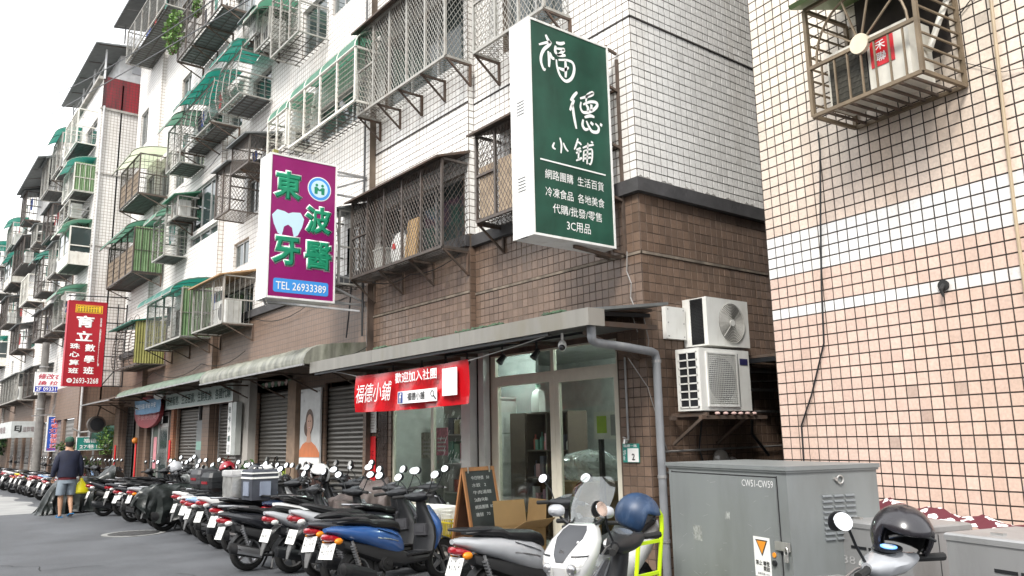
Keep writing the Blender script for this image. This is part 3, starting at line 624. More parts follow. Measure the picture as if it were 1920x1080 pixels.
    a = MB(); a.prism([(0, 0), (.12, .11), (.75, -.17), (.72, -.20)], lambda u, v, d: (-u, d, hh+.2+v), ym-.15, yp_+.05); a.build('awning', translucent('mossy sheet', (.22, .30, .14), .8), K)
    A = thing('air_conditioner', 'air conditioner with a red sticker inside the cage on the pink wall', 'air conditioner', W(-1.62, 0, 4.34), -yw)
    b = MB(); b.bb(-.50, -.20, -.40, .36, .0, .50); b.build('casing', mat('old white casing', (.62, .60, .53), .45, dirt=((.3, .25, .18), .4, 5)), A)
    g = MB()
    for k in range(30): g.bb(-.512, -.502, .0+.012*k-.02, .0+.012*k-.014, .03, .46)
    for k in range(9): g.bb(-.516, -.512, -.02, .335, .05+.05*k, .054+.05*k)
    g.build('grille', mat('dark grille', (.08, .075, .06), .5, .3), A)
    g = MB(); g.bb(-.504, -.5005, -.03, .34, .02, .47); g.build('fan_opening', m_dark, A)
    s = MB(); s.bb(-.506, -.5005, -.27, -.06, .20, .47); s.build('sticker', mat('red sticker', (.55, .01, .02), .4), A)
    wt = mat('white print', (.85, .85, .85), .5)
    text('HERAN', wt, A, (-.5062, -.075, .43), (0, -1, 0), (0, 0, 1), .03, .18, bold=.02)
    text('禾', wt, A, (-.5062, -.11, .335), (0, -1, 0), (0, 0, 1), .08, .09, bold=.02)
    text('聯', wt, A, (-.5062, -.11, .235), (0, -1, 0), (0, 0, 1), .08, .09, bold=.02)
    c = MB(); c.tube([(-.3, -.38, .3), (-.3, -.44, .25), (-.22, -.5, .5), (-.05, -.5, .75)], .025, 8); c.build('hose', mat('white hose', (.6, .58, .52), .6), A)
pink_block()
# ------------------------------------------------------------------ window cages
m_bronze = mat('painted steel, pale', (.36, .35, .32), .5, .2, var=.12, dirt=((.22, .15, .1), .6, 8))
m_cagew = mat('white painted steel', (.68, .66, .60), .5, .1, var=.1, dirt=((.3, .22, .14), .5, 8))
m_caged = mat('aged grey cage steel', (.11, .095, .085), .55, .4, var=.25, dirt=((.14, .08, .05), .6, 7))
m_wood = mat('plywood sheet', (.36, .22, .11), .7, var=.25, vs=12)
m_tan = mat('tan screen board', (.40, .31, .22), .8, var=.25, vs=7, dirt=((.2, .15, .1), .5, 4))
m_yel = translucent('yellowed corrugated sheet', (.33, .31, .10), .8)
m_grn = translucent('mossy green corrugated sheet', (.16, .26, .12), .8)
AWM = {'teal': m_teal, 'green': m_green, 'cream': m_creamsheet, 'wood': m_wood, 'slab': m_greyroof}
FRM = {'alu': m_bronze, 'white': m_cagew, 'rust': m_caged, 'teal': m_caged}
def lozenge(mb, P, u0, u1, v0, v1, pitch=.075, w=.009):
    """diagonal mesh clipped to a rectangle; P(u, v) -> point"""
    sl = 1.55
    for sgn in (1, -1):
        c = -(v1-v0)/sl-(u1-u0)
        k = u0-(v1-v0)/sl-pitch
        while k < u1+(v1-v0)/sl+pitch:
            # line u = k + sgn*(v-v0)/sl
            pts = []
            for v in (v0, v1): pts.append((k+sgn*(v-v0)/sl, v))
            (ua, va), (ub, vb) = pts
            def clip(ua, va, ub, vb):
                for lim, lo in ((u0, True), (u1, False)):
                    ina = ua >= lim if lo else ua <= lim; inb = ub >= lim if lo else ub <= lim
                    if not ina and not inb: return None
                    if ina != inb:
                        t = (lim-ua)/(ub-ua); um, vm = lim, va+t*(vb-va)
                        if ina: ub, vb = um, vm
                        else: ua, va = um, vm
                return ua, va, ub, vb
            r = clip(ua, va, ub, vb)
            if r and (abs(r[0]-r[2])+abs(r[1]-r[3])) > .02: mb.bar(P(r[0], r[1]), P(r[2], r[3]), w, n=3)
            k += pitch
def corr(mb, P, u0, u1, v0, v1, amp=.012, pitch=.07):
    n = int((u1-u0)/pitch*4)+2
    a = [(u0+(u1-u0)*i/n, amp*math.sin(i*math.pi/2)) for i in range(n+1)]
    mb.loft([[P(u, v, w) for u, w in a] for v in (v0, v1)], closed=False)
def ac_unit(parent, x, y0, y1, z0, z1, dep=.28):
    b = MB(); b.bb(x, x+dep, y0, y1, z0, z1); a = b.build('air_conditioner_casing', mat('dull white casing', (.56, .56, .53), .5, dirt=((.28, .25, .2), .4, 5)), parent)
    g = MB(); g.tube([(x-.004, (y0*.62+y1*.38), (z0+z1)/2), (x-.001, (y0*.62+y1*.38), (z0+z1)/2)], min((z1-z0), (y1-y0))*.36, 16); g.build('fan_grille', mat('dark fan grille', (.09, .09, .09), .5), a)
def cage(c):
    X, F = c['X'], c['F']; y0, y1 = c['y']; z0, z1 = c['z']; d = X-F; L = y1-y0; H = z1-z0; st = c['st']
    T = thing('window_cage', c['lab'], 'window cage', (X, y0, z0), 0, c.get('grp', 'window cages'))
    P = lambda u, w, v: (-w, u, v)
    fm = FRM.get(c.get('fr', 'rust'), m_caged); near = c['k'][0] in 'a'; far = c['k'][0] == 'f'
    bays = c.get('bays', 3); fw = .035 if not far else .045
    bel = .12 if st == 'belly' else 0
    # frame
    if near or c['k'] in ('c1', 'd7', 'e3'):
        for k in range(bays+1):
            m = MB(); u = L*k/bays; m.bar(P(u, d, 0), P(u, d, H), fw); m.build('post', fm, T)
        for v in (0, H):
            m = MB(); m.bar(P(0, d, v), P(L, d, v), fw*1.1); m.build('rail', fm, T)
        for u in (0, L):
            for v in (0, H):
                m = MB(); m.bar(P(u, .02, v), P(u, d, v), fw); m.build('side_rail', fm, T)
        if near:
            m = MB(); u = L*(bays-1)/bays; m.bar(P(u, d+.002, H*.52), P(L, d+.002, H*.52), fw*.9); m.build('rail', fm, T)
    else:
        m = MB()
        for k in range(bays+1):
            u = L*k/bays
            if bel: m.tube([P(u, d-.1, H), P(u, d-.02, H*.6), P(u, d, H*.25), P(u, d-.05, .05), P(u, d-.2, 0)], .012, 5)
            else: m.bar(P(u, d, 0), P(u, d, H), fw)
        for v in (0, H): m.bar(P(0, d-(.1 if bel else 0), v), P(L, d-(.1 if bel else 0), v), fw)
        for u in (0, L):
            for v in (0, H, H*.5): m.bar(P(u, .02, v), P(u, d-(.1 if bel else 0), v), fw*.8)
        m.build('frame', fm, T)
    # infill
    m = MB(); bw = (.017 if st in ('hbar', 'belly') else .012) if not far else .016
    if st == 'mesh':
        lozenge(m, lambda u, v: P(u, d, v), 0, L, 0, H); lozenge(m, lambda u, v: P(0, u, v), .02, d, 0, H); lozenge(m, lambda u, v: P(L, u, v), .02, d, 0, H); lozenge(m, lambda u, v: P(u, v, 0), 0, L, .02, d)
    elif st in ('hbar', 'belly'):
        n = int(H/.095)
        for k in range(1, n):
            v = H*k/n; f = d if not bel else d-(.1*max(0, v/H-.3)+(.14 if v < .08 else 0))
            m.bar(P(0, f, v), P(L, f, v), bw, n=3)
            for u in (0, L): m.bar(P(u, .02, v), P(u, f, v), bw, n=3)
        if bel:
            for k in range(bays):
                uc = L*(k+.5)/bays; r = L/bays/2
                m.tube([P(uc+r*math.cos(math.pi*i/8), d-.1, H+r*.7*math.sin(math.pi*i/8)) for i in range(9)], .008, 4)
    elif st in ('vbar', 'grid', 'box', 'bay', 'fan'):
        dv = .10 if not far else .14
        n = max(2, int(L/dv)); 
        if st != 'bay':
            for k in range(1, n): m.bar(P(L*k/n, d, 0), P(L*k/n, d, H*(1 if st != 'fan' else .55)), bw, n=3)
        n2 = max(2, int(d/dv))
        if st != 'bay':
            for u in (0, L):
                for k in range(1, n2): m.bar(P(u, d*k/n2, 0), P(u, d*k/n2, H), bw, n=3)
        if st == 'grid':
            dh = .16 if not far else .26; n3 = int(H/dh)
            for k in range(1, n3):
                v = H*k/n3; m.bar(P(0, d, v), P(L, d, v), bw, n=3)
                for u in (0, L): m.bar(P(u, .02, v), P(u, d, v), bw, n=3)
        else:
            for v in (H*.33, H*.66): m.bar(P(0, d, v), P(L, d, v), bw*1.2, n=3)
        if st == 'fan':
            for k in range(9):
                a = math.pi*k/8; m.bar(P(L/2, d, H*.58), P(L/2+L*.42*math.cos(a), d, H*.58+H*.38*math.sin(a)), bw, n=3)
            m.tube([P(L/2+L*.44*math.cos(math.pi*k/12), d, H*.58+H*.4*math.sin(math.pi*k/12)) for k in range(13)], .009, 5)
    m.build('bars' if st != 'mesh' else 'wire_mesh', fm, T, fix=False)
    if st == 'bay':       # glazed bay
        g = MB(); g.bb(-d+.004, -d+.012, .04, L-.04, .35*H, H-.04); g.build('glazing', m_glass, T)
        g = MB(); g.bb(-d+.0, -d+.03, .0, L, .0, .33*H); g.bb(-d+.03, 0, -.01, .02, 0, .33*H); g.build('apron_panel', m_cagew, T)
        g = MB(); g.bb(-d+.03, -.01, .005, .013, .35*H, H-.04); g.build('glazing', m_glass, T)
    # floor
    if st != 'mesh':
        f = MB()
        dd = d-(.2 if bel else 0)
        n = max(3, int(L/.16))
        for k in range(n+1): f.bar(P(L*k/n, .0, -.004), P(L*k/n, dd, -.004), .02, n=3)
        for w_ in (.15, .5, .85): f.bar(P(0, dd*w_, -.012), P(L, dd*w_, -.012), .02, n=3)
        f.build('floor_grate', m_caged, T, fix=False)
        if c['k'][0] in 'de' or far:
            f = MB(); f.bb(-dd*.9, -.02, .05, L-.05, .004, .02); f.build('floor_board', m_greyroof, T)
    # brackets
    for k in range(c.get('nb', 0)):
        nb = c['nb']; u = L*k/(nb-1) if nb > 1 else L/2
        b = MB(); b.bar(P(u, d, -.03), P(u, .01, -.03), .03); b.bar(P(u, .015, -.01), P(u, .015, -.36), .035); b.bar(P(u, d*.92, -.04), P(u, .03, -.34), .025); b.build('bracket', m_rust, T)
    # awning
    aw = c.get('aw'); col = c.get('col', 'slab')
    if aw in ('slab', 'slabg'):
        a = MB(); e = d+.13; a.prism([(0, H+.16), (e, H-.02), (e, H+.01), (0, H+.20)], lambda w_, v, u: P(u, w_, v), -.06, L+.06)
        a.build('awning', AWM.get(col, m_greyroof) if not near else m_rust, T)
    elif aw in ('arc', 'arcin', 'flatarc'):
        e = d+(.28 if aw == 'arc' else .02 if aw == 'arcin' else .15); hh = .34 if aw != 'flatarc' else .30
        n = 8; pts = [(e*math.sin(math.pi/2*i/n), H-(.12 if aw == 'arc' else .0)+(hh+.1)*math.cos(math.pi/2*i/n)) for i in range(n+1)]
        a = MB(); jj = int(L/.2)+2
        rows = []
        for w_, v in pts: rows.append([P(-.03+(L+.06)*j/jj, w_+(rnd.uniform(-.03, .03) if aw == 'flatarc' else 0), v+(rnd.uniform(-.035, .035) if aw == 'flatarc' else 0)) for j in range(jj+1)])
        a.loft(rows, closed=False); a.build('awning', AWM[col], T, smooth=True, fix=False)
        r = MB()
        for k in range(bays+1): r.tube([P(L*k/bays, w_, v-.012) for w_, v in pts], .011, 4)
        r.bar(P(-.03, e, pts[-1][1]), P(L+.03, e, pts[-1][1]), .02); r.build('awning_ribs', fm, T)
    # side sheet, back boards, contents
    if c.get('side'):
        s = MB(); corr(s, lambda u, v, w_: P(-.014+w_, u, v), .02, d, .02, H+.05); s.build('side_sheet', m_grn if c['side'] == 'green' else m_yel, T, fix=False)
        if c['side'] == 'green':
            s = MB(); [s.bar(P(-.03, d*k/4, 0), P(-.03, d*k/4, H), .014) for k in range(5)]; [s.bar(P(-.03, 0, v), P(-.03, d, v), .014) for v in (.02, H*.5, H)]; s.build('side_bars', fm, T)
    if c.get('back') == 'tan':
        for k in range(bays):
            s = MB(); s.bb(-d+.015, -d+.025, L*k/bays+.04, L*(k+1)/bays-.04, .04, H*.62); s.build('screen_board', m_tan, T)
    if (far or c['k'][0] in 'de') and st != 'bay' and rnd.random() < .75:
        cc = [(.5, .08, .08), (.08, .12, .35), (.6, .6, .6), (.05, .05, .06), (.45, .35, .2), (.12, .3, .25)]
        for q in range(rnd.randint(2, 4)):
            u = rnd.uniform(.15, max(.2, L-.35)); w_ = rnd.uniform(.12, .3); h_ = rnd.uniform(.3, .6)*min(1, H); ci = rnd.randrange(6)
            s = MB(); s.loft([[(-d*.5+.015*math.sin(i*2.2+j), u+w_*i/5, H-.12-h_*j/3) for i in range(6)] for j in range(4)], closed=False); s.build('hanging_cloth', mat(f'laundry {ci}', cc[ci], .8), T, smooth=True, fix=False)
    if c.get('ac'): ac_unit(T, -d*.85, .12, min(L-.1, .9), .03, min(.55, H-.06), d*.5)
    for k in range(c.get('pots', 0)):
        s = MB(); s.lathe([(.001, .01), (.06, .01), (.09, .14), (.001, .13)], (-d+.1, .15+k*.5, .01), n=10); s.build('flower_pot', mat('red clay pot', (.32, .10, .05), .75), T)
    return T
for c in CAGE: cage(c)
# things stored inside the big second-floor cage
def in_cage():
    for (y, z, dy, dz, col, nm, lab, cat) in ((10.2, 4.27, .30, .62, (.50, .33, .16), 'cardboard_box', 'flattened brown cardboard standing inside the second floor mesh cage', 'cardboard'),
                                     (10.55, 4.27, .42, .46, (.68, .68, .66), 'plastic_sack', 'white sack with red mark inside the second floor mesh cage', 'sack'),
                                     (11.05, 4.27, .3, .34, (.45, .45, .42), 'storage_tub', 'pale tub inside the second floor mesh cage left of the white sack', 'tub')):
        t = thing(nm, lab, cat, (6.12, y, z)); m = MB()
        if nm == 'plastic_sack':
            m.loft([[(.11*k*math.cos(a)*1., .21*k*math.sin(a)+.02*math.sin(3*a), h) for a in [i*math.pi/7 for i in range(14)]] for k, h in ((.9, 0), (1.05, .15), (.95, .32), (.6, .42), (.3, .47))]); m.build('bag', mat('white woven sack', col, .7, bump=.3), t, smooth=True)
            r = MB(); r.tube([(-.117, .0, .24), (-.122, .0, .24)], .05, 12); r.build('red_mark', mat('red print', (.6, .03, .03), .5), t)
        elif nm == 'cardboard_box':
            m.box((0, 0, dz/2), (.04, dy, dz), ry=R(6)); m.box((.05, .02, dz*.35), (.03, dy*.9, dz*.7), ry=R(9)); m.build('sheet', mat('brown cardboard', col, .8, var=.1), t)
        else:
            m.loft([[(a*s_, b*s_, h) for a, b in ((-.12, -.15), (.12, -.15), (.12, .15), (-.12, .15))] for s_, h in ((.85, 0), (1, .28), (1.08, .28), (1.08, .31), (.95, .31), (.9, .28))]); m.build('body', mat('grey tub', col, .5), t)
in_cage()

# ------------------------------------------------------------------ far block
def far_block():
    B = thing('apartment_building', 'farther white apartment block with a red-tiled parapet behind the red abacus sign', 'building')
    X = 5.05; YE = 28.9; top = 14.0
    names = {'f1': 'white caged balcony with laundry at the top of the far block', 'f7': 'white glazed bay with green awning on the far block just left of the blank wall', 'f4': 'white cage with teal awning and green sheet side on the far block'}
    # facade in strips that step forward slightly as the street bends
    strips = [(28.9, 37.2, 5.05), (37.2, 46.8, 4.95), (46.8, 60, 4.85)]
    for i, (a, b, x) in enumerate(strips):
        holes = []
        for f in FARC:
            ya, yb = max(f[1]+.15, a+.1), min(f[2]-.15, b-.1)
            if yb-ya > .4 and f[5] != 'box': holes.append((ya, yb, f[3]+.15, f[4]-.1))
        for fl in range(4):
            for y in (a+1.2, a+4.9, a+7.9):
                if y+.9 < b:
                    z = 4.9+2.6*fl; h = (y, y+.8, z, z+.8)
                    if not any(h[0] < q[1]+.3 and h[1] > q[0]-.3 and h[2] < q[3]+.1 and h[3] > q[2]-.1 for q in holes): holes.append(h)
        mb = MB(); holed_wall(mb, (x, 0, 0), (0, 1, 0), (-1, 0, 0), a, b, 0, 3.6, [h for h in holes if h[2] < 3.6]+[(a+.5+k*2.3, a+2.4+k*2.3, .1, 2.5) for k in range(int((b-a)/2.4))], .12, 0)
        holed_wall(mb, (x, 0, 0), (0, 1, 0), (-1, 0, 0), a, b, 3.6, top-.02*i, holes, .12, 1)
        if i < 2:
            mb.add([(strips[i+1][2], b, 0), (x, b, 0), (x, b, top), (strips[i+1][2], b, top)], [(0, 1, 2, 3)], 1)
        mb.build('wall', [m_far_brown, m_far_white], B, fix=False)
        for h in holes: window(B, x, *h, simple=True)
        for k in range(int((b-a)/2.4)):
            s = MB(); y0 = a+.5+k*2.3
            s.loft([[(x+.1-.012*(j % 2), y, .1+j*.07) for y in (y0, y0+1.9)] for j in range(35)], closed=False); s.build('roller_shutter', mat('dull shutter', (.20, .19, .18), .5, .3), B, fix=False)
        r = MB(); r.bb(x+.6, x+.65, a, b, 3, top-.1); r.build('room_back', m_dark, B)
    e = MB(); hole = [(1.15, 1.75, 5.3, 6.5)]
    holed_wall(e, (X, YE, 0), (1, 0, 0), (0, -1, 0), 0, 6, 0, 3.5, [], .1, 0); holed_wall(e, (X, YE, 0), (1, 0, 0), (0, -1, 0), 0, 6, 3.5, 12.95, hole, .12, 1); holed_wall(e, (X, YE, 0), (1, 0, 0), (0, -1, 0), 0, 6, 12.95, 14.1, [], .1, 2)
    e.build('end_wall', [m_far_brown, m_far_white, m_far_red], B, fix=False)
    w = MB(); w.bb(6.2, 6.8, 28.98, 29.02, 5.3, 6.5); w.build('window', m_glass, B)
    w = MB(); [w.bar((6.2+.1*k, 28.86, 5.3), (6.2+.1*k, 28.86, 6.5), .015) for k in range(7)]; [w.bar((6.2, 28.86, 5.35+.2*k), (6.8, 28.86, 5.35+.2*k), .015) for k in range(6)]; w.build('window_bars', m_caged, B)
    l = MB(); l.bb(5.0, 11, 28.84, 28.905, 12.88, 12.96); l.bb(5.0, 11, 28.86, 28.905, 10.6, 10.63); l.bb(5.0, 11, 28.86, 28.905, 8.1, 8.13); l.build('ledge', m_cement, B)
    r = MB(); r.bb(4.9, 11, 28.95, 60, top, top+.1); r.build('roof', m_cement, B)
    # penthouse box on the roof
    p = MB(); p.bb(5.6, 10.5, 29.3, 36, 14.1, 16.0); p.build('roof_room', mat('white rendered wall', (.72, .72, .72), .8, dirt=((.4, .4, .4), .4, 1)), B)
    p = MB(); p.bb(6.0, 7.0, 29.26, 29.3, 14.6, 15.7); p.build('window', mat('grey louvre', (.45, .46, .48), .5), B)
    g = MB(); g.tube([(5.12, 28.84, .2), (5.12, 28.84, 13)], .035, 8); g.build('down_pipe', mat('grey pipe', (.5, .5, .5), .5), B)
    c = thing('roof_canopy', 'long grey roof canopy on posts above the red-tiled parapet of the far block', 'canopy', (4.95, 28.6, 15.1))
    m = MB(); m.box((.75, 3.2, .12), (2.1, 6.6, .05), ry=R(-8)); m.build('roof_sheet', m_greyroof, c)
    for y in (0, 1.6, 3.2, 4.8, 6.4): m = MB(); m.bar((-.2, y, -.03), (1.7, y, .23), .05); m.build('rafter', m_caged, c)
    for y in (.3, 2.2, 4.2, 6.2):
        m = MB(); m.bar((.12, y, -1.1), (.12, y, -.02), .05); m.build('post', mat('white post', (.65, .65, .65), .5), c)
    m = MB(); [m.bar((.12, .3, z), (.12, 6.2, z), .03) for z in (-.9, -.6, -.35)]; m.build('railing', m_galv, c)
    c = thing('roof_canopy', 'lower grey lean-to canopy farther along the roofline of the far block', 'canopy', (4.3, 35.2, 12.9))
    m = MB(); m.box((.4, 3.0, .1), (1.4, 6.2, .05), ry=R(-16)); m.build('roof_sheet', m_greyroof, c)
    for y in (.2, 1.7, 3.2, 4.7, 5.9): m = MB(); m.bar((-.2, y, -.08), (.75, y, .16), .05); m.build('rafter', m_caged, c)
    words = {'grid': 'barred grid cage', 'vbar': 'upright-barred cage', 'hbar': 'flat-barred cage', 'box': 'small box cage', 'bay': 'glazed bay'}
    colw = {'white': 'white', 'alu': 'grey', 'rust': 'rusty brown', 'teal': 'dark'}
    rows = {}
    for f in FARC:
        fl = 'second' if f[3] < 4.9 else 'third' if f[3] < 7.1 else 'fourth' if f[3] < 9.0 else 'fifth' if f[3] < 11 else 'top'
        rows.setdefault(fl, []).append(f)
    ords = ['nearest', 'second nearest', 'third nearest', 'fourth nearest', 'fifth nearest', 'sixth nearest', 'seventh nearest', 'eighth nearest', 'ninth nearest', 'tenth nearest']
    for fl, fs in rows.items():
        fs.sort(key=lambda f: f[1])
        for i, f in enumerate(fs):
            x = 5.05 if f[1] < 37 else 4.95 if f[1] < 46.7 else 4.85
            aw = f[6]
            lab = names.get(f[0]) or f"{colw[f[7]]} {words[f[5]]}{' with teal awning' if aw == 'teal' else ' with green awning' if aw == 'green' else ''}, {ords[i]} on its {fl} floor, far block"
            c = dict(k=f[0], X=x, F=x-.62, y=(f[1], f[2]), z=(f[3], f[4]), st=f[5], aw='slab' if aw == 'slab' else 'arc' if aw else None, col=aw or 'slab', fr=f[7], bays=max(2, int((f[2]-f[1])/.8)), nb=2 if i % 2 else 0, lab=lab, grp='window cages on the far block', side='green' if f[0] == 'f4' else None, ac=(i % 3 == 1 and f[5] != 'bay'))
            cage(c)
    # building closing the street far away
    Z = thing('apartment_building', 'distant grey-white building closing the end of the street behind the far block', 'building', (0, 62, 0))
    m = MB(); m.bb(-6, 4.6, 0, 14, 0, 12.5); m.build('wall', m_far_white, Z)
    for z in (1.4, 4.4, 7.2, 10):
        for x in range(-5, 4, 2):
            g = MB(); g.bb(x, x+1.2, -.06, .02, z, z+1.2); g.build('window', m_glass, Z)
    m = MB(); m.bb(2.9, 4.4, -1.5, -.02, 9.6, 10.9); m.build('red_box', mat('faded red sheet', (.5, .05, .05), .6), Z)
far_block()
# ------------------------------------------------------------------ the open corner shop
def corner_shop():
    # step in front, black tiled riser
    st = MB(); st.bb(5.52, 6.5, 5.98, 11.85, 0, .20); s0 = struct(st.build('step', m_cement))
    bt = mat('black glazed tile', (.012, .013, .014), .12, spec=.7)
    for k in range(28):
        y = 6.0+k*.21
        for z in (0.002, .1):
            m = MB(); m.bb(5.508, 5.521, y+.003, y+.205, z, z+.094); m.build('step_tile', bt, s0)
    # front frames
    F = thing('corner_shop', 'open corner shop front with cream glazed doors under the long awning', 'shop', (6.5, 6.39, .2))
    F.location = (0, 0, 0)
    X = 6.52
    def fr(y0, y1, z0, z1, nm='door_frame', t=.05, mt=m_cream):
        m = MB(); m.bb(X, X+t, y0, y1, z0, z1); return m.build(nm, mt, F)
    fr(6.33, 6.43, .2, 2.74); fr(8.70, 8.80, .2, 2.74); fr(6.43, 8.70, 2.66, 2.74); fr(6.43, 8.70, 2.33, 2.40)
    fr(7.50, 7.56, 2.40, 2.66); fr(7.42, 7.50, .2, 2.33); fr(7.505, 7.59, .2, 2.33, t=.075)
    fr(6.43, 6.475, .2, 2.33, 'door_stile', .07); fr(6.475, 7.42, .2, .30, 'door_rail', .06); fr(6.475, 7.42, 2.25, 2.33, 'door_rail', .06); fr(7.59, 8.66, 2.27, 2.33, 'door_rail', .06); fr(7.59, 8.66, .2, .30, 'door_rail', .06); fr(8.655, 8.70, .2, 2.33, 'door_stile', .06)
    for a, b, z0, z1 in ((6.475, 7.42, .3, 2.25), (7.59, 8.655, .3, 2.27), (6.43, 7.5, 2.4, 2.66), (7.56, 8.7, 2.4, 2.66)):
        g = MB(); g.bb(X+.02, X+.026, a, b, z0, z1); g.build('glass_pane', m_clear, F)
    # grey panelled pier and shutter slot
    p = MB(); p.bb(6.40, 6.52, 8.81, 8.93, .2, 2.86); p.build('pier_panel', mat('white-grey panel', (.52, .52, .50), .5, var=.06, dirt=((.2, .2, .2), .5, 2)), F)
    p = MB(); p.bb(6.43, 6.5, 8.932, 8.985, .2, 2.86); p.build('shutter_slot', m_dark, F)
    p = MB(); p.bb(6.30, 6.42, 8.99, 9.2, .2, 2.80); p.build('pier_panel', mat('white-grey panel', (.5, .5, .5)), F)
    X2 = 6.44
    for y0, y1 in ((9.20, 9.26), (10.12, 10.19), (11.28, 11.35)):
        m = MB(); m.bb(X2, X2+.05, y0, y1, .2, 2.72); m.build('window_frame', m_cream, F)
    for z in ((.62, .68), (2.60, 2.68)):
        m = MB(); m.bb(X2, X2+.045, 9.26, 11.28, *z); m.build('window_frame', m_cream, F)
    m = MB(); m.bb(X2, X2+.045, 9.26, 11.28, .2, .62); m.build('kick_panel', mat('green-grey panel', (.15, .17, .16), .6), F)
    for a, b in ((9.26, 10.12), (10.19, 11.28)):
        g = MB(); g.bb(X2+.02, X2+.026, a, b, .68, 2.6); g.build('glass_pane', m_clear, F)
    # frosted bamboo pattern on the glass
    m = MB()
    for k in range(46):
        y, z = rnd.uniform(9.3, 10.05), rnd.uniform(1.0, 2.0); m.bar((X2+.016, y, z), (X2+.016, y-.03, z+.055), .006, n=3)
    m.build('glass_sticker', mat('white film', (.7, .75, .75), .5), F)
    # dark tile pier left of the glass
    for j in range(24):
        for i in range(3):
            m = MB(); m.bb(6.383, 6.392, 11.39+i*.105, 11.49+i*.105, .2+j*.105, .3+j*.105); m.build('pier_tile', mat('dark brown tile', (.05, .035, .03), .2, var=.2), F)
    # couplet and notice on the pier
    t = thing('door_couplet', 'long red paper couplet on the pier between the shutter and the shop window', 'banner', (6.372, 11.86, .86))
    m = MB(); m.bb(-.004, 0, -.13, .12, -.05, .80); m.build('paper', mat('red paper', (.62, .015, .02), .55), t)
    text('年年\n平安', mat('dark red ink', (.28, .0, .01), .6), t, (-.006, .09, .12), (0, -1, 0), (0, 0, 1), .48, .17)
    t = thing('notice_board', 'white opening-hours notice above the red couplet', 'notice', (6.372, 11.86, 1.75))
    m = MB(); m.bb(-.006, 0, -.15, .13, -.03, .46); m.build('board', mat('white notice', (.66, .65, .62), .5), t)
    nk = MB()
    for k in range(9): nk.bb(-.008, -.0062, -.10+rnd.uniform(0, .03), .10-rnd.uniform(0, .05), .03+k*.045, .04+k*.045)
    nk.build('print', mat('grey print', (.25, .2, .2), .6), t)
    # ---- room
    rm = thing('shop_interior', 'lit shop room with pale walls behind the cream glazed doors', 'room', (0, 0, 0))
    m = MB(); m.bb(10.2, 10.25, 6.0, 11.9, 0, 3.0); m.bb(6.62, 10.2, 6.0, 6.05, .15, 3.0); m.bb(6.62, 10.2, 11.85, 11.9, .15, 3.0); m.build('wall', m_plaster, rm)
    m = MB(); m.bb(6.6, 10.2, 6.0, 11.9, .14, .2); m.build('floor', mat('grey floor tile', (.25, .25, .24), .4), rm)
    m = MB(); m.bb(6.62, 10.2, 6.0, 11.9, 2.95, 3.0); m.build('ceiling', m_plaster, rm)
    m = MB(); m.bb(8.1, 8.16, 9.75, 11.85, .2, 2.95); m.build('partition', mat('dim partition', (.16, .17, .165), .7), rm)
    for k, (x, y) in enumerate(((7.6, 7.3), (7.3, 9.9))):
        t = thing('tube_light', ['lit ceiling tube behind the cream double doors', 'lit ceiling tube seen through the left shop window'][k], 'ceiling light', (x, y, 2.9))
        m = MB(); m.bb(-.04, .04, -.6, .6, 0, .04); m.build('fixture', m_white, t)
        m = MB(); m.tube([(0, -.58, -.03), (0, .58, -.03)], .016, 8); m.build('tube', mat('lit tube', (.85, 1, .95), .5, emit=120), t)
    SY = 9.28
    sh = thing('shelf_unit', 'brown open shelf unit behind the left door pane', 'shelf', (7.5, SY, .2))
    wd = mat('dull brown board', (.10, .075, .06), .6, var=.15)
    def pn(x0, x1, y0, y1, z0, z1, nm): m = MB(); m.bb(x0, x1, y0, y1, z0, z1); m.build(nm, wd, sh)
    for y in (.0, -.45, -.9): pn(0, .35, y-.02, y, 0, 1.75, 'upright')
    for z in (.02, .45, .82, 1.2, 1.73): pn(0, .35, -.9, -.02, z, z+.02, 'shelf_board')
    pn(-.02, 0, .0, .35, 0, 1.75, 'side_panel'); pn(.35, .36, -.92, 0, 0, 1.75, 'back_panel')
    cols = [(.5, .45, .3), (.35, .2, .35), (.6, .35, .4), (.6, .6, .6), (.1, .25, .2), (.15, .15, .2), (.45, .1, .08), (.2, .4, .3)]
    mats_ = [mat(f'packaging {i}', c, .4) for i, c in enumerate(cols)]
    ORD6 = ('first', 'second', 'third', 'fourth', 'fifth', 'sixth', 'seventh'); CW = ['tan', 'plum', 'pink', 'pale grey', 'dark green', 'slate', 'orange-red', 'sea green']
    k = 0
    for zi, z in enumerate((.47, .84, 1.22)):
        for half in (0, 1):
            y = -.06-half*.45; kk = 0
            while y > -.36-half*.45:
                w_ = rnd.uniform(.05, .085); h = rnd.uniform(.14, .3); kk += 1
                m = MB(); bottle = rnd.random() < .5
                if bottle: m.lathe([(.001, 0), (w_*.45, 0), (w_*.47, h*.65), (w_*.15, h*.8), (w_*.15, h), (.001, h)], n=10)
                else: m.bb(-.05, .05, -w_/2, w_/2, 0, h)
                ci = rnd.randrange(len(mats_)); mt = mats_[ci]; o = m.build('product_bottle' if bottle else 'product_box', mt, None, (7.6, SY+y-w_/2, .2+z), smooth=bottle)
                side = 'left' if half == 0 else 'right'; lv = ('lower', 'middle', 'upper')[zi]
                tag(o, f'{CW[ci]} {"bottle" if bottle else "carton"}, {ORD6[kk-1]} from the left on the {lv} {side} shelf behind the glass', 'bottle' if bottle else 'carton', 'goods on the shop shelf'); y -= w_+.012; k += 1
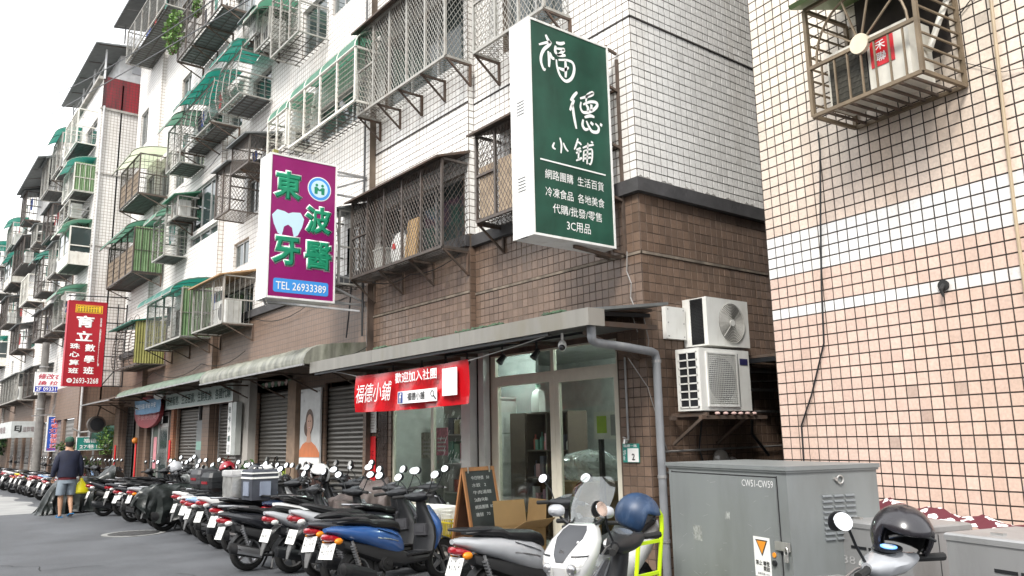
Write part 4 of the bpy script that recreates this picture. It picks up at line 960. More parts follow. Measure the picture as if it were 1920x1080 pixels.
    for k, (y, z, w_, h_, c_, lab) in enumerate(((10.45, 1.35, .34, .42, (.5, .16, .22), 'pink magazine poster behind the left shop window'), (10.9, 1.3, .3, .4, (.45, .43, .38), 'pale notice beside the pink poster behind the left window'), (9.6, 1.2, .28, .36, (.2, .3, .33), 'bluish poster low behind the left shop window'))):
        t = thing('poster', lab, 'poster', (6.9, y, z)); m = MB(); m.bb(0, .01, 0, w_, 0, h_); m.build('sheet', mat(f'poster paper {k}', c_, .5, var=.5, vs=18), t); m = MB(); [m.bb(-.003, -.0005, .04, w_*.8, h_*.15+q*.06, h_*.15+q*.06+.025) for q in range(4)]; m.build('print', mat('poster print', (.6, .6, .58), .5), t)
    s2 = thing('shelf_unit', 'pale shelf unit with boxes behind the left shop window', 'shelf', (7.3, 9.75, .2))
    for y in (0, .7, 1.4): m = MB(); m.bb(0, .4, y, y+.02, 0, 2.0); m.build('upright', m_plaster, s2)
    for z in (.1, .55, 1.0, 1.45, 1.95): m = MB(); m.bb(0, .4, 0, 1.42, z, z+.02); m.build('shelf_board', m_plaster, s2)
    for i in range(24):
        zl = i//8; y = .1+(i % 8)*.165; m = MB(); h = rnd.uniform(.15, .36); m.bb(-.12, .12, -.065, .065, 0, h)
        o = m.build('carton', mats_[(i*5+zl) % 8], None, (7.45, 9.75+y, .2+(.572, 1.022, 1.472)[zl])); tag(o, f'{CW[(i*5+zl) % 8]} box, {("first", "second", "third", "fourth", "fifth", "sixth", "seventh", "last")[i % 8]} from the right on the {("lower", "middle", "upper")[zl]} board behind the left window', 'carton', 'boxes behind the left window')
    # white detergent bottle on top, boxes, hanging clear bags
    t = thing('detergent_bottle', 'big white jug on top of the shop shelf behind the glass', 'bottle', (7.66, SY-.1, 1.96)); m = MB()
    m.loft([[(a*k, b*k*1.5, h) for a, b in ((-.06, -.06), (.06, -.06), (.07, 0), (.06, .06), (-.06, .06), (-.07, 0))] for k, h in ((.9, 0), (1, .02), (1, .2), (.75, .3), (.3, .33), (.3, .36))]); m.build('body', mat('white jug', (.7, .72, .7), .4), t, smooth=True)
    m = MB(); m.tube([(0, 0, .36), (0, 0, .40)], .03, 10); m.build('cap', mats_[7], t)
    plastic = mat('crumpled clear plastic', (.55, .6, .6), .15, var=.3, vs=14, alpha=.45, bump=1, bs=12, spec=.8)
    def crumple(name, lab, c, r, sq):
        t = thing(name, lab, 'plastic bag', c); m = MB(); rg = []
        for j in range(9):
            ph = math.pi*j/8; ph = min(max(ph, .05), math.pi-.05)
            rg.append([(r*sq[0]*math.sin(ph)*math.cos(a)*(1+rnd.uniform(-.18, .18)), r*sq[1]*math.sin(ph)*math.sin(a)*(1+rnd.uniform(-.18, .18)), r*sq[2]*math.cos(ph)*(1+rnd.uniform(-.15, .15))) for a in [i*2*math.pi/16 for i in range(16)]])
        m.loft(rg); m.build('bag', plastic, t); return t
    crumple('plastic_wrap', 'heap of crumpled clear plastic on the box inside the shop', (7.05, 7.45, 1.22), .3, (.8, 1.7, .7))
    crumple('plastic_wrap', 'clear plastic bundle hanging high behind the right door pane', (7.5, 6.9, 2.05), .22, (.7, 1.5, .8))
    t = thing('paper_bundle', 'brown paper bundle on the top rack behind the right door pane', 'bundle', (7.5, 6.85, 2.3)); m = MB()
    m.loft([[(.16*math.cos(a)*k, y, .10*math.sin(a)*k*(1+.2*math.sin(3*a+y*8))) for a in [i*math.pi/6 for i in range(12)]] for y, k in ((-.5, .5), (-.3, 1), (0, 1.2), (.3, 1), (.45, .6))]); m.build('bundle', mat('kraft paper', (.35, .30, .24), .6, bump=1, bs=10), t)
    t = thing('wire_rack', 'white wire rack full of goods behind the right door pane', 'rack', (7.7, 6.45, .2)); 
    for z in (.6, 1.1, 1.55, 1.9):
        m = MB(); [m.bar((0, y, z), (.4, y, z), .008, n=3) for y in [i*.08 for i in range(13)]]; [m.bar((x, 0, z), (x, .96, z), .012) for x in (0, .2, .4)]; m.build('shelf', m_white, t, fix=False)
    for x in (0, .4):
        for y in (0, .96): m = MB(); m.bar((x, y, 0), (x, y, 2.2), .022); m.build('upright', m_white, t)
    for i in range(21):
        z = (.6, 1.1, 1.55)[i//7]; y = .08+(i % 7)*.13; m = MB(); h = rnd.uniform(.15, .34); m.bb(-.08, .08, -.045, .045, 0, h)
        o = m.build('carton', mats_[i % 8], None, (7.9, 6.45+y, .2+z+.007)); tag(o, f'{CW[i % 8]} carton, {["first", "second", "third", "fourth", "fifth", "sixth", "last"][i % 7]} from the alley side, on the {"lower" if z < 1 else "middle" if z < 1.4 else "upper"} wire rack', 'carton', 'cartons on the wire rack')
    t = thing('letter_box', 'white letter box with green notice hanging inside the right door', 'letter box', (6.75, 6.82, 1.56)); m = MB(); m.bb(0, .14, -.24, .24, 0, .32); m.build('box', mat('cream metal', (.62, .62, .56), .5), t)
    m = MB(); m.bb(-.004, 0, .03, .19, .07, .27); m.build('notice', mat('lime paper', (.35, .5, .06), .6), t); m = MB(); m.bb(-.004, 0, -.21, -.04, .04, .28); m.build('printed_panel', mat('grey print panel', (.3, .3, .3), .6), t)
    m = MB(); m.bar((.07, .2, -1.36), (.07, .2, 0), .05); m.bar((.07, -.2, -1.36), (.07, -.2, 0), .05); m.build('stand_leg', m_black, t)
    cb = mat('corrugated cardboard', (.19, .12, .048), .8, var=.08, bump=.1)
    t = thing('cardboard_box', 'tall brown carton inside the shop under the plastic heap', 'cardboard box', (7.05, 7.5, .2)); m = MB(); m.bb(-.25, .25, -.42, .42, 0, .85); m.build('box', cb, t); m = MB(); m.bb(-.256, -.25, -.03, .03, .02, .83); m.build('tape', mat('brown tape', (.25, .16, .07), .3), t)

    # ---- awning over the shop
    A = thing('shop_awning', 'long flat shop awning with grey metal fascia and mossy top over the corner shop', 'awning', (5.3, 5.57, 2.65)); A.location = (0, 0, 0)
    fm = mat('weathered fascia metal', (.27, .26, .235), .5, .4, var=.12, dirt=((.20, .18, .13), .7, 1.6), streak=1)
    for a, b in ((5.57, 7.75), (7.755, 9.9), (9.905, 11.93)):
        m = MB(); m.bb(5.30, 5.325, a, b, 2.65, 2.82); m.build('fascia_panel', fm, A)
    m = MB(); m.bb(5.325, 5.52, 5.57, 5.60, 2.65, 2.82); m.build('end_cap', fm, A)
    m = MB(); m.prism([(5.325, 2.79), (6.5, 2.95), (6.5, 2.98), (5.325, 2.82)], lambda u, v, d: (u, d, v), 5.60, 11.9); m.build('roof_sheet', m_greyroof, A)
    m = MB(); m.bb(5.33, 6.42, 5.9, 11.85, 2.735, 2.755); m.build('soffit', mat('dark soffit', (.10, .10, .10), .7, var=.2), A)
    for y in (5.75, 7.4, 9.0, 10.6, 11.8):
        m = MB(); m.bar((5.36, y, 2.70), (6.45, y, 2.72), .05); m.build('beam', m_rust, A)
    m = MB(); m.bar((5.34, 6.2, 2.63), (5.34, 11.8, 2.63), .03); m.build('gutter_bar', m_black, A)
    m = MB(); m.bb(5.9, 5.94, 6.3, 9.0, 2.68, 2.71); m.build('light_track', m_black, A)
    m = MB(); m.tube([(5.42, 5.75, 2.60), (5.9, 5.9, 2.52), (6.48, 6.05, 2.42)], .028, 8); m.build('strut', m_rust, A)
    ms_ = MB()
    for y0, y1 in ((7.0, 7.9), (8.5, 8.9), (9.6, 9.95), (6.0, 6.3)):
        for _ in range(160): 
            y = rnd.uniform(y0, y1); x = 5.33+abs(rnd.gauss(0, .05)); s = .018
            ms_.add([(x-s, y, 2.83), (x+s, y-s, 2.83+rnd.random()*.03), (x, y+s, 2.83+rnd.random()*.04)], [(0, 1, 2)])
    tag(stuff(ms_.build('moss', [m_leafd], fix=False)), 'clumps of moss growing along the top of the shop awning', 'moss')
    for k, y in enumerate((7.1, 7.75, 8.5, 9.0, 9.6, 10.4)):
        t = thing('spot_lamp', f'small black spot lamp under the awning, {["nearest the corner", "second from the corner", "third from the corner", "fourth from the corner", "fifth from the corner", "farthest from the corner"][k]}', 'spot lamp', (5.92, y, 2.68), 0, 'spot lamps under the awning')
        m = MB(); m.bar((0, 0, 0), (0, 0, -.09), .02); m.bar((0, -.04, -.09), (0, .04, -.09), .02); m.build('bracket', m_black, t)
        m = MB(); m.tube([(.03, .0, -.10), (-.04, .02, -.19)], [.03, .045], 10); m.build('lamp_head', m_black, t)
    t = thing('security_camera', 'small white dome camera hanging under the awning near its right end', 'camera', (5.5, 6.18, 2.63)); m = MB(); m.tube([(0, 0, .02), (0, 0, -.07)], .013, 8); m.build('stem', m_white, t)
    m = MB(); m.sphere((0, 0, -.11), .045, sz=1.3); m.build('body', m_white, t, smooth=True); m = MB(); m.sphere((-.016, -.012, -.13), .035); m.build('dome', m_blackg, t, smooth=True)
    # banner
    Bn = thing('banner', 'red vinyl banner tied under the shop awning with white lettering', 'banner', (5.45, 7.8, 2.0))
    m = MB(); rr = []
    for j in range(9):
        v = j/8; rr.append([(-.0+.03*math.sin(i*.9+v*3)*(.3+.7*(1-v))+.02*math.sin(i*2.3)*(1-v), i*2.84/24, -.02*math.sin(i*math.pi/24)*(1)+v*(.52)) for i in range(25)])
    m.loft(rr, closed=False); m.build('sheet', mat('red vinyl', (.50, .008, .014), .25, var=.2, vs=3, bump=.35, bs=9), Bn, smooth=True, fix=False)
    wp = mat('white vinyl print', (.85, .85, .85), .4)
    b = MB(); b.bb(-.055, -.05, .16, .48, .11, .44); b.build('white_square', wp, Bn)
    b = MB(); b.bb(-.055, -.05, .60, 1.55, .06, .22); b.build('white_strip', wp, Bn)
    b = MB(); b.bb(-.058, -.0552, 1.42, 1.535, .07, .21); b.build('blue_square', mat('navy print', (.03, .06, .25), .5), Bn)
    text('f', wp, Bn, (-.060, 1.50, .075), (0, -1, 0), (0, 0, 1), .12, bold=.03)
    text('福德小舖', mat('black print', (.02, .02, .02), .6), Bn, (-.058, 1.3, .095), (0, -1, 0), (0, 0, 1), .10, .42, bold=.015)
    mg = MB(); mg.tube([(-.058, .70+.035*math.cos(a), .155+.035*math.sin(a)) for a in [i*math.pi/6 for i in range(13)]], .005, 5); mg.bar((-.058, .67, .13), (-.058, .62, .085), .012); mg.build('magnifier_mark', mat('black print', (.02,)*3), Bn)
    text('歡迎加入社團', wp, Bn, (-.055, 1.62, .33), (0, -1, 0), (0, .0, 1), .14, 1.02, bold=.02)
    text('福德小鋪', wp, Bn, (-.062, 2.72, .12), (0, -1, 0), (0, 0, 1), .26, 1.02, bold=.0, shear=.25)
    m = MB(); m.tube([(0, 0, .5), (.1, -.8, .60), (-.08, -1.5, .62)], .006, 5); m.build('rope', m_white, Bn); m = MB(); m.tube([(0, 2.84, .52), (.0, 3.3, .6), (-.05, 3.6, .64)], .006, 5); m.build('rope', m_white, Bn)
    # pipe down the corner
    pc = mat('grey plastic pipe', (.20, .21, .225), .42, var=.1, dirt=((.4, .4, .38), .3, 7))
    t = thing('drain_pipe', 'grey plastic drain pipe from the awning gutter down the corner of the shop', 'pipe', (6.56, 5.86, 0)); t.location = (0, 0, 0)
    m = MB(); m.tube([(5.42, 5.66, 2.66), (5.42, 5.66, 2.56), (5.44, 5.67, 2.52), (5.50, 5.69, 2.50), (6.0, 5.76, 2.49), (6.46, 5.84, 2.475), (6.53, 5.85, 2.46), (6.555, 5.855, 2.40), (6.56, 5.86, 1.5), (6.56, 5.86, .0)], .045, 12); m.build('pipe', pc, t, smooth=True)
    for z in (2.36, 1.15, .5): m = MB(); m.tube([(6.56, 5.86, z), (6.56, 5.86, z+.03)], .052, 12); m.build('clamp', m_galv, t)
    # wall tap, number plates, wires, broken awning wing at the corner
    t = thing('wall_tap', 'small water tap on a thin pipe beside the shop door', 'tap', (6.48, 6.25, 1.55)); m = MB(); m.tube([(0, 0, .9), (0, 0, 0), (-.02, .02, -.03)], .012, 6); m.build('pipe', m_galv, t); m = MB(); m.tube([(0, .0, 0), (-.05, .01, 0), (-.06, .01, -.04)], .014, 8); m.bar((-.03, .01, .02), (-.03, .05, .03), .012); m.build('tap', m_alu, t)
    t = thing('house_number', 'green and white house number plate 2 beside the shop door', 'number plate', (6.49, 6.34, 1.31)); m = MB(); m.bb(-.012, 0, -.24, 0, 0, .20); m.build('plate', mat('green enamel', (.02, .22, .18), .4), t); m = MB(); m.bb(-.016, -.0122, -.235, -.075, .005, .15); m.build('white_panel', m_white, t)
    text('2', mat('black print', (.02,)*3), t, (-.018, -.14, .025), (0, -1, 0), (0, 0, 1), .07, bold=.02); text('福德一路', wp, t, (-.018, -.02, .162), (0, -1, 0), (0, 0, 1), .03, .2, bold=.01); text('2弄\n新', wp, t, (-.018, -.015, .02), (0, -1, 0), (0, 0, 1), .11, .04)
    m = MB()
    m.tube([(6.44, 6.1, 3.62), (6.46, 6.14, 3.4), (6.44, 6.06, 3.25), (6.46, 6.1, 3.1), (6.42, 6.0, 2.95), (6.3, 6.1, 2.9)], .007, 5)
    m.tube([(6.3, 6.3, 2.95), (6.38, 6.1, 2.98), (6.4, 6.02, 2.85), (6.44, 6.0, 2.7)], .008, 5)
    m.tube([(6.47, 5.93, 2.86), (6.5, 5.9, 2.6), (6.49, 5.91, 2.5)], .006, 5); m.tube([(6.2, 5.93, 2.4), (6.47, 5.92, 2.1), (6.62, 5.92, 1.7), (6.75, 5.93, 1.4)], .005, 5)
    tag(m.build('cables', mat('grey cable', (.25, .24, .23), .6)), 'tangle of loose cables at the corner end of the shop awning', 'cables')
    t = thing('awning_remnant', 'dark sagging end flap of roofing at the brown tiled corner', 'awning', (6.0, 6.0, 2.85)); m = MB(); m.box((.15, .1, .05), (.75, .5, .03), ry=R(-4)); m.build('sheet', m_rust, t); m = MB(); m.bar((-.3, -.12, -.02), (.5, -.12, .02), .04); m.build('edge_bar', m_black, t)
corner_shop()

# ------------------------------------------------------------------ shuttered shops farther along
m_slat = mat('shutter slat metal', (.15, .14, .125), .38, .65, var=.15, vs=3, dirt=((.08, .07, .06), .5, 2))
def shutter(label, X, y0, y1, z0, z1, mt=None):
    t = thing('roller_shutter', label, 'roller shutter', (X, y0, z0)); L = y1-y0; n = int((z1-z0)/.078)
    m = MB(); prof = [(0, 0), (-.010, .012), (-.018, .035), (-.010, .060), (0, .070), (.004, .076), (.004, 0)]
    m.prism(prof, lambda u, v, d: (u, d, v), 0, L); me = m.mesh('slat', mt or m_slat)
    for k in range(n): put('slat', me, t, (0, 0, k*.078))
    m = MB(); m.bb(-.03, .02, -.04, 0, 0, z1-z0); m.build('guide_rail', m_galv, t); m = MB(); m.bb(-.03, .02, L, L+.04, 0, z1-z0); m.build('guide_rail', m_galv, t)
    return t
def shops():
    shutter('closed grey roller shutter right of the poster of a smiling woman', 6.36, 12.0, 13.45, .05, 2.62)
    shutter('closed roller shutter stopped above a picture panel with a hand', 6.36, 14.95, 16.7, 1.12, 2.62)
    shutter('closed roller shutter behind the narrow upright shop sign', 6.36, 17.5, 19.2, .05, 2.5)
    shutter('closed roller shutter with peeling white stickers', 6.24, 20.4, 21.9, .05, 2.5)
    gm = mat('grey door paint', (.16, .17, .17), .45, var=.15)
    t = thing('metal_door', 'plain grey metal door between the brick pier and the stickered shutter', 'door', (6.2, 19.75, .05)); m = MB(); m.bb(-.03, .03, 0, .62, 0, 2.1); m.build('panel', gm, t); m = MB(); m.bb(-.036, -.03, .05, .57, 1.4, 1.6); m.build('green_stripe', mat('pale green tape', (.2, .35, .3), .4), t)
    brick = mat('orange brick', (.30, .13, .07), .8, var=.3, vs=9)
    for lab, x, y in (('narrow orange brick pier between two roller shutters', 6.2, 19.45), ('orange brick pier left of the stickered shutter', 6.08, 22.0)):
        t = thing('brick_pier', lab, 'pier', (x, y, 0)); m = MB(); m.bb(.01, .2, .005, .245, 0, 2.5); m.build('mortar_core', m_grout_tan, t)
        m = MB(); m.bb(0, .1, 0, .118, 0, .062); me = m.mesh('brick', brick)
        for k in range(35): 
            for j in (0, 1): put('brick', me, t, (rnd.uniform(-.006, .004), j*.13, k*.071))
    # poster panel
    t = thing('advertising_poster', 'upright advertising poster of a smiling young woman beside the shutter', 'poster', (6.22, 13.5, 1.1))
    m = MB(); m.bb(0, .03, 0, .86, 0, 1.45); m.build('board', mat('pale poster board', (.55, .56, .55), .3), t)
    sk = mat('printed skin', (.55, .33, .24), .5, var=.08); hr = mat('printed hair', (.10, .05, .03), .5); orr = mat('printed orange top', (.55, .18, .07), .5)
    def disc(nm, mt, cy, cz, ry, rz, x): m = MB(); n = 24; m.prism([(cy+ry*math.cos(2*math.pi*i/n), cz+rz*math.sin(2*math.pi*i/n)) for i in range(n)], lambda u, v, d: (d, u, v), -x-.001, -x+.0008); m.build(nm, mt, t)
    m = MB(); m.prism([(.0, .22), (.86, .22), (.86, .34), (.72, .45), (.55, .50), (.36, .50), (.16, .42), (0, .3)], lambda u, v, d: (d, u, v), -.004, -.0015); m.build('printed_top', orr, t)
    disc('printed_hair', hr, .44, .86, .17, .22, .003); disc('printed_hair', hr, .50, .74, .17, .16, .0035)
    m = MB(); m.prism([(.36, .48), (.55, .48), (.52, .70), (.40, .70)], lambda u, v, d: (d, u, v), -.0062, -.0045); m.build('printed_neck', sk, t)
    disc('printed_face', sk, .43, .82, .12, .165, .0075); disc('printed_eye', hr, .39, .86, .018, .010, .0095); disc('printed_eye', hr, .47, .86, .018, .010, .0095); disc('printed_smile', mat('printed lips', (.6, .1, .1), .5), .43, .745, .035, .012, .0095); disc('printed_smile', m_white, .43, .748, .026, .006, .011)
    m = MB(); m.bb(-.006, -.001, .0, .86, 0, .2); m.build('caption_strip', m_white, t); m = MB(); m.bb(-.0085, -.0065, .36, .42, .07, .13); m.bb(-.0085, -.0065, .22, .34, .09, .11); m.build('caption_mark', mat('black print', (.02,)*3), t)
    m = MB(); [m.tube([(-.012, y, z), (-.001, y, z)], .014, 8) for y in (.05, .81) for z in (.06, 1.39)]; m.build('bolts', m_galv, t)
    p = MB(); p.bb(6.25, 6.3, 13.47, 14.5, 0, 1.1); tag(p.build('tiled_pier', mat('dark maroon tile', (.06, .035, .03), .35)), 'dark maroon pier below the poster', 'pier')
    t = thing('concrete_pier', 'pale concrete pier left of the picture panel', 'pier', (6.12, 16.75, 0)); m = MB(); m.bb(0, .2, 0, .7, 0, 2.95); m.build('shaft', m_cement, t)
    t = thing('concrete_pier', 'tan pier between the poster and the picture panel shutter', 'pier', (6.18, 14.5, 0)); m = MB(); m.bb(0, .12, 0, .38, 0, 2.75); m.build('shaft', mat('tan render', (.24, .17, .12), .8, var=.2), t); 
    # picture panel and leaf header
    t = thing('picture_panel', 'low picture panel with a raised hand and a lime green edge below the shutter', 'sign', (6.36, 14.95, .5)); m = MB(); m.bb(-.01, .02, 0, 1.75, 0, .6); m.build('board', mat('white picture', (.5, .5, .5), .4), t)
    m = MB(); m.bb(-.014, -.0105, 0, .5, 0, .6); m.build('lime_area', mat('printed lime', (.35, .45, .05), .5), t)
    hd = MB(); hp = [(1.35, 0), (1.15, .12), (1.0, .3), (1.0, .42), (1.05, .43), (1.1, .33), (1.1, .52), (1.14, .53), (1.17, .36), (1.2, .56), (1.24, .56), (1.24, .36), (1.3, .53), (1.34, .52), (1.31, .34), (1.38, .45), (1.41, .43), (1.38, .25), (1.5, .1), (1.55, 0)]
    hd.prism(hp, lambda u, v, d: (d, u, v), -.015, -.0125); hd.build('printed_hand', sk, t)
    t = thing('shop_sign', 'dark green picture header with pale blossoms above the second shutter', 'sign', (6.28, 14.9, 2.5)); m = MB(); m.bb(0, .08, 0, 1.85, .12, .42); m.build('board', mat('dark green picture', (.03, .06, .045), .3), t)
    for k in range(9):
        m = MB(); y = .15+k*.17; m.prism([(y+.08*math.cos(a)*(1+.3*math.sin(3*a)), .25+.06*math.sin(a)) for a in [i*math.pi/6 for i in range(12)]], lambda u, v, d: (d, u, v), -.006, -.002); m.build('printed_petal', mat('petal print', (.6, .45, .42), .5) if k % 2 else mat('leaf print', (.12, .22, .14), .5), t)
    # long sign with the goods on offer
    dk = mat('dark green ink', (.03, .07, .06), .6)
    t = thing('shop_sign', 'long pale sign reading a list of goods above the closed shutters', 'sign', (6.0, 17.4, 2.5)); m = MB(); m.bb(0, .12, 0, 5.15, 0, .36); m.build('board', mat('pale green-grey signboard', (.42, .50, .47), .5, var=.05), t)
    m = MB(); m.bb(-.012, .0, 0, 5.15, -.02, .0); m.bb(-.012, 0, 0, 5.15, .36, .38); m.bb(-.012, .12, -.02, .0, -.02, .38); m.build('frame', m_alu, t)
    text('票券販售、生活百貨、生鮮美食、各國代購', dk, t, (-.004, 5.0, .07), (0, -1, 0), (0, 0, 1), .24, 4.85, bold=.02)
    t = thing('shop_sign', 'narrow upright white sign with four characters on a grey box', 'sign', (5.95, 17.02, 1.35)); m = MB(); m.bb(0, .12, 0, .48, 0, 1.1); m.build('box', mat('galvanised box', (.42, .44, .42), .5, .3), t)
    m = MB(); m.bb(-.006, 0, .25, .48, .02, 1.1); m.build('face', m_white, t)
    for k, ch in enumerate('佳卡小舖'): text(ch, dk, t, (-.008, .44, .88-k*.2), (0, -1, 0), (0, 0, 1), .13, .14, bold=.02)
    m = MB(); m.bb(-.0085, -.0065, .29, .43, .06, .22); m.build('grey_label', mat('grey label', (.45, .45, .45)), t)
    # round red sign with a pale blue cloth
    t = thing('shop_sign', 'faded red oval shop sign half covered by a blue cloth banner', 'sign', (5.95, 22.9, 2.15)); m = MB(); n = 26
    m.prism([(1.3+1.35*math.cos(2*math.pi*i/n), .35+.45*math.sin(2*math.pi*i/n)) for i in range(n)], lambda u, v, d: (d, u, v), 0, .1); m.build('board', mat('faded red board', (.30, .04, .05), .5), t)
    text('早餐美而美', mat('faded pink print', (.5, .25, .25), .6), t, (-.003, 2.3, .12), (0, -1, 0), (0, 0, 1), .2, 2.0)
    t = thing('banner', 'pale blue cloth banner hung across the faded red oval sign', 'banner', (5.85, 22.5, 2.45)); m = MB()
    m.loft([[(0+.02*math.sin(i+j), i*2.6/14, j*.13-.03*math.sin(i*math.pi/14)) for i in range(15)] for j in range(4)], closed=False); m.build('cloth', mat('pale blue cloth', (.18, .32, .48), .7, var=.15), t, smooth=True, fix=False)
    text('歡迎光臨 早安 午安', m_white, t, (-.03, 2.4, .12), (0, -1, 0), (0, 0, 1), .14, 2.1)
    # glass shop door, dark doorway, pillar
    t = thing('shop_door', 'aluminium door with white-lit glass left of the brick pier', 'door', (6.12, 22.6, .05)); m = MB(); [m.bb(0, .05, a, b, c, d_) for a, b, c, d_ in ((0, .06, 0, 2.4), (.85, .95, 0, 2.4), (.06, .85, 2.0, 2.1), (.06, .85, 0, .2), (.06, .85, 2.3, 2.4), (1.5, 1.6, 0, 2.4))]; m.build('frame', m_alu, t)
    g = MB(); g.bb(.02, .026, .06, .85, .2, 2.0); g.build('glass', m_glass, t)
    g = MB(); g.bb(.02, .03, .95, 1.5, 0, 2.3); g.build('side_panel', mat('dark green panel', (.06, .08, .06), .5), t); g = MB(); g.bb(.012, .018, 1.1, 1.4, .9, 1.75); g.build('pink_poster', mat('faded pink paper', (.55, .22, .25), .6), t)
    m = MB(); m.bar((-.03, .8, 1.0), (-.03, .8, 1.3), .025); m.build('handle', m_alu, t)
    red = mat('red paper', (.62, .015, .02))
    for lab, x, y, z, h, w_ in (('narrow red couplet on the pillar at the left end of the shops', 5.9, 27.35, 1.0, .6, .12), ('red paper strip hanging on the brick pier', 6.06, 22.1, 1.15, .55, .14), ('red tasselled strip with an orange knot beside the dark doorway', 6.0, 25.3, .7, 1.0, .12)):
        t = thing('red_strip', lab, 'paper strip', (x, y, z)); m = MB(); m.bb(-.01, 0, 0, w_, 0, h); m.build('strip', red, t)
        if 'knot' in lab: m = MB(); m.sphere((-.03, .06, h+.02), .09, 10, 6); m.build('knot', mat('orange knot', (.6, .2, .02), .5), t)
    t = thing('corner_pier', 'dark tiled pier at the left end of the shops', 'pier', (5.92, 27.25, 0)); m = MB(); m.bb(0, .2, 0, .6, 0, 2.8); m.build('shaft', m_far_brown, t)
    # awnings: big mossy quarter-round, green one, dark short one
    mossy = mat('mossy fibreglass', (.19, .19, .155), .4, var=.6, vs=5, bump=.9, bs=10, dirt=((.04, .05, .025), .95, 2.2), streak=1)
    mossg = mat('green stained awning', (.10, .14, .10), .55, var=.4, vs=5, bump=.8, bs=10, dirt=((.22, .22, .2), .6, 2.2))
    for lab, y0, y1, x1, zl, zt, mt, nm in (('large pale mossy curved awning over the picture panel shutters', 11.95, 17.1, 5.2, 2.8, 3.25, mossy, 'pale'), ('green stained awning over the red oval sign', 17.15, 24.5, 5.2, 2.9, 3.2, mossg, 'green'), ('short dark tattered awning at the left end of the shops', 24.6, 28.6, 5.05, 2.85, 3.15, m_rust, 'dark')):
        t = thing('shop_awning', lab, 'awning', (x1, y0, zl)); X = 6.28 if y0 < 19 else 6.0; dx = X-x1; L = y1-y0; H = zt-zl; m = MB(); nn = 8; q = max(8, int(L/.22))
        pts = [((1-math.cos(math.pi/2*i/nn))*dx if nm != 'dark' else dx*i/nn, H*math.sin(math.pi/2*i/nn) if nm != 'dark' else H*i/nn) for i in range(nn+1)]
        if nm == 'pale': pts = [(.02, 0), (.0, .08), (.04, .17), (.14, .26), (.30, .32), (.6, .36), (dx, .40)]
        rows = [[(u+.012*math.sin(j*2.1)*(j % 2), L*j/q, v+(.012 if j % 2 else 0)) for j in range(q+1)] for u, v in pts]
        m.loft(rows, closed=False); m.loft([[(a+.0, b, c-.03) for a, b, c in r_] for r_ in rows], closed=False); m.build('curved_sheet', mt, t, smooth=True, fix=False)
        e = MB(); e.prism([(pts[0][0], pts[0][1])]+pts[1:]+[(dx, 0 if nm == 'pale' else H-.05)], lambda u, v, d: (u, d, v), -.012, .0); e.build('end_panel', mossy if nm == 'pale' else mt, t)
        f = MB(); f.bar((0, 0, -.01), (0, L, -.01), .03); f.build('edge_bar', m_galv, t)
        for k in range(int(L/1.6)+1):
            b = MB(); b.bar((.02, .1+k*1.6, -.02), (dx, .1+k*1.6, -.02), .03); b.bar((.35, .1+k*1.6, -.02), (dx, .1+k*1.6, -.35), .025); b.build('bracket', m_rust, t)
    t = thing('wall_fan', 'dark round fan unit under the short awning at the end of the shops', 'fan', (5.45, 28.1, 2.25)); m = MB(); m.tube([(-.0, -.1, 0), (0, .12, 0)], .26, 18); m.build('drum', m_caged, t); m = MB(); m.tube([(0, -.125, 0), (0, -.101, 0)], .2, 18); m.build('grille', m_black, t); m = MB(); m.bar((0, 0, .2), (.1, 0, .6), .04); m.build('bracket', m_rust, t)
    t = thing('spotlights', 'pair of white spot lamps above the end of the long goods sign', 'spot lamp', (5.9, 22.4, 2.95)); m = MB(); m.tube([(0, 0, 0), (-.14, -.15, -.12)], [.06, .09], 10); m.build('lamp_head', m_white, t); m = MB(); m.tube([(0, .25, 0), (-.14, .1, -.12)], [.06, .09], 10); m.build('lamp_head', m_white, t); m = MB(); m.bar((0, .1, 0), (.3, .1, .1), .03); m.build('arm', m_galv, t)
shops()

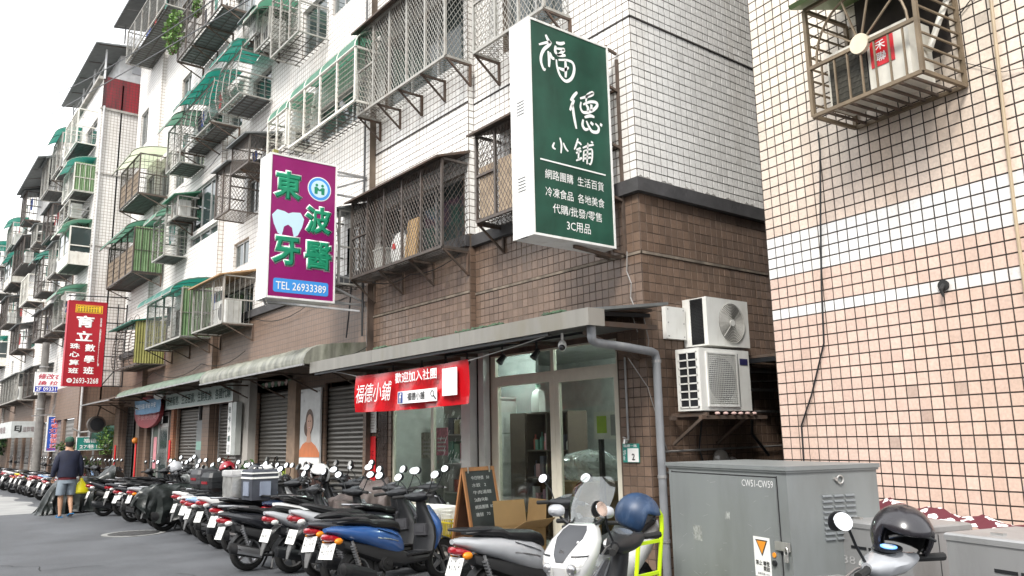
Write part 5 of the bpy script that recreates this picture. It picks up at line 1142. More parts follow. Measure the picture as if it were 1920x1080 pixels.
# ------------------------------------------------------------------ projecting signs
def hex3(h): return tuple(((int(h[i:i+2], 16)/255)**2.2) for i in (0, 2, 4))
def box_sign(name, label, x0, x1, y0, th, z0, z1, face, side, rim=.025):
    t = thing(name, label, 'sign', (x0, y0, z0)); W, H = x1-x0, z1-z0
    m = MB(); m.bb(0, W, 0, th, 0, H); m.build('light_box', side, t)
    m = MB(); m.bb(rim, W-rim, -.006, -.0005, rim, H-rim); m.build('face', face, t)
    m = MB(); [m.bb(*a) for a in ((0, rim, -.014, -.0003, 0, H), (W-rim, W, -.014, -.0003, 0, H), (rim, W-rim, -.014, -.0003, 0, rim), (rim, W-rim, -.014, -.0003, H-rim, H))]; m.build('rim', side, t)
    return t, W, H
def signs():
    wsign = mat('white sign casing', (.78, .78, .76), .4, var=.06, dirt=((.36, .32, .25), .6, 3.5))
    board = mat('chalkboard green print', (.012, .062, .040), .45, var=.4, vs=2.2, dirt=((.035, .11, .08), .6, 1.5))
    ink = mat('white sign print', (.86, .86, .84), .5, var=.02)
    t, W, H = box_sign('shop_sign', 'large green box sign with white handwritten characters hung at the corner', 5.12, 6.31, 6.15, .33, 3.64, 6.06, board, wsign)
    # handwriting traced as brush strokes; u = 0..1 across, v = 0..1 down
    def P(u, v): return (u*W, -.009, H*(1-v))
    def px(x, y):   # drawing-sheet units to a point of the sign face
        u = (x-48-26*(y+37)/1525.)/560.
        return P(u, (y+37-223*u)/(1525.-111*u))
    ST = [[(163, 95), (178, 130), (192, 150)], [(118, 168), (150, 158), (195, 148), (185, 170), (150, 205), (132, 250), (132, 300), (150, 352), (158, 340)], [(180, 215), (186, 270), (184, 330)], [(190, 225), (205, 262), (222, 270)],
          [(235, 152), (265, 160), (295, 152)], [(232, 175), (228, 215), (240, 235)], [(235, 195), (275, 200), (290, 205), (260, 235), (240, 240)], [(240, 242), (270, 245), (300, 245)],
          [(235, 275), (240, 330), (262, 395), (300, 432), (340, 410), (360, 350), (350, 300), (310, 280), (250, 278)], [(298, 280), (300, 340), (298, 405)], [(248, 335), (290, 350), (320, 330)],
          [(378, 510), (355, 535), (330, 570)], [(355, 565), (340, 600), (325, 640)], [(345, 600), (352, 680), (368, 770)], [(398, 555), (440, 545), (485, 530), (490, 515), (450, 535), (440, 580)],
          [(405, 580), (400, 620), (420, 655), (470, 650), (515, 620), (520, 590), (480, 580), (440, 590), (420, 600)], [(440, 600), (455, 625), (450, 650)], [(480, 600), (478, 645)],
          [(428, 690), (470, 680), (500, 690)], [(418, 705), (412, 745), (430, 775), (455, 772)], [(440, 715), (455, 750), (480, 790), (520, 795), (530, 765), (505, 735)], [(470, 725), (490, 745)], [(540, 740), (556, 752)],
          [(252, 832), (262, 880), (258, 940)], [(215, 865), (203, 895), (222, 912)], [(275, 868), (290, 905), (308, 928)],
          [(378, 838), (365, 880), (350, 915)], [(375, 862), (392, 872), (400, 885)], [(365, 918), (395, 905)], [(362, 940), (400, 925)], [(382, 915), (378, 985)], [(362, 992), (395, 978), (402, 970)],
          [(410, 905), (450, 890), (490, 885)], [(448, 870), (442, 960), (438, 1018)], [(418, 925), (412, 1000)], [(418, 925), (465, 915), (478, 925), (475, 985), (462, 1020), (450, 1010)], [(418, 955), (470, 945)], [(416, 980), (468, 972)], [(470, 862), (485, 872)]]
    m = MB()
    def smooth_pts(ps):
        ps = [Vector(p) for p in ps]
        if len(ps) < 3: return ps
        out = []
        for i in range(len(ps)-1):
            p0, p1, p2, p3 = ps[max(i-1, 0)], ps[i], ps[i+1], ps[min(i+2, len(ps)-1)]
            for k in range(4):
                s = k/4; out.append(.5*((2*p1)+(p2-p0)*s+(2*p0-5*p1+4*p2-p3)*s*s+(-p0+3*p1-3*p2+p3)*s**3))
        return out+[ps[-1]]
    for si, s in enumerate(ST):
        if si in (11, 23, 26): m.build('handwritten_character', ink, t, fix=False); m = MB()
        big = s[0][1] < 820
        pts = smooth_pts([px(*p) for p in s]); n = len(pts); vs = []; wd = .017 if big else .011
        for i, p in enumerate(pts):
            d = (pts[min(i+1, n-1)]-pts[max(i-1, 0)]); d.normalize(); nn = Vector((-d.z, 0, d.x)); k = wd*(.55+.6*math.sin(math.pi*(i+.8)/(n+.6)))
            vs += [p+nn*k, p-nn*k]
        fs = [(2*i, 2*i+1, 2*i+3, 2*i+2) for i in range(n-1)]
        m.add(vs, fs)
    m.build('handwritten_character', ink, t, fix=False)
    m = MB(); m.bb(.10*W, .90*W, -.012, -.0062, H*.341, H*.341+.016); m.build('rule', ink, t)
    for body, u0, z, wd in (('網路團購  生活百貨', .15, .262, .72), ('冷凍食品  各地美食', .15, .182, .72), ('代購/批發/零售', .23, .112, .60)):
        text(body, ink, t, (u0*W, -.0065, H*z), (1, 0, 0), (0, 0, 1), .105, wd*W, bold=.0)
    text('3C用品', ink, t, (.39*W, -.0065, H*.045), (1, 0, 0), (0, 0, 1), .11, .29*W)
    # the steel frame that carries it, and the vents on its side
    m = MB()
    for k in range(5): m.bb(-.004, 0, .10, .22, .50+k*.035, .508+k*.035); m.bb(-.004, 0, .10, .22, 1.35+k*.035, 1.358+k*.035)
    m.build('vent_slots', m_greyroof, t)
    fr = MB(); fr.bb(-.003, .02, .1, .2, -.005, -.0005); fr.build('label_plate', m_black, t)
    for y in (0.02, .30):
        for a, b in (((W, y, -.03), (W, y, H+.03)), ((W+.17, y, -.05), (W+.17, y, H-.1))): m = MB(); m.bar(a, b, .03); m.build('frame_post', m_rust, t)
    for z in (-.02, .62, 1.25, 1.95, H): 
        for y in (.02, .30): m = MB(); m.bar((W, y, z), (W+.17, y, z-.03 if z > 0 else z), .028); m.build('frame_rung', m_rust, t)
    for z in (.62, 1.25, 1.95): m = MB(); m.bar((W+.17, .02, z), (W+.17, .3, z), .028); m.build('frame_rung', m_rust, t)
    m = MB(); m.bar((W*.55, .1, -.02), (W+.02, .1, -.06), .035); m.bar((W+.02, .1, -.06), (W+.17, .1, -.06), .03); m.build('frame_rung', m_rust, t)
    # purple dentist sign
    pu = mat('magenta sign face', (.25, .004, .12), .35, var=.14, vs=1.5, dirt=((.22, .02, .12), .4, 2))
    t, W, H = box_sign('dentist_sign', 'magenta box sign with green outlined characters and a blue phone strip', 4.53, 5.68, 11.9, .42, 3.79, 6.13, pu, wsign, .03)
    gi = mat('green sign print', (.005, .24, .12), .5, var=.03)
    for ch, u, z in (('東', .05, .68), ('波', .51, .465), ('牙', .05, .22), ('醫', .52, .215)):
        text(ch, ink, t, (u*W, -.0068, H*z), (1, 0, 0), (0, 0, 1), .50, .50, bold=.11, name='lettering_outline')
        text(ch, gi, t, (u*W+.018, -.0098, H*z+.018), (1, 0, 0), (0, 0, 1), .464, .464, bold=.065)
    def disc(cx, cz, r, y, mt, nm, k=1): m = MB(); m.prism([(cx+r*math.cos(2*math.pi*i/32), cz+r*k*math.sin(2*math.pi*i/32)) for i in range(32)], lambda u, v, d: (u, d, v), y, y+.0016); m.build(nm, mt, t)
    lb = mat('sky blue print', (.05, .30, .75), .5, var=.02); pale = mat('pale blue print', (.55, .75, .85), .5, var=.02)
    cx, cz = .73*W, .80*H
    disc(cx, cz, .205, -.0085, ink, 'emblem_ring'); disc(cx, cz, .19, -.0102, lb, 'emblem_ring'); disc(cx, cz, .145, -.0119, pale, 'emblem_disc')
    for s in (-1, 1):
        disc(cx+s*.05, cz+.06, .024, -.0137, gi, 'emblem_head'); m = MB(); m.prism([(cx+s*.085, cz-.09), (cx+s*.09, cz+.02), (cx+s*.06, cz+.032), (cx+s*.03, cz+.02), (cx+s*.0, cz-.01), (cx, cz-.035), (cx+s*.03, cz-.03), (cx+s*.035, cz-.09)], lambda u, v, d: (u, d, v), -.0137, -.0121); m.build('emblem_figure', gi, t)
    # plain tooth silhouette
    m = MB(); tp = [(.16, .20), (.12, .30), (.10, .40), (.15, .47), (.22, .46), (.26, .44), (.30, .46), (.38, .47), (.42, .40), (.40, .30), (.36, .20), (.32, .17), (.30, .28), (.26, .31), (.22, .28), (.20, .17)]
    m.prism([(.05*W+(u-.10)*1.45*W, 1.0+(v-.17)*1.4) for u, v in tp], lambda u, v, d: (u, d, v), -.009, -.0072); m.build('tooth_picture', pale, t)
    m = MB(); rr = .035; q = []
    for cx_, cz_, a0 in ((W*.90-rr, .29-rr+.03, 0), (.10*W+rr, .29-rr+.03, 90), (.10*W+rr, .10+rr, 180), (W*.90-rr, .10+rr, 270)):
        q += [(cx_+rr*math.cos(R(a0+k*22.5)), cz_+rr*math.sin(R(a0+k*22.5))) for k in range(5)]
    m.prism(q, lambda u, v, d: (u, d, v), -.009, -.0065); m.build('phone_strip', lb, t)
    text('TEL 26933389', ink, t, (.135*W, -.0095, .145), (1, 0, 0), (0, 0, 1), .125, .73*W, bold=.01)
    fr = [((W, .1, H*.97), (W+.68, .1, H*.97)), ((W, .3, H*.97), (W+.68, .1, H*.97)), ((W, .1, H*.84), (W+.68, .1, H*.97)), ((W, .1, H*.8), (W+.68, .1, H*.8)), ((W, .3, .05), (W+.68, .1, .05)), ((W, .1, .05), (W+.68, .1, .02)), ((W, .1, .3), (W+.68, .1, .05)), ((W, .1, .5), (W+.45, .1, .45)), ((.1, .2, -.03), (W+.3, -.3, -.14)), ((.05, .2, .0), (.1, .2, -.1)), ((.15, .3, -.03), (W, .3, -.03))]
    for a, b in fr: m = MB(); m.bar(a, b, .03); m.build('bracket_bar', m_galv, t)
    m = MB(); m.bb(.05, .13, 0, .08, H, H+.06); m.build('junction_box', m_yel, t)
    # red abacus school sign
    rd = mat('red sign face', (.36, .006, .016), .4, var=.10, vs=1.5); rdc = mat('red sign casing', (.42, .01, .03), .45)
    t, W, H = box_sign('school_sign', 'red box sign with an abacus picture and white characters', 4.32, 5.40, 27.5, .25, 3.385, 6.01, rd, rdc, .015)
    yl = mat('yellow print', (.75, .48, .02), .5); bk = mat('black print', (.02,)*3)
    m = MB(); m.bb(.2, W-.12, -.008, -.0063, H*.86, H*.955); m.build('abacus_picture', yl, t)
    m = MB(); m.bb(.225, W-.145, -.0095, -.0082, H*.866, H*.949); m.build('abacus_picture', rd, t)
    m = MB(); m.bb(.245, W-.165, -.0110, -.0097, H*.872, H*.943); m.build('abacus_picture', yl, t)
    for k in range(8):
        m = MB()
        for j in range(4): m.prism([(.29+k*.076+.027*math.cos(a), H*(.880+.014*j+(.008 if j == 3 else 0))+.012*math.sin(a)) for a in [i*math.pi/4 for i in range(8)]], lambda u, v, d: (u, d, v), -.0125, -.0112)
        m.build('abacus_beads', bk, t)
    text('育', ink, t, (.25, -.0068, H*.685), (1, 0, 0), (0, 0, 1), .37, .5, bold=.05); text('立', ink, t, (.27, -.0068, H*.525), (1, 0, 0), (0, 0, 1), .31, .46, bold=.05)
    for k, ch in enumerate('珠心算班'): text(ch, ink, t, (.13, -.0068, H*(.43-k*.095)), (1, 0, 0), (0, 0, 1), .17, .28, bold=.04)
    for k, ch in enumerate('數學班'): text(ch, ink, t, (.54, -.0068, H*(.405-k*.133)), (1, 0, 0), (0, 0, 1), .23, .29, bold=.04)
    text('\n'.join('核准立案:北府教社字第0990212205號'), ink, t, (.91, -.0068, H*.24), (1, 0, 0), (0, 0, 1), H*.57, .055, bold=.01, line=.8)
    text('2693-3268', ink, t, (.28, -.0068, H*.032), (1, 0, 0), (0, 0, 1), .17, .70, bold=.015)
    m = MB(); m.prism([(.18+.075*math.cos(a), H*.064+.07*math.sin(a)) for a in [i*math.pi/8 for i in range(16)]], lambda u, v, d: (u, d, v), -.0085, -.0066); m.build('phone_mark', ink, t)
    m = MB(); m.bb(.14, .22, -.0102, -.0087, H*.055, H*.062); m.bb(.14, .22, -.0102, -.0087, H*.069, H*.075); m.build('phone_mark', rd, t)
    for a, b in [((W, .1, z), (W+.6, .1, z)) for z in (.02, .5, .95, 1.5, 2.0, 2.5)]+[((W+.35, .1, 0), (W+.35, .1, H)), ((W+.6, .1, 0), (W+.6, .1, H)), ((W, .1, .02), (W+.35, .1, .5)), ((0, .1, H+.15), (W+.9, .1, H+.25))]: m = MB(); m.bar(a, b, .03); m.build('bracket_bar', m_black, t)
    # white alteration sign, blue tutoring sign on the far pole
    rp = mat('dark red print', (.45, .01, .05), .5); bl = mat('navy blue print', (.01, .03, .35), .5)
    t, W, H = box_sign('shop_sign', 'white clothes-repair sign with a blue phone strip behind the red abacus sign', 4.32, 5.55, 33.0, .12, 3.5, 4.22, mat('white sign face', (.8, .8, .8), .45), wsign, .02)
    text('修改衣服', rp, t, (.1, -.0066, .46), (1, 0, 0), (0, 0, 1), .2, 1.02, bold=.03, shear=.15); text('換 拉 鍊', rp, t, (.1, -.0066, .25), (1, 0, 0), (0, 0, 1), .16, 1.0, bold=.03, shear=.15)
    m = MB(); m.bb(.02, W-.02, -.0085, -.0064, .02, .21); m.build('blue_strip', bl, t); text('2F 0933167496', ink, t, (.06, -.0090, .05), (1, 0, 0), (0, 0, 1), .13, 1.08, bold=.02)
    t, W, H = box_sign('school_sign', 'narrow blue tutoring sign with red and white characters near the street pole', 4.82, 5.35, 33.0, .1, 1.42, 2.67, mat('blue sign face', (.03, .09, .42), .45), wsign, .03)
    for k, (ch, w_) in enumerate((('北', .3), ('睿', .3), ('文理', .36), ('補', .28), ('習', .28), ('班', .28))):
        text(ch, mat('pink outline print', (.85, .6, .65), .5), t, (.26-w_/2, -.0067, H*.80-k*.178), (1, 0, 0), (0, 0, 1), .165, w_, bold=.06, name='lettering_outline'); text(ch, mat('red print', (.65, .02, .04), .5), t, (.26-w_/2+.012, -.008, H*.80-k*.178+.01), (1, 0, 0), (0, 0, 1), .145, w_-.024, bold=.01)
    text('2691-2681', mat('red print', (.65, .02, .04)), t, (.06, -.0067, .045), (1, 0, 0), (0, 0, 1), .07, .4, bold=.02)
    m = MB(); m.bar((-.5, .05, H+.0), (W+.5, .05, H+.12), .04); m.bar((.1, .05, H), (.2, .05, H+.4), .03); m.bar((.45, .05, H), (.3, .05, H+.4), .03); m.build('hanger_bars', m_galv, t)
    # green street name sign
    t, W, H = box_sign('street_sign', 'green street name plate with white characters on the brown wall behind the walking man', 5.0, 6.15, 28.5, .03, 1.46, 1.88, mat('green enamel', (.02, .30, .22)), ink, .015)
    text('福德一路', ink, t, (.2, -.0066, .23), (1, 0, 0), (0, 0, 1), .13, .75, bold=.02); text('27巷12弄', ink, t, (.1, -.0066, .05), (1, 0, 0), (0, 0, 1), .13, .85, bold=.02)
    m = MB(); m.bar((.5, .02, -1.4), (.5, .02, .0), .05); m.build('post', m_galv, t)
    # grey shop sign far left, facing the street
    t = thing('shop_sign', 'grey shop sign box with a black mark at the far left', 'sign', (4.1, 36.2, 1.95)); m = MB(); m.bb(0, .8, 0, .12, 0, .62); m.bb(0, .12, .12, 7.2, 0, .62); m.build('light_box', mat('pale grey sign box', (.50, .52, .51), .5), t)
    text('EJ', bk, t, (.1, -.004, .2), (1, 0, 0), (0, 0, 1), .26, .24, bold=.04); text('益群電', mat('grey print', (.22,)*3), t, (.38, -.004, .22), (1, 0, 0), (0, 0, 1), .2, .38, bold=.02); text('EJ 益群電機', mat('grey print', (.22,)*3), t, (-.004, 6.2, .15), (0, -1, 0), (0, 0, 1), .3, 4.5, bold=.02)
    # street pole
    t = thing('street_pole', 'thick weathered concrete pole in front of the far shops', 'pole', (4.62, 33.3, 0)); m = MB(); m.tube([(0, 0, 0), (0, 0, 5.3)], [.15, .12], 16); m.build('shaft', mat('weathered concrete pole', (.17, .16, .15), .85, var=.2, dirt=((.08, .08, .07), .5, 4)), t, smooth=True)
    m = MB(); [m.tube([(0, 0, z), (0, 0, z+.05)], .155, 16) for z in (2.9, 3.6, 4.4)]; m.build('strap', m_galv, t)
    t = thing('wall_duct', 'fat pale green duct pipe on the brown end wall', 'pipe', (5.75, 28.6, 2.0)); m = MB(); m.tube([(-.35, 0, 0), (.6, 0, .04)], .2, 18); m.build('pipe', mat('pale green plastic', (.25, .52, .42), .4), t, smooth=True); m = MB(); m.tube([(-.40, 0, 0), (-.352, 0, 0)], .225, 18); m.build('end_ring', m_galv, t)
    m = MB(); m.tube([(4.9, 28.8, 2.15), (5.15, 28.75, 2.02), (5.42, 28.6, 2.05)], .03, 6); tag(m.build('cable', mat('grey cable', (.25, .24, .23))), 'grey conduit looping across the brown end wall to the green duct', 'cable')
    # vine & plants & fence at the gap
    t = thing('metal_fence', 'thin barred metal fence closing the gap beside the dark tiled pier', 'fence', (4.75, 28.2, 0)); 
    for k in range(11): m = MB(); m.bar((k*.12, 0, 0), (k*.12, 0, 1.35), .018); m.build('bar', m_caged, t)
    for z in (.4, .95, 1.3): m = MB(); m.bar((0, 0, z), (1.25, 0, z), .025); m.build('rail', m_caged, t)
    plant('climbing_plant', 'bright green climbing plant hanging beside the dark pier', (5.75, 28.0, 1.75), .42, 420, .05, (.7, .5, 1.2), [m_leaf2, m_leaf])
    plant('shrub', 'low green shrub behind the barred fence', (5.25, 28.5, 1.0), .42, 420, .05, (1.3, .4, .7), [m_leaf, m_leafd], base=0)
    plant('shrub', 'green leafy shrub just above the walking man\'s cap', (4.75, 28.6, 1.6), .28, 260, .05, (1.3, .4, .6), [m_leaf, m_leafd], base=0)
    plant('potted_plant', 'dark green potted plant beside the upright white sign', (6.0, 16.3, .95), .28, 260, .06, (.7, 1.2, 1.1), [m_leafd, m_leaf], pot=.16, base=.0)
    plant('potted_plant', 'row of low dark foliage below the picture panel', (6.1, 15.6, .55), .25, 420, .06, (.6, 3.2, .9), [m_leafd, m_leaf], pot=.16, base=.0)
    plant('potted_plant', 'tall reddish leafy plant left of the concrete pier', (5.9, 17.4, .95), .25, 200, .06, (.6, 1.0, 1.6), [mat('reddish leaves', (.12, .045, .03), .6, var=.3), m_leafd], pot=.14, base=.0)
    plant('tree', 'dark green treetop beside the far shops at the left edge', (4.4, 45.5, 1.9), .9, 900, .12, (.8, 1.5, .9), [m_leafd, m_leaf], cat='tree', base=0)
    plant('hanging_plant', 'bright green plant spilling out of the long dark cage near the roof', (5.35, 21.4, 12.6), .55, 500, .07, (.5, .9, 1.2), [m_leaf2, m_leaf], base=11.9)
    plant('hanging_plant', 'small green plant on the upper cage right of the long dark cage', (5.45, 19.6, 12.5), .3, 200, .06, (.5, 1, .9), [m_leaf2, m_leaf], base=12.2)
signs()
def wires():
    def wire(lab, p, q, sag, r):
        m = MB(); p, q = Vector(p), Vector(q); d = q-p; p2 = p-d*.5; q2 = q+d*.6; n = 16
        m.tube([p2.lerp(q2, k/n)+Vector((0, 0, -sag*4*(k/n)*(1-k/n)+sag)) for k in range(n+1)], r, 5); tag(m.build('overhead_cable', m_black), lab, 'cable', 'overhead cables')
    wire('lower black overhead cable crossing in front of the red parapet at the top left', W1[0], W1[1], .3, .016)
    wire('upper black overhead cable crossing the roofline at the top left', W2[0], W2[1], .3, .014)
W1 = ((5.11, 14.64, 10.23), (4.06, 52.27, 18.71)); W2 = ((4.56, 15.07, 10.26), (4.18, 25.2, 12.42))
wires()
def facade_cables():
    def c(lab, pts, r=.008):
        m = MB(); P_ = [Vector(p) for p in pts]; out = []
        for a, b in zip(P_, P_[1:]):
            L = (b-a).length
            for k in range(6): t = k/6; out.append(a.lerp(b, t)+Vector((0, 0, -.06*min(L, 4)*4*t*(1-t))))
        m.tube(out+[P_[-1]], r, 4); tag(m.build('facade_cable', m_black), lab, 'cable')
    c('black cable sagging along the ledge under the big mesh cage', [(6.33, 9.2, 4.2), (6.33, 10.6, 4.12), (6.33, 11.85, 4.2), (6.2, 14.0, 4.15), (6.2, 16.8, 4.2)])
    c('grey conduit pipe running down beside the step between the two facade sections', [(6.22, 11.96, 9.5), (6.22, 11.96, 7.0), (6.22, 11.96, 3.3)], .022)
    c('thin cable hanging from the purple sign bracket to the awning', [(6.25, 11.9, 3.8), (6.2, 11.75, 3.1), (5.6, 11.5, 2.9)], .006)
    c('drain hose looping from the upper cages to the mossy awning', [(6.2, 12.3, 5.0), (6.15, 12.25, 4.1), (6.1, 12.3, 3.3)], .014)
    c('cable strung along the upper wall above the third floor cages', [(6.2, 12.0, 8.7), (6.2, 15.5, 8.6), (6.1, 19.3, 8.7), (6.05, 22.5, 8.6)])
    c('cable strung low along the wall over the green awning', [(6.15, 17.2, 3.55), (6.1, 20.0, 3.5), (6.0, 24.0, 3.6), (5.9, 27.8, 3.5)])
facade_cables()

# ------------------------------------------------------------------ air conditioners at the corner
m_acw = mat('off-white casing', (.66, .66, .63), .4, var=.05, dirt=((.34, .31, .25), .4, 5))
def corner_acs():
    t = thing('air_conditioner', 'upper outdoor air conditioner with round fan grille at the alley corner', 'air conditioner', (7.14, 5.60, 2.56))
    m = MB(); m.bb(0, .74, 0, .28, .0, .54); m.build('casing', m_acw, t)
    m = MB(); m.bb(-.012, 0.74, .28, .335, 0, .54); m.bb(-.012, -.001, -.002, .05, 0, .54); m.bb(-.012, -.001, .23, .28, 0, .54); m.build('side_frame', m_acw, t)
    m = MB(); [m.bb(-.010, -.002, .05, .23, .03+k*.016, .037+k*.016) for k in range(31)]; m.bb(-.004, -.001, .05, .23, .02, .53); m.build('coil_fins', m_black, t)
    def grille(t, cx, cz, r, n=13, sq=False):
        g = MB(); y = -.012
        d = MB(); d.prism([(cx+r*math.cos(2*math.pi*i/28), cz+r*math.sin(2*math.pi*i/28)) for i in range(28)], lambda u, v, d_: (u, d_, v), -.003, -.001); d.build('fan_opening', mat('shaded fan well', (.05, .05, .05), .7), t)
        for k in range(1, n+1):
            rr = r*k/n; pts = [(cx+rr*math.cos(2*math.pi*i/24), y, cz+rr*math.sin(2*math.pi*i/24)) for i in range(25)]; g.tube(pts, .0042, 4, cap=False)
        for k in range(4): a = math.pi*2*k/4+.78; g.bar((cx+.04*math.cos(a), y-.003, cz+.04*math.sin(a)), (cx+r*math.cos(a), y-.003, cz+r*math.sin(a)), .006, n=3)
        g.build('fan_grille', mat('pale grille wire', (.42, .41, .38), .5), t, fix=False)
        h = MB(); h.tube([(cx, y-.01, cz), (cx, y+.005, cz)], .04, 12); h.build('grille_hub', m_acw, t)
    grille(t, .42, .27, .225)
    p = thing('junction_box', 'white metal cover box on the brown wall left of the upper air conditioner', 'box', (6.78, 5.88, 2.64)); m = MB(); m.bb(0, .32, 0, .06, 0, .36); m.build('cover', m_acw, p); m = MB(); [m.tube([(x, -.004, z), (x, .0, z)], .008, 6) for x in (.03, .29) for z in (.03, .18, .33)]; m.build('screws', m_galv, p)
    t = thing('air_conditioner', 'lower larger white air conditioner with square slatted grille and side grid', 'air conditioner', (6.78, 5.46, 1.84))
    m = MB(); m.bb(0, .86, 0, .32, 0, .66); m.build('casing', m_acw, t)
    m = MB(); 
    for j in range(8): m.bb(-.010, -.0005, .03, .28, .03+j*.083, .045+j*.083)
    for y in (.03, .15, .27): m.bb(-.010, -.0005, y, y+.012, .03, .62)
    m.build('side_grid', m_acw, t); m = MB(); m.bb(-.0004, .0003, .03, .282, .03, .62); m.build('coil_opening', m_black, t)
    g = MB(); x0, x1 = .12, .60
    for k in range(26): g.bb(x0, x1, -.018, -.012, .06+k*.0215, .066+k*.0215)
    for k in range(17): g.bb(x0+k*.03, x0+k*.03+.004, -.012, -.008, .06, .60)
    for a in ((x0-.02, x1+.02, -.018, -.0005, .04, .06), (x0-.02, x1+.02, -.018, -.0005, .60, .62), (x0-.02, x0, -.018, -.0005, .06, .60), (x1, x1+.02, -.018, -.0005, .06, .60)): g.bb(*a)
    g.build('fan_grille', m_acw, t)
    m = MB(); m.prism([(.36+.235*math.cos(2*math.pi*i/28), .33+.235*math.sin(2*math.pi*i/28)) for i in range(28)], lambda u, v, d: (u, d, v), -.003, -.0008); m.build('fan_opening', mat('shaded fan well, pale', (.28, .28, .27), .6), t)
    m = MB(); m.bb(.69, .83, -.004, -.0005, .50, .57); m.build('badge', mat('navy badge', (.02, .02, .08), .4), t); m = MB(); m.bb(.655, .66, -.003, -.0005, .04, .62); m.build('panel_seam', m_black, t)
    m = MB(); [m.bar((x, -.03, -.04), (x, .45, -.04), .04) for x in (.05, .8)]; m.bar((-.04, .0, -.07), (1.1, .0, -.07), .04); m.bar((-.04, .4, -.07), (1.1, .4, -.07), .04); [m.bar((x, .05, -.08), (x, .46, -.35), .03) for x in (.05, .8)]; m.build('wall_bracket', m_rust, t)
    m = MB(); [m.sphere((x, -.02, -.03), .03, 8, 5, sz=.6) for x in (.22, .36, .5, .62, .74, .86)]; m.build('packing_pads', mat('pale red and white pads', (.5, .35, .32), .6), t)
    m = MB(); m.tube([(.86, .1, .1), (1.0, .1, .05), (1.1, .2, -.25), (1.6, .35, -.5)], .018, 6); m.tube([(.5, .42, -.1), (.45, .44, -.4), (.6, .44, -.8)], .01, 5); m.build('pipes', m_black, t)
    # conduits across the alley wall
    m = MB(); [m.tube([(6.66, 5.9, z), (8.9, 5.9, z+.02)], .014, 6) for z in (1.42, 1.2)]; m.tube([(7.9, 5.9, 1.84), (9.2, 5.9, 1.86)], .02, 6); m.tube([(8.1, 5.85, 2.2), (9.2, 5.7, 2.25)], .012, 5)
    tag(m.build('conduit', mat('dull conduit', (.22, .21, .20), .5, .4)), 'thin conduits running along the dark alley wall under the air conditioners', 'pipe')
    t = thing('gas_meter', 'round dusty clear dome meter on the dark alley wall above the cabinet', 'meter', (7.45, 5.78, 1.28)); m = MB(); m.sphere((0, 0, .02), .13, 12, 8, sy=.6); m.sphere((.22, .02, -.04), .1, 10, 7, sy=.6); m.build('dome', mat('dusty grey dome', (.12, .11, .10), .25), t, smooth=True)
    m = MB(); m.bar((-.1, .05, -.16), (.3, .05, -.16), .02); m.bar((.3, .0, -.3), (.3, 0, .0), .015); m.build('bracket', m_galv, t)
corner_acs()
def add_alley_shade():  # roof added over the alley to keep the deep part of the wall dark
    t = thing('alley_shade_roof', 'added low dark sheet roof shading the alley behind the air conditioners', 'canopy', (7.95, 4.7, 2.45))
    m = MB(); m.bb(0, 6, -.1, 1.23, 0, .03); m.build('sheet', m_rust, t)
    for x in (.02, .9, 1.8, 3): m = MB(); m.bar((x, -.1, -.03), (x, 1.23, -.03), .05); m.build('joist', m_black, t)
    m = MB(); m.bb(1.4, 1.45, -.1, 1.23, -2.45, 0); m.build('alley_shade_board', m_dark, t)  # added dark board across the alley, stands in for its deep shade
    m = MB(); m.tube([(.1, 1.1, -.12), (1.2, 1.15, -.1)], .03, 8); m.tube([(-.3, 1.15, -.35), (1.2, 1.18, -.33)], .02, 8); m.build('pipe_run', mat('dull conduit', (.22, .21, .20), .5), t)
add_alley_shade()

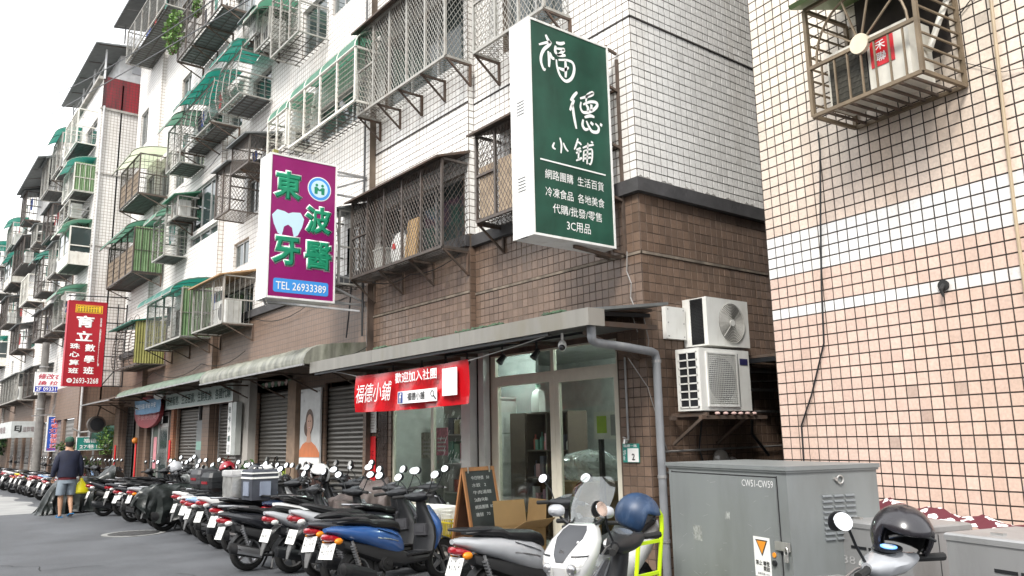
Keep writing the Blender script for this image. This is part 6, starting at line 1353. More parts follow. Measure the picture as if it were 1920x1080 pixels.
# ------------------------------------------------------------------ grey roadside cabinets
m_cab = mat('grey cabinet paint', (.20, .215, .215), .42, .1, var=.05, vs=2.5, dirt=((.14, .145, .14), .6, 2.2), streak=1)
m_cab2 = mat('bare metal cabinet', (.36, .36, .36), .42, .5, var=.08, vs=3, dirt=((.22, .22, .21), .6, 4), streak=1)
m_cabd = mat('grey cabinet paint, end', (.19, .205, .215), .42, .1, var=.05, vs=2.5)
def cabinets():
    ang = math.atan2(-.37, -1.50)   # direction of the long face towards the camera
    ct = (5.55, 4.88); e1 = Vector((-.285, -.958, 0)); e2 = Vector((.958, -.285, 0))
    def mk(name, lab, far, Lf, Df, H, mt, rz=None):
        e = Vector((far[0], far[1], 0)); t = thing(name, lab, 'electrical cabinet', (e.x, e.y, 0), math.atan2(e1.y, e1.x)); return t
    # local +x runs along the long face towards the camera, local +y points away from the street
    t = mk('electrical_cabinet', 'tall grey electrical cabinet marked CW51-CW59 with an orange warning triangle', ct, 1.5, .8, 1.36, m_cab)
    Lx, Dy, H = 1.53, .83, 1.36
    m = MB(); m.bb(0, Lx, 0, Dy, .06, H-.03); m.build('body', m_cab, t)
    m = MB(); m.bb(-.02, Lx+.02, -.02, Dy+.02, H-.03, H); m.bb(-.012, Lx+.012, -.012, Dy+.012, H-.045, H-.031); m.build('lid', m_cab, t)
    m = MB(); m.bb(.03, Lx+-.03, .03, Dy-.03, 0, .06); m.build('plinth', m_cement, t)
    m = MB(); m.bb(.06, Lx-.11, -.012, -.0005, .12, H-.085); m.build('door', m_cab, t)
    m = MB(); m.bb(.045, .058, -.003, -.0004, .1, H-.07); m.bb(Lx-.108, Lx-.100, -.003, -.0004, .1, H-.07); m.bb(.058, Lx-.108, -.003, -.0004, H-.083, H-.075); m.build('door_gap', m_dark, t)
    text('CW51-CW59', mat('white stencil paint', (.7, .7, .7), .6), t, (Lx-.49, -.0135, H-.155), (1, 0, 0), (0, 0, 1), .05, .36, bold=.0)
    m = MB(); m.bb(Lx-.40, Lx-.215, -.0145, -.0122, H-.79, H-.51); m.build('warning_sticker', m_white, t)
    og = mat('orange print', (.75, .28, .02), .5); bk = mat('black print', (.02,)*3)
    m = MB(); m.prism([(Lx-.375, H-.53), (Lx-.24, H-.53), (Lx-.3075, H-.645)], lambda u, v, d: (u, d, v), -.0160, -.0147); m.build('warning_triangle', bk, t)
    m = MB(); m.prism([(Lx-.36, H-.5385), (Lx-.255, H-.5385), (Lx-.3075, H-.628)], lambda u, v, d: (u, d, v), -.0175, -.0162); m.build('warning_triangle', og, t)
    text('禁止 攀登\n　　 開啟', bk, t, (Lx-.385, -.0150, H-.745), (1, 0, 0), (0, 0, 1), .07, .155, bold=.02)
    text('高壓危險 1911', bk, t, (Lx-.37, -.0150, H-.775), (1, 0, 0), (0, 0, 1), .016, .13)
    m = MB(); m.bb(Lx-.40, Lx-.205, -.0145, -.0122, H-.95, H-.82); m.build('warning_sticker', m_white, t); text('嚴禁置物 危險勿近\n台電服務專線', mat('red print', (.65, .02, .04)), t, (Lx-.39, -.015, H-.88), (1, 0, 0), (0, 0, 1), .05, .17, bold=.01)
    m = MB(); m.bb(Lx-.425, Lx-.195, -.0143, -.0121, H-.80, H-.49); m.bb(Lx-.195, Lx-.12, -.0143, -.0121, H-.80, H-.49); m.build('lock_plate', m_cab, t)
    m = MB(); m.tube([(Lx-.17, -.022, H-.62), (Lx-.17, -.013, H-.62)], .018, 12); m.build('orange_tag', og, t); m = MB(); m.tube([(Lx-.168, -.03, H-.675), (Lx-.168, -.013, H-.675)], .02, 12); m.build('lock', m_black, t)
    m = MB(); m.bb(Lx-.145, Lx+.0, -.028, -.0125, H-.58, H-.52); m.build('hasp', m_alu, t); m = MB(); m.tube([(Lx-.02+.018*math.cos(a), -.036, H-.585+.035*math.sin(a)) for a in [i*math.pi/5 for i in range(11)]], .005, 6); m.bb(Lx-.035, Lx-.005, -.045, -.03, H-.65, H-.6); m.build('padlock', m_alu, t)
    # end face: louvres, lifting ring
    me = None
    m = MB(); m.prism([(0, 0), (.012, -.004), (.014, -.014), (0, -.02)], lambda u, v, d: (Lx+.0005+u, d, v), 0, .085); me = m.mesh('louvre', m_cabd)
    for i in range(3):
        for j in range(9): put('louvre', me, t, (0, .30+i*.105, H-.21-j*.037))
    m = MB(); m.tube([(Lx+.012, .47+.028*math.cos(a), H-.105+.028*math.sin(a)) for a in [i*math.pi/8 for i in range(17)]], .006, 6, cap=False); m.tube([(Lx, .43, H-.1), (Lx+.02, .43, H-.1)], .014, 8); m.build('lifting_ring', m_alu, t)
    rr = random.Random(4); m = MB()
    for k in range(26):
        x, z = rr.uniform(.1, Lx-.15), rr.uniform(.4, H-.1); a = rr.uniform(-.6, .6); L_ = rr.uniform(.02, .09); m.bar((x, -.0126, z), (x+L_*math.cos(a), -.0126, z+L_*math.sin(a)), .0022, n=3)
    stuff(m.build('scratches', mat('bright scratch', (.36, .37, .37), .5), t))
    m = MB(); m.bb(.35, .47, -.0130, -.0122, H-.62, H-.50); m.bb(.8, .86, -.0130, -.0122, H-.42, H-.36); m.build('sticker_residue', mat('sticker residue', (.26, .27, .26), .8, var=.5, vs=30), t)
    # second, lower cabinet
    def low(lab, far, Lx, Dy, H, mark):
        t = mk('electrical_cabinet', lab, far, Lx, Dy, H, m_cab2)
        m = MB(); r = .02; m.bb(0, Lx, 0, Dy, 0, H-r); m.build('body', m_cab2, t)
        m = MB(); m.loft([[(x, y, z) for x, y in ((-k, -k), (Lx+k, -k), (Lx+k, Dy+k), (-k, Dy+k))] for k, z in ((.008, H-.045), (.008, H-.015), (.0, H-.004), (-.012, H))]); m.build('lid', m_cab2, t)
        m = MB(); m.bb(.22, .30, .10, .13, H, H+.014); m.bb(.22, .30, Dy-.2, Dy-.17, H, H+.014); m.build('lid_handle', m_alu, t)
        m = MB(); m.bb(Lx+.0005, Lx+.003, Dy*.45, Dy*.45+.004, 0, H-.06); m.build('panel_seam', m_black, t)
        m = MB(); m.bb(Lx-.02, Lx+.03, Dy-.02, Dy+.02, H-.11, H-.07); m.build('hinge', m_black, t)
        if mark: text('138', mat('faint paint', (.42, .42, .42), .6), t, (.17, -.002, H-.30), (1, 0, 0), (0, 0, 1), .055, .16)
        m = MB(); m.bb(.30, .44, -.004, -.0005, H-.19, H-.17); m.bb(.46, .60, -.004, -.0005, H-.19, H-.17); m.build('slot', m_black, t)
        return t
    low('lower bare metal cabinet numbered 138 behind the black helmet', (5.62, 3.50), .82, .55, .975, 1)
    low('bare metal cabinet at the right edge of the photo', (5.12, 2.36), .9, .6, .995, 0)
    # patterned cloth lying over the back
    t = thing('patterned_cloth', 'maroon and white patterned cloth draped behind the lower metal cabinets', 'cloth', (6.3, 3.1, .97))
    m = MB(); d = Vector((-.12, -.99, 0)); e = Vector((.95, -.12, 0)); NI, NJ = 26, 7; vs = []
    for i in range(NI+1):
        for j in range(NJ+1):
            s = i/NI*1.35-.55; w_ = j/NJ*.36; z = .085*math.exp(-((w_-.18)/.13)**2)*(1+.4*math.sin(i*.9+j))*(1-.5*i/NI)+.012*math.sin(i*2.1+j*1.7)-(.10*i/NI)
            if i in (0, NI): z -= .04
            p = d*s+e*w_; vs.append((p.x, p.y, z))
    fs = []; k = NJ+1
    m.add(vs, [(i*k+j, i*k+j+1, (i+1)*k+j+1, (i+1)*k+j) for i in range(NI) for j in range(NJ)])
    cm = mat('maroon and white floral cloth', (1, 1, 1), .8, var=0); tt = cm.node_tree; n = tt.nodes; v = n.new('ShaderNodeTexVoronoi'); v.inputs['Scale'].default_value = 9; tc = n.new('ShaderNodeTexCoord'); nz = n.new('ShaderNodeTexNoise'); nz.inputs['Scale'].default_value = 12
    ad = n.new('ShaderNodeVectorMath'); ad.operation = 'MULTIPLY_ADD'; tt.links.new(nz.outputs['Color'], ad.inputs[0]); ad.inputs[1].default_value = (.12, .12, .12); tt.links.new(tc.outputs['Object'], ad.inputs[2]); tt.links.new(tc.outputs['Object'], nz.inputs['Vector']); tt.links.new(ad.outputs[0], v.inputs['Vector'])
    cr = n.new('ShaderNodeValToRGB'); cr.color_ramp.interpolation = 'CONSTANT'; cr.color_ramp.elements[0].color = (.75, .72, .70, 1); cr.color_ramp.elements[1].position = .42; cr.color_ramp.elements[1].color = (.11, .018, .028, 1)
    tt.links.new(v.outputs['Distance'], cr.inputs[0]); tt.links.new(cr.outputs[0], n['Principled BSDF'].inputs['Base Color'])
    m.build('cloth', cm, t, smooth=True, fix=False)
    # the ledge the cloth lies on
    # yellow-green hand trolley
    t = thing('hand_trolley', 'fluorescent yellow-green hand trolley standing left of the tall grey cabinet', 'trolley', (5.0, 4.62, 0), R(8)); ym = mat('fluorescent yellow paint', (.55, .75, .01), .4, var=.05)
    m = MB(); m.tube([(-.16, .1, .1), (-.16, 0, .85), (-.145, -.01, .95), (-.06, -.02, 1.02), (.06, -.02, 1.02), (.145, -.01, .95), (.16, 0, .85), (.16, .1, .1)], .018, 10); m.build('frame', ym, t, smooth=True)
    for z in (.25, .5, .75): m = MB(); m.bar((-.15, .0+.1*(1-z), z), (.15, .1*(1-z), z), .025); m.build('cross_bar', ym, t)
    m = MB(); m.bb(-.2, .2, -.25, .08, .03, .045); m.build('toe_plate', ym, t)
    for s in (-.2, .2): m = MB(); m.tube([(s-.02, .14, .09), (s+.02, .14, .09)], .09, 14); m.build('wheel', m_rubber, t)
cabinets()

# ------------------------------------------------------------------ in front of the shop
def shop_things():
    wood = mat('varnished pine', (.27, .125, .05), .45, var=.2, vs=6, streak=1); ch = mat('chalkboard', (.022, .026, .026), .7, var=.5, vs=4)
    t = thing('chalkboard_sign', 'folding wooden A-frame chalkboard standing on the shop step', 'sign', (5.88, 8.22, .205), R(14))
    # local: front panel in the x/z plane leaning back (+y)
    W, H, ln = .60, 1.05, .20
    def Pn(x, z, o=0, s=1): return (x, s*(-ln*(1-z/H))-o, z)
    for s, nm in ((1, 'front'), (-1, 'rear')):
        for x in (-W/2, W/2-.04):
            m = MB(); m.loft([[Pn(x, z, 0, s), Pn(x+.04, z, 0, s), Pn(x+.04, z, -.022, s), Pn(x, z, -.022, s)] for z in (0, H)]); m.build('leg', wood, t)
        for z in (.20, H-.045):
            m = MB(); m.loft([[Pn(x, z, 0, s), Pn(x, z+.045, 0, s), Pn(x, z+.045, -.02, s), Pn(x, z, -.02, s)] for x in (-W/2+.04, W/2-.04)]); m.build('rail', wood, t)
        m = MB(); m.loft([[Pn(x, z, -.006, s), Pn(x, z, -.014, s)] for x, z in ()] or [[Pn(-W/2+.04, .245, -.006, s), Pn(W/2-.04, .245, -.006, s), Pn(W/2-.04, .245, -.014, s), Pn(-W/2+.04, .245, -.014, s)], [Pn(-W/2+.04, H-.045, -.006, s), Pn(W/2-.04, H-.045, -.006, s), Pn(W/2-.04, H-.045, -.014, s), Pn(-W/2+.04, H-.045, -.014, s)]]); m.build('board', ch if s == 1 else mat('board back', (.10, .04, .02), .6), t)
    up = Vector((0, ln, H)).normalized(); ck = mat('chalk', (.42, .43, .42), .9)
    for k, b_ in enumerate(('今日特價   50', '  水餃   2', '  牛肉湯麵  ', ' 滷味  ', '網路團購  80', '  雞腿   70')): text(b_, ck, t, (-.17, -ln*(1-(.90-k*.085)/H)+.002-.0015, .90-k*.085), (1, 0, 0), tuple(up), .045, .34 if k % 2 == 0 else .26)
    m = MB(); m.bar((.2, .0, .98), (.2, .0, 1.06), .02); m.bar((-.2, 0, .98), (-.2, 0, 1.06), .02); m.build('hinge', m_alu, t)
    cb = mat('corrugated cardboard', (.19, .12, .048), .8)
    t = thing('cardboard_box', 'open brown cardboard box with raised flaps on the shop step', 'cardboard box', (6.12, 7.72, .205), R(-8)); w_, d_, h = .22, .22, .36
    m = MB()
    for a in ((-w_, w_, -d_, -d_+.01, 0, h), (-w_, w_, d_-.01, d_, 0, h), (-w_, -w_+.01, -d_, d_, 0, h), (w_-.01, w_, -d_, d_, 0, h), (-w_, w_, -d_, d_, 0, .01)): m.bb(*a)
    m.build('box', cb, t)
    for pts in ([(-w_, -d_, h), (w_, -d_, h), (w_-.02, -d_-.24, h+.12), (-w_+.02, -d_-.24, h+.10)], [(w_, -d_, h), (w_, d_, h), (w_+.03, d_-.02, h+.30), (w_+.03, -d_+.02, h+.30)], [(-w_, d_, h), (w_, d_, h), (w_, d_+.05, h+.28), (-w_, d_+.05, h+.28)]):
        m = MB(); m.add(pts+[(a, b, c+.008) for a, b, c in pts], [(0, 1, 2, 3), (7, 6, 5, 4), (0, 4, 5, 1), (1, 5, 6, 2), (2, 6, 7, 3), (3, 7, 4, 0)]); m.build('flap', cb, t)
    text('台灣名產\nNaturals 24', mat('dark print', (.12, .07, .03)), t, (-w_-.002, .12, .2), (0, -1, 0), (0, 0, 1), .1, .24)
    t = thing('bench', 'low plank bench along the shop step behind the chalkboard', 'bench', (5.72, 9.3, .205)); 
    for k in range(2): m = MB(); m.bb(k*.16, k*.16+.15, -.9, .7, .14, .17); m.build('plank', wood, t)
    for y in (-.8, .6): m = MB(); m.bb(.02, .3, y-.02, y+.02, 0, .14); m.build('leg', wood, t)
    foam = mat('white foam', (.76, .76, .72), .7, var=.05, bump=.2, bs=150)
    t = thing('foam_box', 'white polystyrene box with lid on the bench behind the scooters', 'box', (5.85, 9.25, .38), R(4)); m = MB(); m.bb(-.2, .2, -.30, .30, 0, .30); m.build('box', foam, t); m = MB(); m.loft([[(x*k, y*k, z) for x, y in ((-.21, -.31), (.21, -.31), (.21, .31), (-.21, .31))] for k, z in ((1, .305), (1, .35), (.96, .365))]); m.build('lid', foam, t)
    yb = mat('mustard plastic', (.45, .36, .02), .5)
    t = thing('crate', 'mustard yellow slatted plastic crate between the foam box and the chalkboard', 'crate', (5.85, 8.72, .38))
    for a, b in (((-.17, -.19), (.17, -.19)), ((-.17, -.19), (-.17, .19)), ((.17, -.19), (.17, .19)), ((-.17, .19), (.17, .19))):
        n = 9; 
        for k in range(n+1): m = MB(); x, y = a[0]+(b[0]-a[0])*k/n, a[1]+(b[1]-a[1])*k/n; m.bar((x, y, 0), (x, y, .2), .012, n=3); m.build('slat', yb, t)
        m = MB(); m.bar((*a, .2), (*b, .2), .02); m.bar((*a, .01), (*b, .01), .02); m.build('rim', yb, t)
    t = thing('wire_basket', 'pale wire mesh basket stacked on the yellow crate', 'basket', (5.85, 8.72, .585)); m = MB()
    for s in (-1, 1):
        for k in range(10): m.bar((-.17+k*.038, s*.19, 0), (-.17+k*.038, s*.19, .14), .005, n=3); m.bar((s*.17, -.19+k*.042, 0), (s*.17, -.19+k*.042, .14), .005, n=3)
        for z in (.0, .05, .1, .14): m.bar((-.17, s*.19, z), (.17, s*.19, z), .006, n=3); m.bar((s*.17, -.19, z), (s*.17, .19, z), .006, n=3)
    m.build('mesh', m_white, t, fix=False)
    m = MB()
    t = thing('timber_deck', 'worn wooden boards on the ground before the shop step', 'boards', (5.1, 6.6, 0))
    for k in range(4): m = MB(); m.bb(-.3+k*.14, -.165+k*.14, -.7, .75, .02, .16); m.build('plank', mat('grey worn timber', (.24, .20, .16), .8, var=.25, vs=9), t)
shop_things()
# ------------------------------------------------------------------ scooters
def carpaint(name, c, rough=.22): return mat(name, c, rough, var=.04, coat=.6, dirt=(tuple(x*.7+.02 for x in c), .3, 5))
PAINT = {'blue': carpaint('blue scooter paint', (.03, .09, .26)), 'white': carpaint('white scooter paint', (.66, .66, .66)), 'silver': carpaint('silver scooter paint', (.36, .37, .39)), 'black': carpaint('black scooter paint', (.013, .014, .018)),
         'grey': carpaint('dark grey scooter paint', (.035, .037, .043)), 'red': carpaint('maroon scooter paint', (.28, .02, .03)), 'navy': carpaint('navy scooter paint', (.02, .035, .08)), 'pearl': carpaint('pearl blue scooter paint', (.25, .38, .58)), 'yellow': carpaint('yellow scooter paint', (.65, .5, .02))}
m_seat = mat('black vinyl seat', (.009, .009, .010), .5, var=.2, bump=.25, bs=200); m_tail = mat('red tail lens', (.28, .005, .012), .12, coat=.8, var=.05); m_lens = mat('clear lamp lens', (.62, .62, .60), .12, .2, var=.1, coat=.6); m_amber = mat('amber lens', (.7, .22, .01), .2)
m_chrome = mat('brushed alloy', (.45, .45, .46), .28, .9, var=.1); m_plate = mat('white licence plate', (.78, .78, .76), .4, var=.05); m_ink = mat('plate ink', (.03, .03, .035), .6)
m_mirror = mat('mirror glass', (.92, .93, .94), .04, 1, var=0); m_splash = mat('grey splash guard', (.13, .13, .13), .6, var=.2, dirt=((.35, .34, .32), .4, 8)); m_engine = mat('dirty engine metal', (.03, .03, .031), .5, .5, var=.35, vs=14)
m_under = mat('dull black underbody', (.014, .014, .015), .6)
def ell(x, y, z, a, b, n=12, plane='yz', sq=1.0):
    out = []
    for i in range(n):
        t = 2*math.pi*i/n; c, s = math.cos(t), math.sin(t)
        c = math.copysign(abs(c)**sq, c); s = math.copysign(abs(s)**sq, s)
        out.append((x, y+a*c, z+b*s) if plane == 'yz' else (x+a*c, y+b*s, z) if plane == 'xy' else (x+a*c, y, z+b*s))
    return out
def scooter_parts(var):
    """local x forward, y left, z up; origin on the ground under the rear axle. Returns (name, mesh, slot, parent name)"""
    P = []
    def add(nm, mb, mt, smooth=True, par=None, fix=True):
        me = mb.mesh(nm, PAINT['grey'] if mt == 'PAINT' else mt, smooth, fix)
        if mt == 'PAINT': me['paint'] = 1
        P.append((nm, me, par))
    r1 = .235; wb = 1.26
    for nm, x, wd in (('rear_wheel', 0, .11), ('front_wheel', wb, .09)):
        m = MB(); m.lathe([(r1-.075, -wd*.36), (r1-.045, -wd*.5), (r1-.015, -wd*.42), (r1, -wd*.2), (r1, wd*.2), (r1-.015, wd*.42), (r1-.045, wd*.5), (r1-.075, wd*.36)], (x, 0, r1), 'Y', 24); add(nm, m, m_rubber)
        m = MB(); m.lathe([(r1-.070, -wd*.36), (r1-.088, -wd*.30), (r1-.088, wd*.30), (r1-.070, wd*.36)], (x, 0, r1), 'Y', 24)
        for k in range(5): a = 2*math.pi*k/5; m.bar((x+.02*math.cos(a), 0, r1+.02*math.sin(a)), (x+(r1-.08)*math.cos(a), 0, r1+(r1-.08)*math.sin(a)), .045, .03)
        m.tube([(x, -wd*.5, r1), (x, wd*.5, r1)], .035, 10); add('rim', m, m_chrome if var == 1 else m_splash, True, nm)
    # rear body (painted)
    kick = {0: .05, 1: .0, 2: -.02}[var]
    sec = [(-.40, .735+kick, .035, .022), (-.30, .72+kick*.8, .09, .045), (-.15, .68+kick*.4, .135, .075), (.05, .63, .165, .105), (.25, .575, .175, .135), (.42, .52, .165, .155), (.54, .47, .14, .16), (.60, .44, .11, .13)]
    m = MB(); m.loft([ell(x, 0, z, a, b, 14, sq=.8) for x, z, a, b in sec]); add('rear_body', m, 'PAINT')
    # black lower body and footboard
    m = MB(); m.loft([ell(x, 0, z, a, b, 12, sq=.7) for x, z, a, b in ((-.20, .55, .08, .05), (.05, .47, .12, .08), (.35, .38, .14, .12), (.58, .33, .15, .10), (.70, .30, .17, .055), (.92, .30, .17, .05), (1.02, .36, .13, .08))]); add('lower_body', m, m_under)
    m = MB(); m.bb(.60, .97, -.165, .165, .345, .362); [m.bb(.62+.05*k, .64+.05*k, -.15, .15, .362, .366) for k in range(7)]; add('footboard', m, m_black, False)
    # seat
    m = MB(); m.loft([ell(x, 0, z, a, b, 14, sq=.75) for x, z, a, b in ((-.27, .80+kick, .05, .012), (-.2, .80+kick*.8, .10, .03), (-.08, .79+kick*.3, .135, .045), (.08, .765, .145, .05), (.14, .735, .145, .05), (.30, .715, .145, .06), (.46, .70, .125, .06), (.57, .665, .08, .055), (.62, .63, .04, .04))]); add('seat', m, m_seat)
    # leg shield, inner and outer
    m = MB(); m.loft([ell(x, 0, z, b, a, 14, 'xy', .8) for z, x, a, b in ((.30, .97, .15, .05), (.38, 1.0, .175, .05), (.50, 1.03, .18, .055), (.62, 1.045, .155, .06), (.74, 1.03, .105, .06), (.84, 1.0, .07, .055), (.93, .98, .055, .05))]); add('leg_shield', m, m_black)
    m = MB(); m.loft([ell(x, 0, z, b, a, 14, 'xy', .8) for z, x, a, b in ((.36, 1.14, .05, .03), (.46, 1.15, .11, .07), (.58, 1.15, .155, .08), (.68, 1.13, .15, .08), (.78, 1.09, .10, .065), (.87, 1.05, .06, .04))]); add('front_fairing', m, 'PAINT')
    m = MB(); m.sphere((1.185, .075, .70), .05, 10, 6, sx=.9, sy=.7, sz=1.3); m.sphere((1.185, -.075, .70), .05, 10, 6, sx=.9, sy=.7, sz=1.3); add('front_indicator', m, m_lens)
    m = MB(); m.box((.975, 0, .60), (.05, .20, .13)); m.box((.955, .0, .60), (.02, .14, .07)); m.tube([(.95, .05, .74), (.93, .05, .74)], .018, 8); add('glove_box', m, mat('dark grey plastic', (.045, .045, .05), .5), False)
    m = MB(); m.tube([(.20, s_*.17, .60) if 0 else (.18, -.168, .585), (.34, -.172, .555), (.48, -.150, .52)], .007, 5); add('side_trim', m, m_chrome, True)
    # front fender
    m = MB(); rows = []
    for k in range(9):
        a = R(20+k*16); rr = r1+.035; rows.append([(wb-rr*math.cos(a)*-1*(-1), y, r1+rr*math.sin(a)-abs(y)*.35) for y in (-.065, -.04, 0, .04, .065)])
    m.loft(rows, closed=False); add('front_fender', m, 'PAINT' if var != 2 else m_black, True, None, False)
    m = MB(); [m.bar((wb, s*.062, r1), (1.10, s*.05, .62), .035) for s in (-1, 1)]; add('fork', m, m_engine, False)
    # handlebar
    m = MB(); m.loft([ell(.975-abs(y)*.25, y, .975+.01*(abs(y) > .15), a, b, 12, 'xz') for y, a, b in ((-.20, .028, .025), (-.15, .05, .04), (-.08, .085, .06), (0, .10, .068), (.08, .085, .06), (.15, .05, .04), (.20, .028, .025))]); add('handlebar_cover', m, m_black)
    for s in (-1, 1):
        m = MB(); m.tube([(.925, s*.20, .98), (.90, s*.24, .98), (.865, s*.36, .975)], [.018, .019, .021], 8); add('grip', m, m_rubber, True)
        m = MB(); m.tube([(.955, s*.19, .985), (.955, s*.25, .98), (.93, s*.36, .965)], .007, 5); add('brake_lever', m, m_chrome, True)
        m = MB(); m.tube([(.94, s*.18, 1.0), (.95, s*.23, 1.09), (.93, s*.29, 1.16), (.925, s*.31, 1.19)], .007, 6); add('mirror_stem', m, m_black, True)
        m = MB(); m.loft([ell(.935+dx, s*.335, 1.215, a, b, 14, sq=.85) for dx, a, b in ((.05, .03, .02), (.036, .06, .038), (.028, .072, .046), (.024, .072, .046))]); add('mirror_housing', m, m_black)
        m = MB(); m.prism([(s*.335+.066*math.cos(t)*1., 1.215+.041*math.sin(t)) for t in [i*math.pi/9 for i in range(18)]], lambda u, v, d: (.94+d+(.35*(v-1.215)), u, v), -.012, -.008); add('mirror_glass', m, m_mirror, False, None)
    m = MB(); m.loft([ell(1.045+dx, 0, .965, a, b, 12) for dx, a, b in ((0, .07, .04), (.025, .055, .03), (.035, .02, .012))]); add('headlight', m, m_lens)
    m = MB(); m.prism([(.07*math.cos(t), .055*math.sin(t)) for t in [i*math.pi/8 for i in range(16)]], lambda u, v, d: (.955+v, u, 1.035+d+v*.25), .0, .008); add('dash', m, mat('dash glass', (.10, .11, .12), .12, coat=.5), False)
    # tail: lamp, indicators, plate, splash guard, grab rail, hugger
    m = MB(); m.loft([ell(x, 0, z, a, b, 12, sq=.8) for x, z, a, b in ((-.425, .66+kick, .03, .015), (-.40, .66+kick, .075, .035), (-.33, .645+kick, .10, .04), (-.26, .63+kick, .10, .03))]); add('tail_light', m, m_tail)
    for s in (-1, 1):
        m = MB(); m.sphere((-.30, s*.105, .615+kick), .042, 10, 6, sx=1.3, sy=.7, sz=.8); add('rear_indicator', m, m_lens if var != 2 else m_amber)
    m = MB(); m.loft([[(-.22, -.06, .62), (-.22, .06, .62), (-.18, .06, .62), (-.18, -.06, .62)], [(-.36, -.07, .50), (-.36, .07, .50), (-.335, .07, .50), (-.335, -.07, .50)], [(-.415, -.045, .34), (-.415, .045, .34), (-.40, .045, .34), (-.40, -.045, .34)], [(-.43, -.022, .26), (-.43, .022, .26), (-.42, .022, .26), (-.42, -.022, .26)]]); add('splash_guard', m, m_splash, False)
    m = MB(); m.box((-.375, 0, .50), (.006, .235, .165), ry=R(20)); add('licence_plate', m, m_plate, False)
    m = MB(); rr_ = random.Random(var+3)
    M0 = Matrix.Translation((-.375, 0, .50)) @ Matrix.Rotation(R(20), 4, 'Y')
    for row, (z0, hh, n) in enumerate(((-.045, .06, 5), (.03, .025, 3))):
        for k in range(n):
            y = .075-k*(.15/(n-1)) if n > 1 else 0
            for q in range(3):
                yy = y+rr_.uniform(-.008, .008); zz = z0+rr_.uniform(0, hh*.7); c = [(-.0045, yy-.004, zz), (-.0045, yy+.004+rr_.random()*.004, zz), (-.0045, yy+.004, zz+hh*.35), (-.0045, yy-.004, zz+hh*.35)]
                m.add([M0 @ Vector(p) for p in c], [(0, 1, 2, 3)])
    add('plate_print', m, m_ink, False, 'licence_plate', False)
    m = MB(); m.tube([(-.05, -.12, .80), (-.26, -.13, .83+kick), (-.37, -.09, .835+kick), (-.40, 0, .84+kick), (-.37, .09, .835+kick), (-.26, .13, .83+kick), (-.05, .12, .80)], .014, 8); add('grab_rail', m, m_chrome if var == 1 else m_black)
    m = MB(); rows = []
    for k in range(7):
        a = R(60+k*18); rr = r1+.03; rows.append([(rr*math.cos(a), y, r1+rr*math.sin(a)) for y in (-.07, -.03, .03, .07)])
    m.loft(rows, closed=False); add('rear_hugger', m, m_under, True, None, False)
    # engine, muffler on the right, shock, stand
    m = MB(); m.loft([ell(x, .085, z, a, b, 12, sq=.8) for x, z, a, b in ((-.10, .25, .045, .06), (.05, .26, .06, .09), (.25, .27, .065, .09), (.38, .28, .05, .07))]); m.tube([(.33, -.13, .30), (.33, -.02, .30)], .085, 18); m.tube([(.33, -.145, .30), (.33, -.13, .30)], .06, 18); m.tube([(.33, -.155, .30), (.33, -.13, .30)], .02, 10); m.bb(.2, .46, -.07, .09, .22, .38); add('engine', m, m_engine)
    m = MB(); m.tube([(.36, -.05, .24), (.28, -.12, .17), (.12, -.15, .19)], .018, 7); m.loft([[(x, y+a*c, z+a*1.15*s) for c, s in [(math.cos(t), math.sin(t)) for t in [i*math.pi/6 for i in range(12)]]] for x, y, z, a in ((.14, -.15, .19, .03), (.08, -.16, .21, .058), (-.20, -.165, .285, .066), (-.30, -.165, .31, .058), (-.315, -.165, .315, .03))]); add('muffler', m, m_engine if var else m_black)
    m = MB(); m.loft([[(x, -.228+abs(w_)*.3, z+w_) for w_ in (-.05, -.02, .02, .05)] for x, z in ((.10, .205), (-.10, .26), (-.22, .29))], closed=False); m.loft([[(x, -.235+abs(w_)*.3, z+w_) for w_ in (-.05, -.02, .02, .05)] for x, z in ((.10, .205), (-.10, .26), (-.22, .29))], closed=False); add('heat_shield', m, m_black if var != 1 else m_chrome, False, 'muffler', False)
    m = MB(); m.tube([(-.02, .12, .30), (-.12, .12, .58)], .016, 6); [m.tube([(-.035-.011*k, .12, .33+.028*k), (-.04-.011*k, .12, .343+.028*k)], .03, 8) for k in range(8)]; m.tube([(-.02, -.10, .30), (-.12, -.10, .58)], .016, 6); [m.tube([(-.035-.011*k, -.10, .33+.028*k), (-.04-.011*k, -.10, .343+.028*k)], .03, 8) for k in range(8)]; add('shock_absorber', m, m_chrome)
    m = MB(); [m.bar((.32, s*.08, .2), (.26, s*.16, .01), .02) for s in (-1, 1)]; m.bar((.26, -.16, .012), (.26, .16, .012), .02); add('centre_stand', m, m_engine, False)
    m = MB(); m.loft([ell(x, 0, z, a, .006, 10) for x, z, a in ((.20, .672, .168), (.36, .62, .172), (.50, .57, .15))]); add('trim_strip', m, m_black)
    return P
SCP = {v: scooter_parts(v) for v in (0, 1, 2)}
def far_mesh(v):   # one mesh for the small far ones, painted body in slot 0
    mats = []; verts = []; faces = []; mi = []
    for nm, me, par in SCP[v]:
        if nm in ('plate_print', 'trim_strip', 'shock_absorber', 'brake_lever', 'rim', 'centre_stand'): continue
        m0 = me.materials[0]
        if m0 not in mats: mats.append(m0)
        o = len(verts); verts += [tuple(x.co) for x in me.vertices]; faces += [tuple(i+o for i in p.vertices) for p in me.polygons]; mi += [mats.index(m0)]*len(me.polygons)
    m = bpy.data.meshes.new('scooter'); m.from_pydata(verts, [], faces); [m.materials.append(x) for x in mats]; m.polygons.foreach_set('material_index', mi); m.polygons.foreach_set('use_smooth', [True]*len(mi)); m.update(); return m, mats
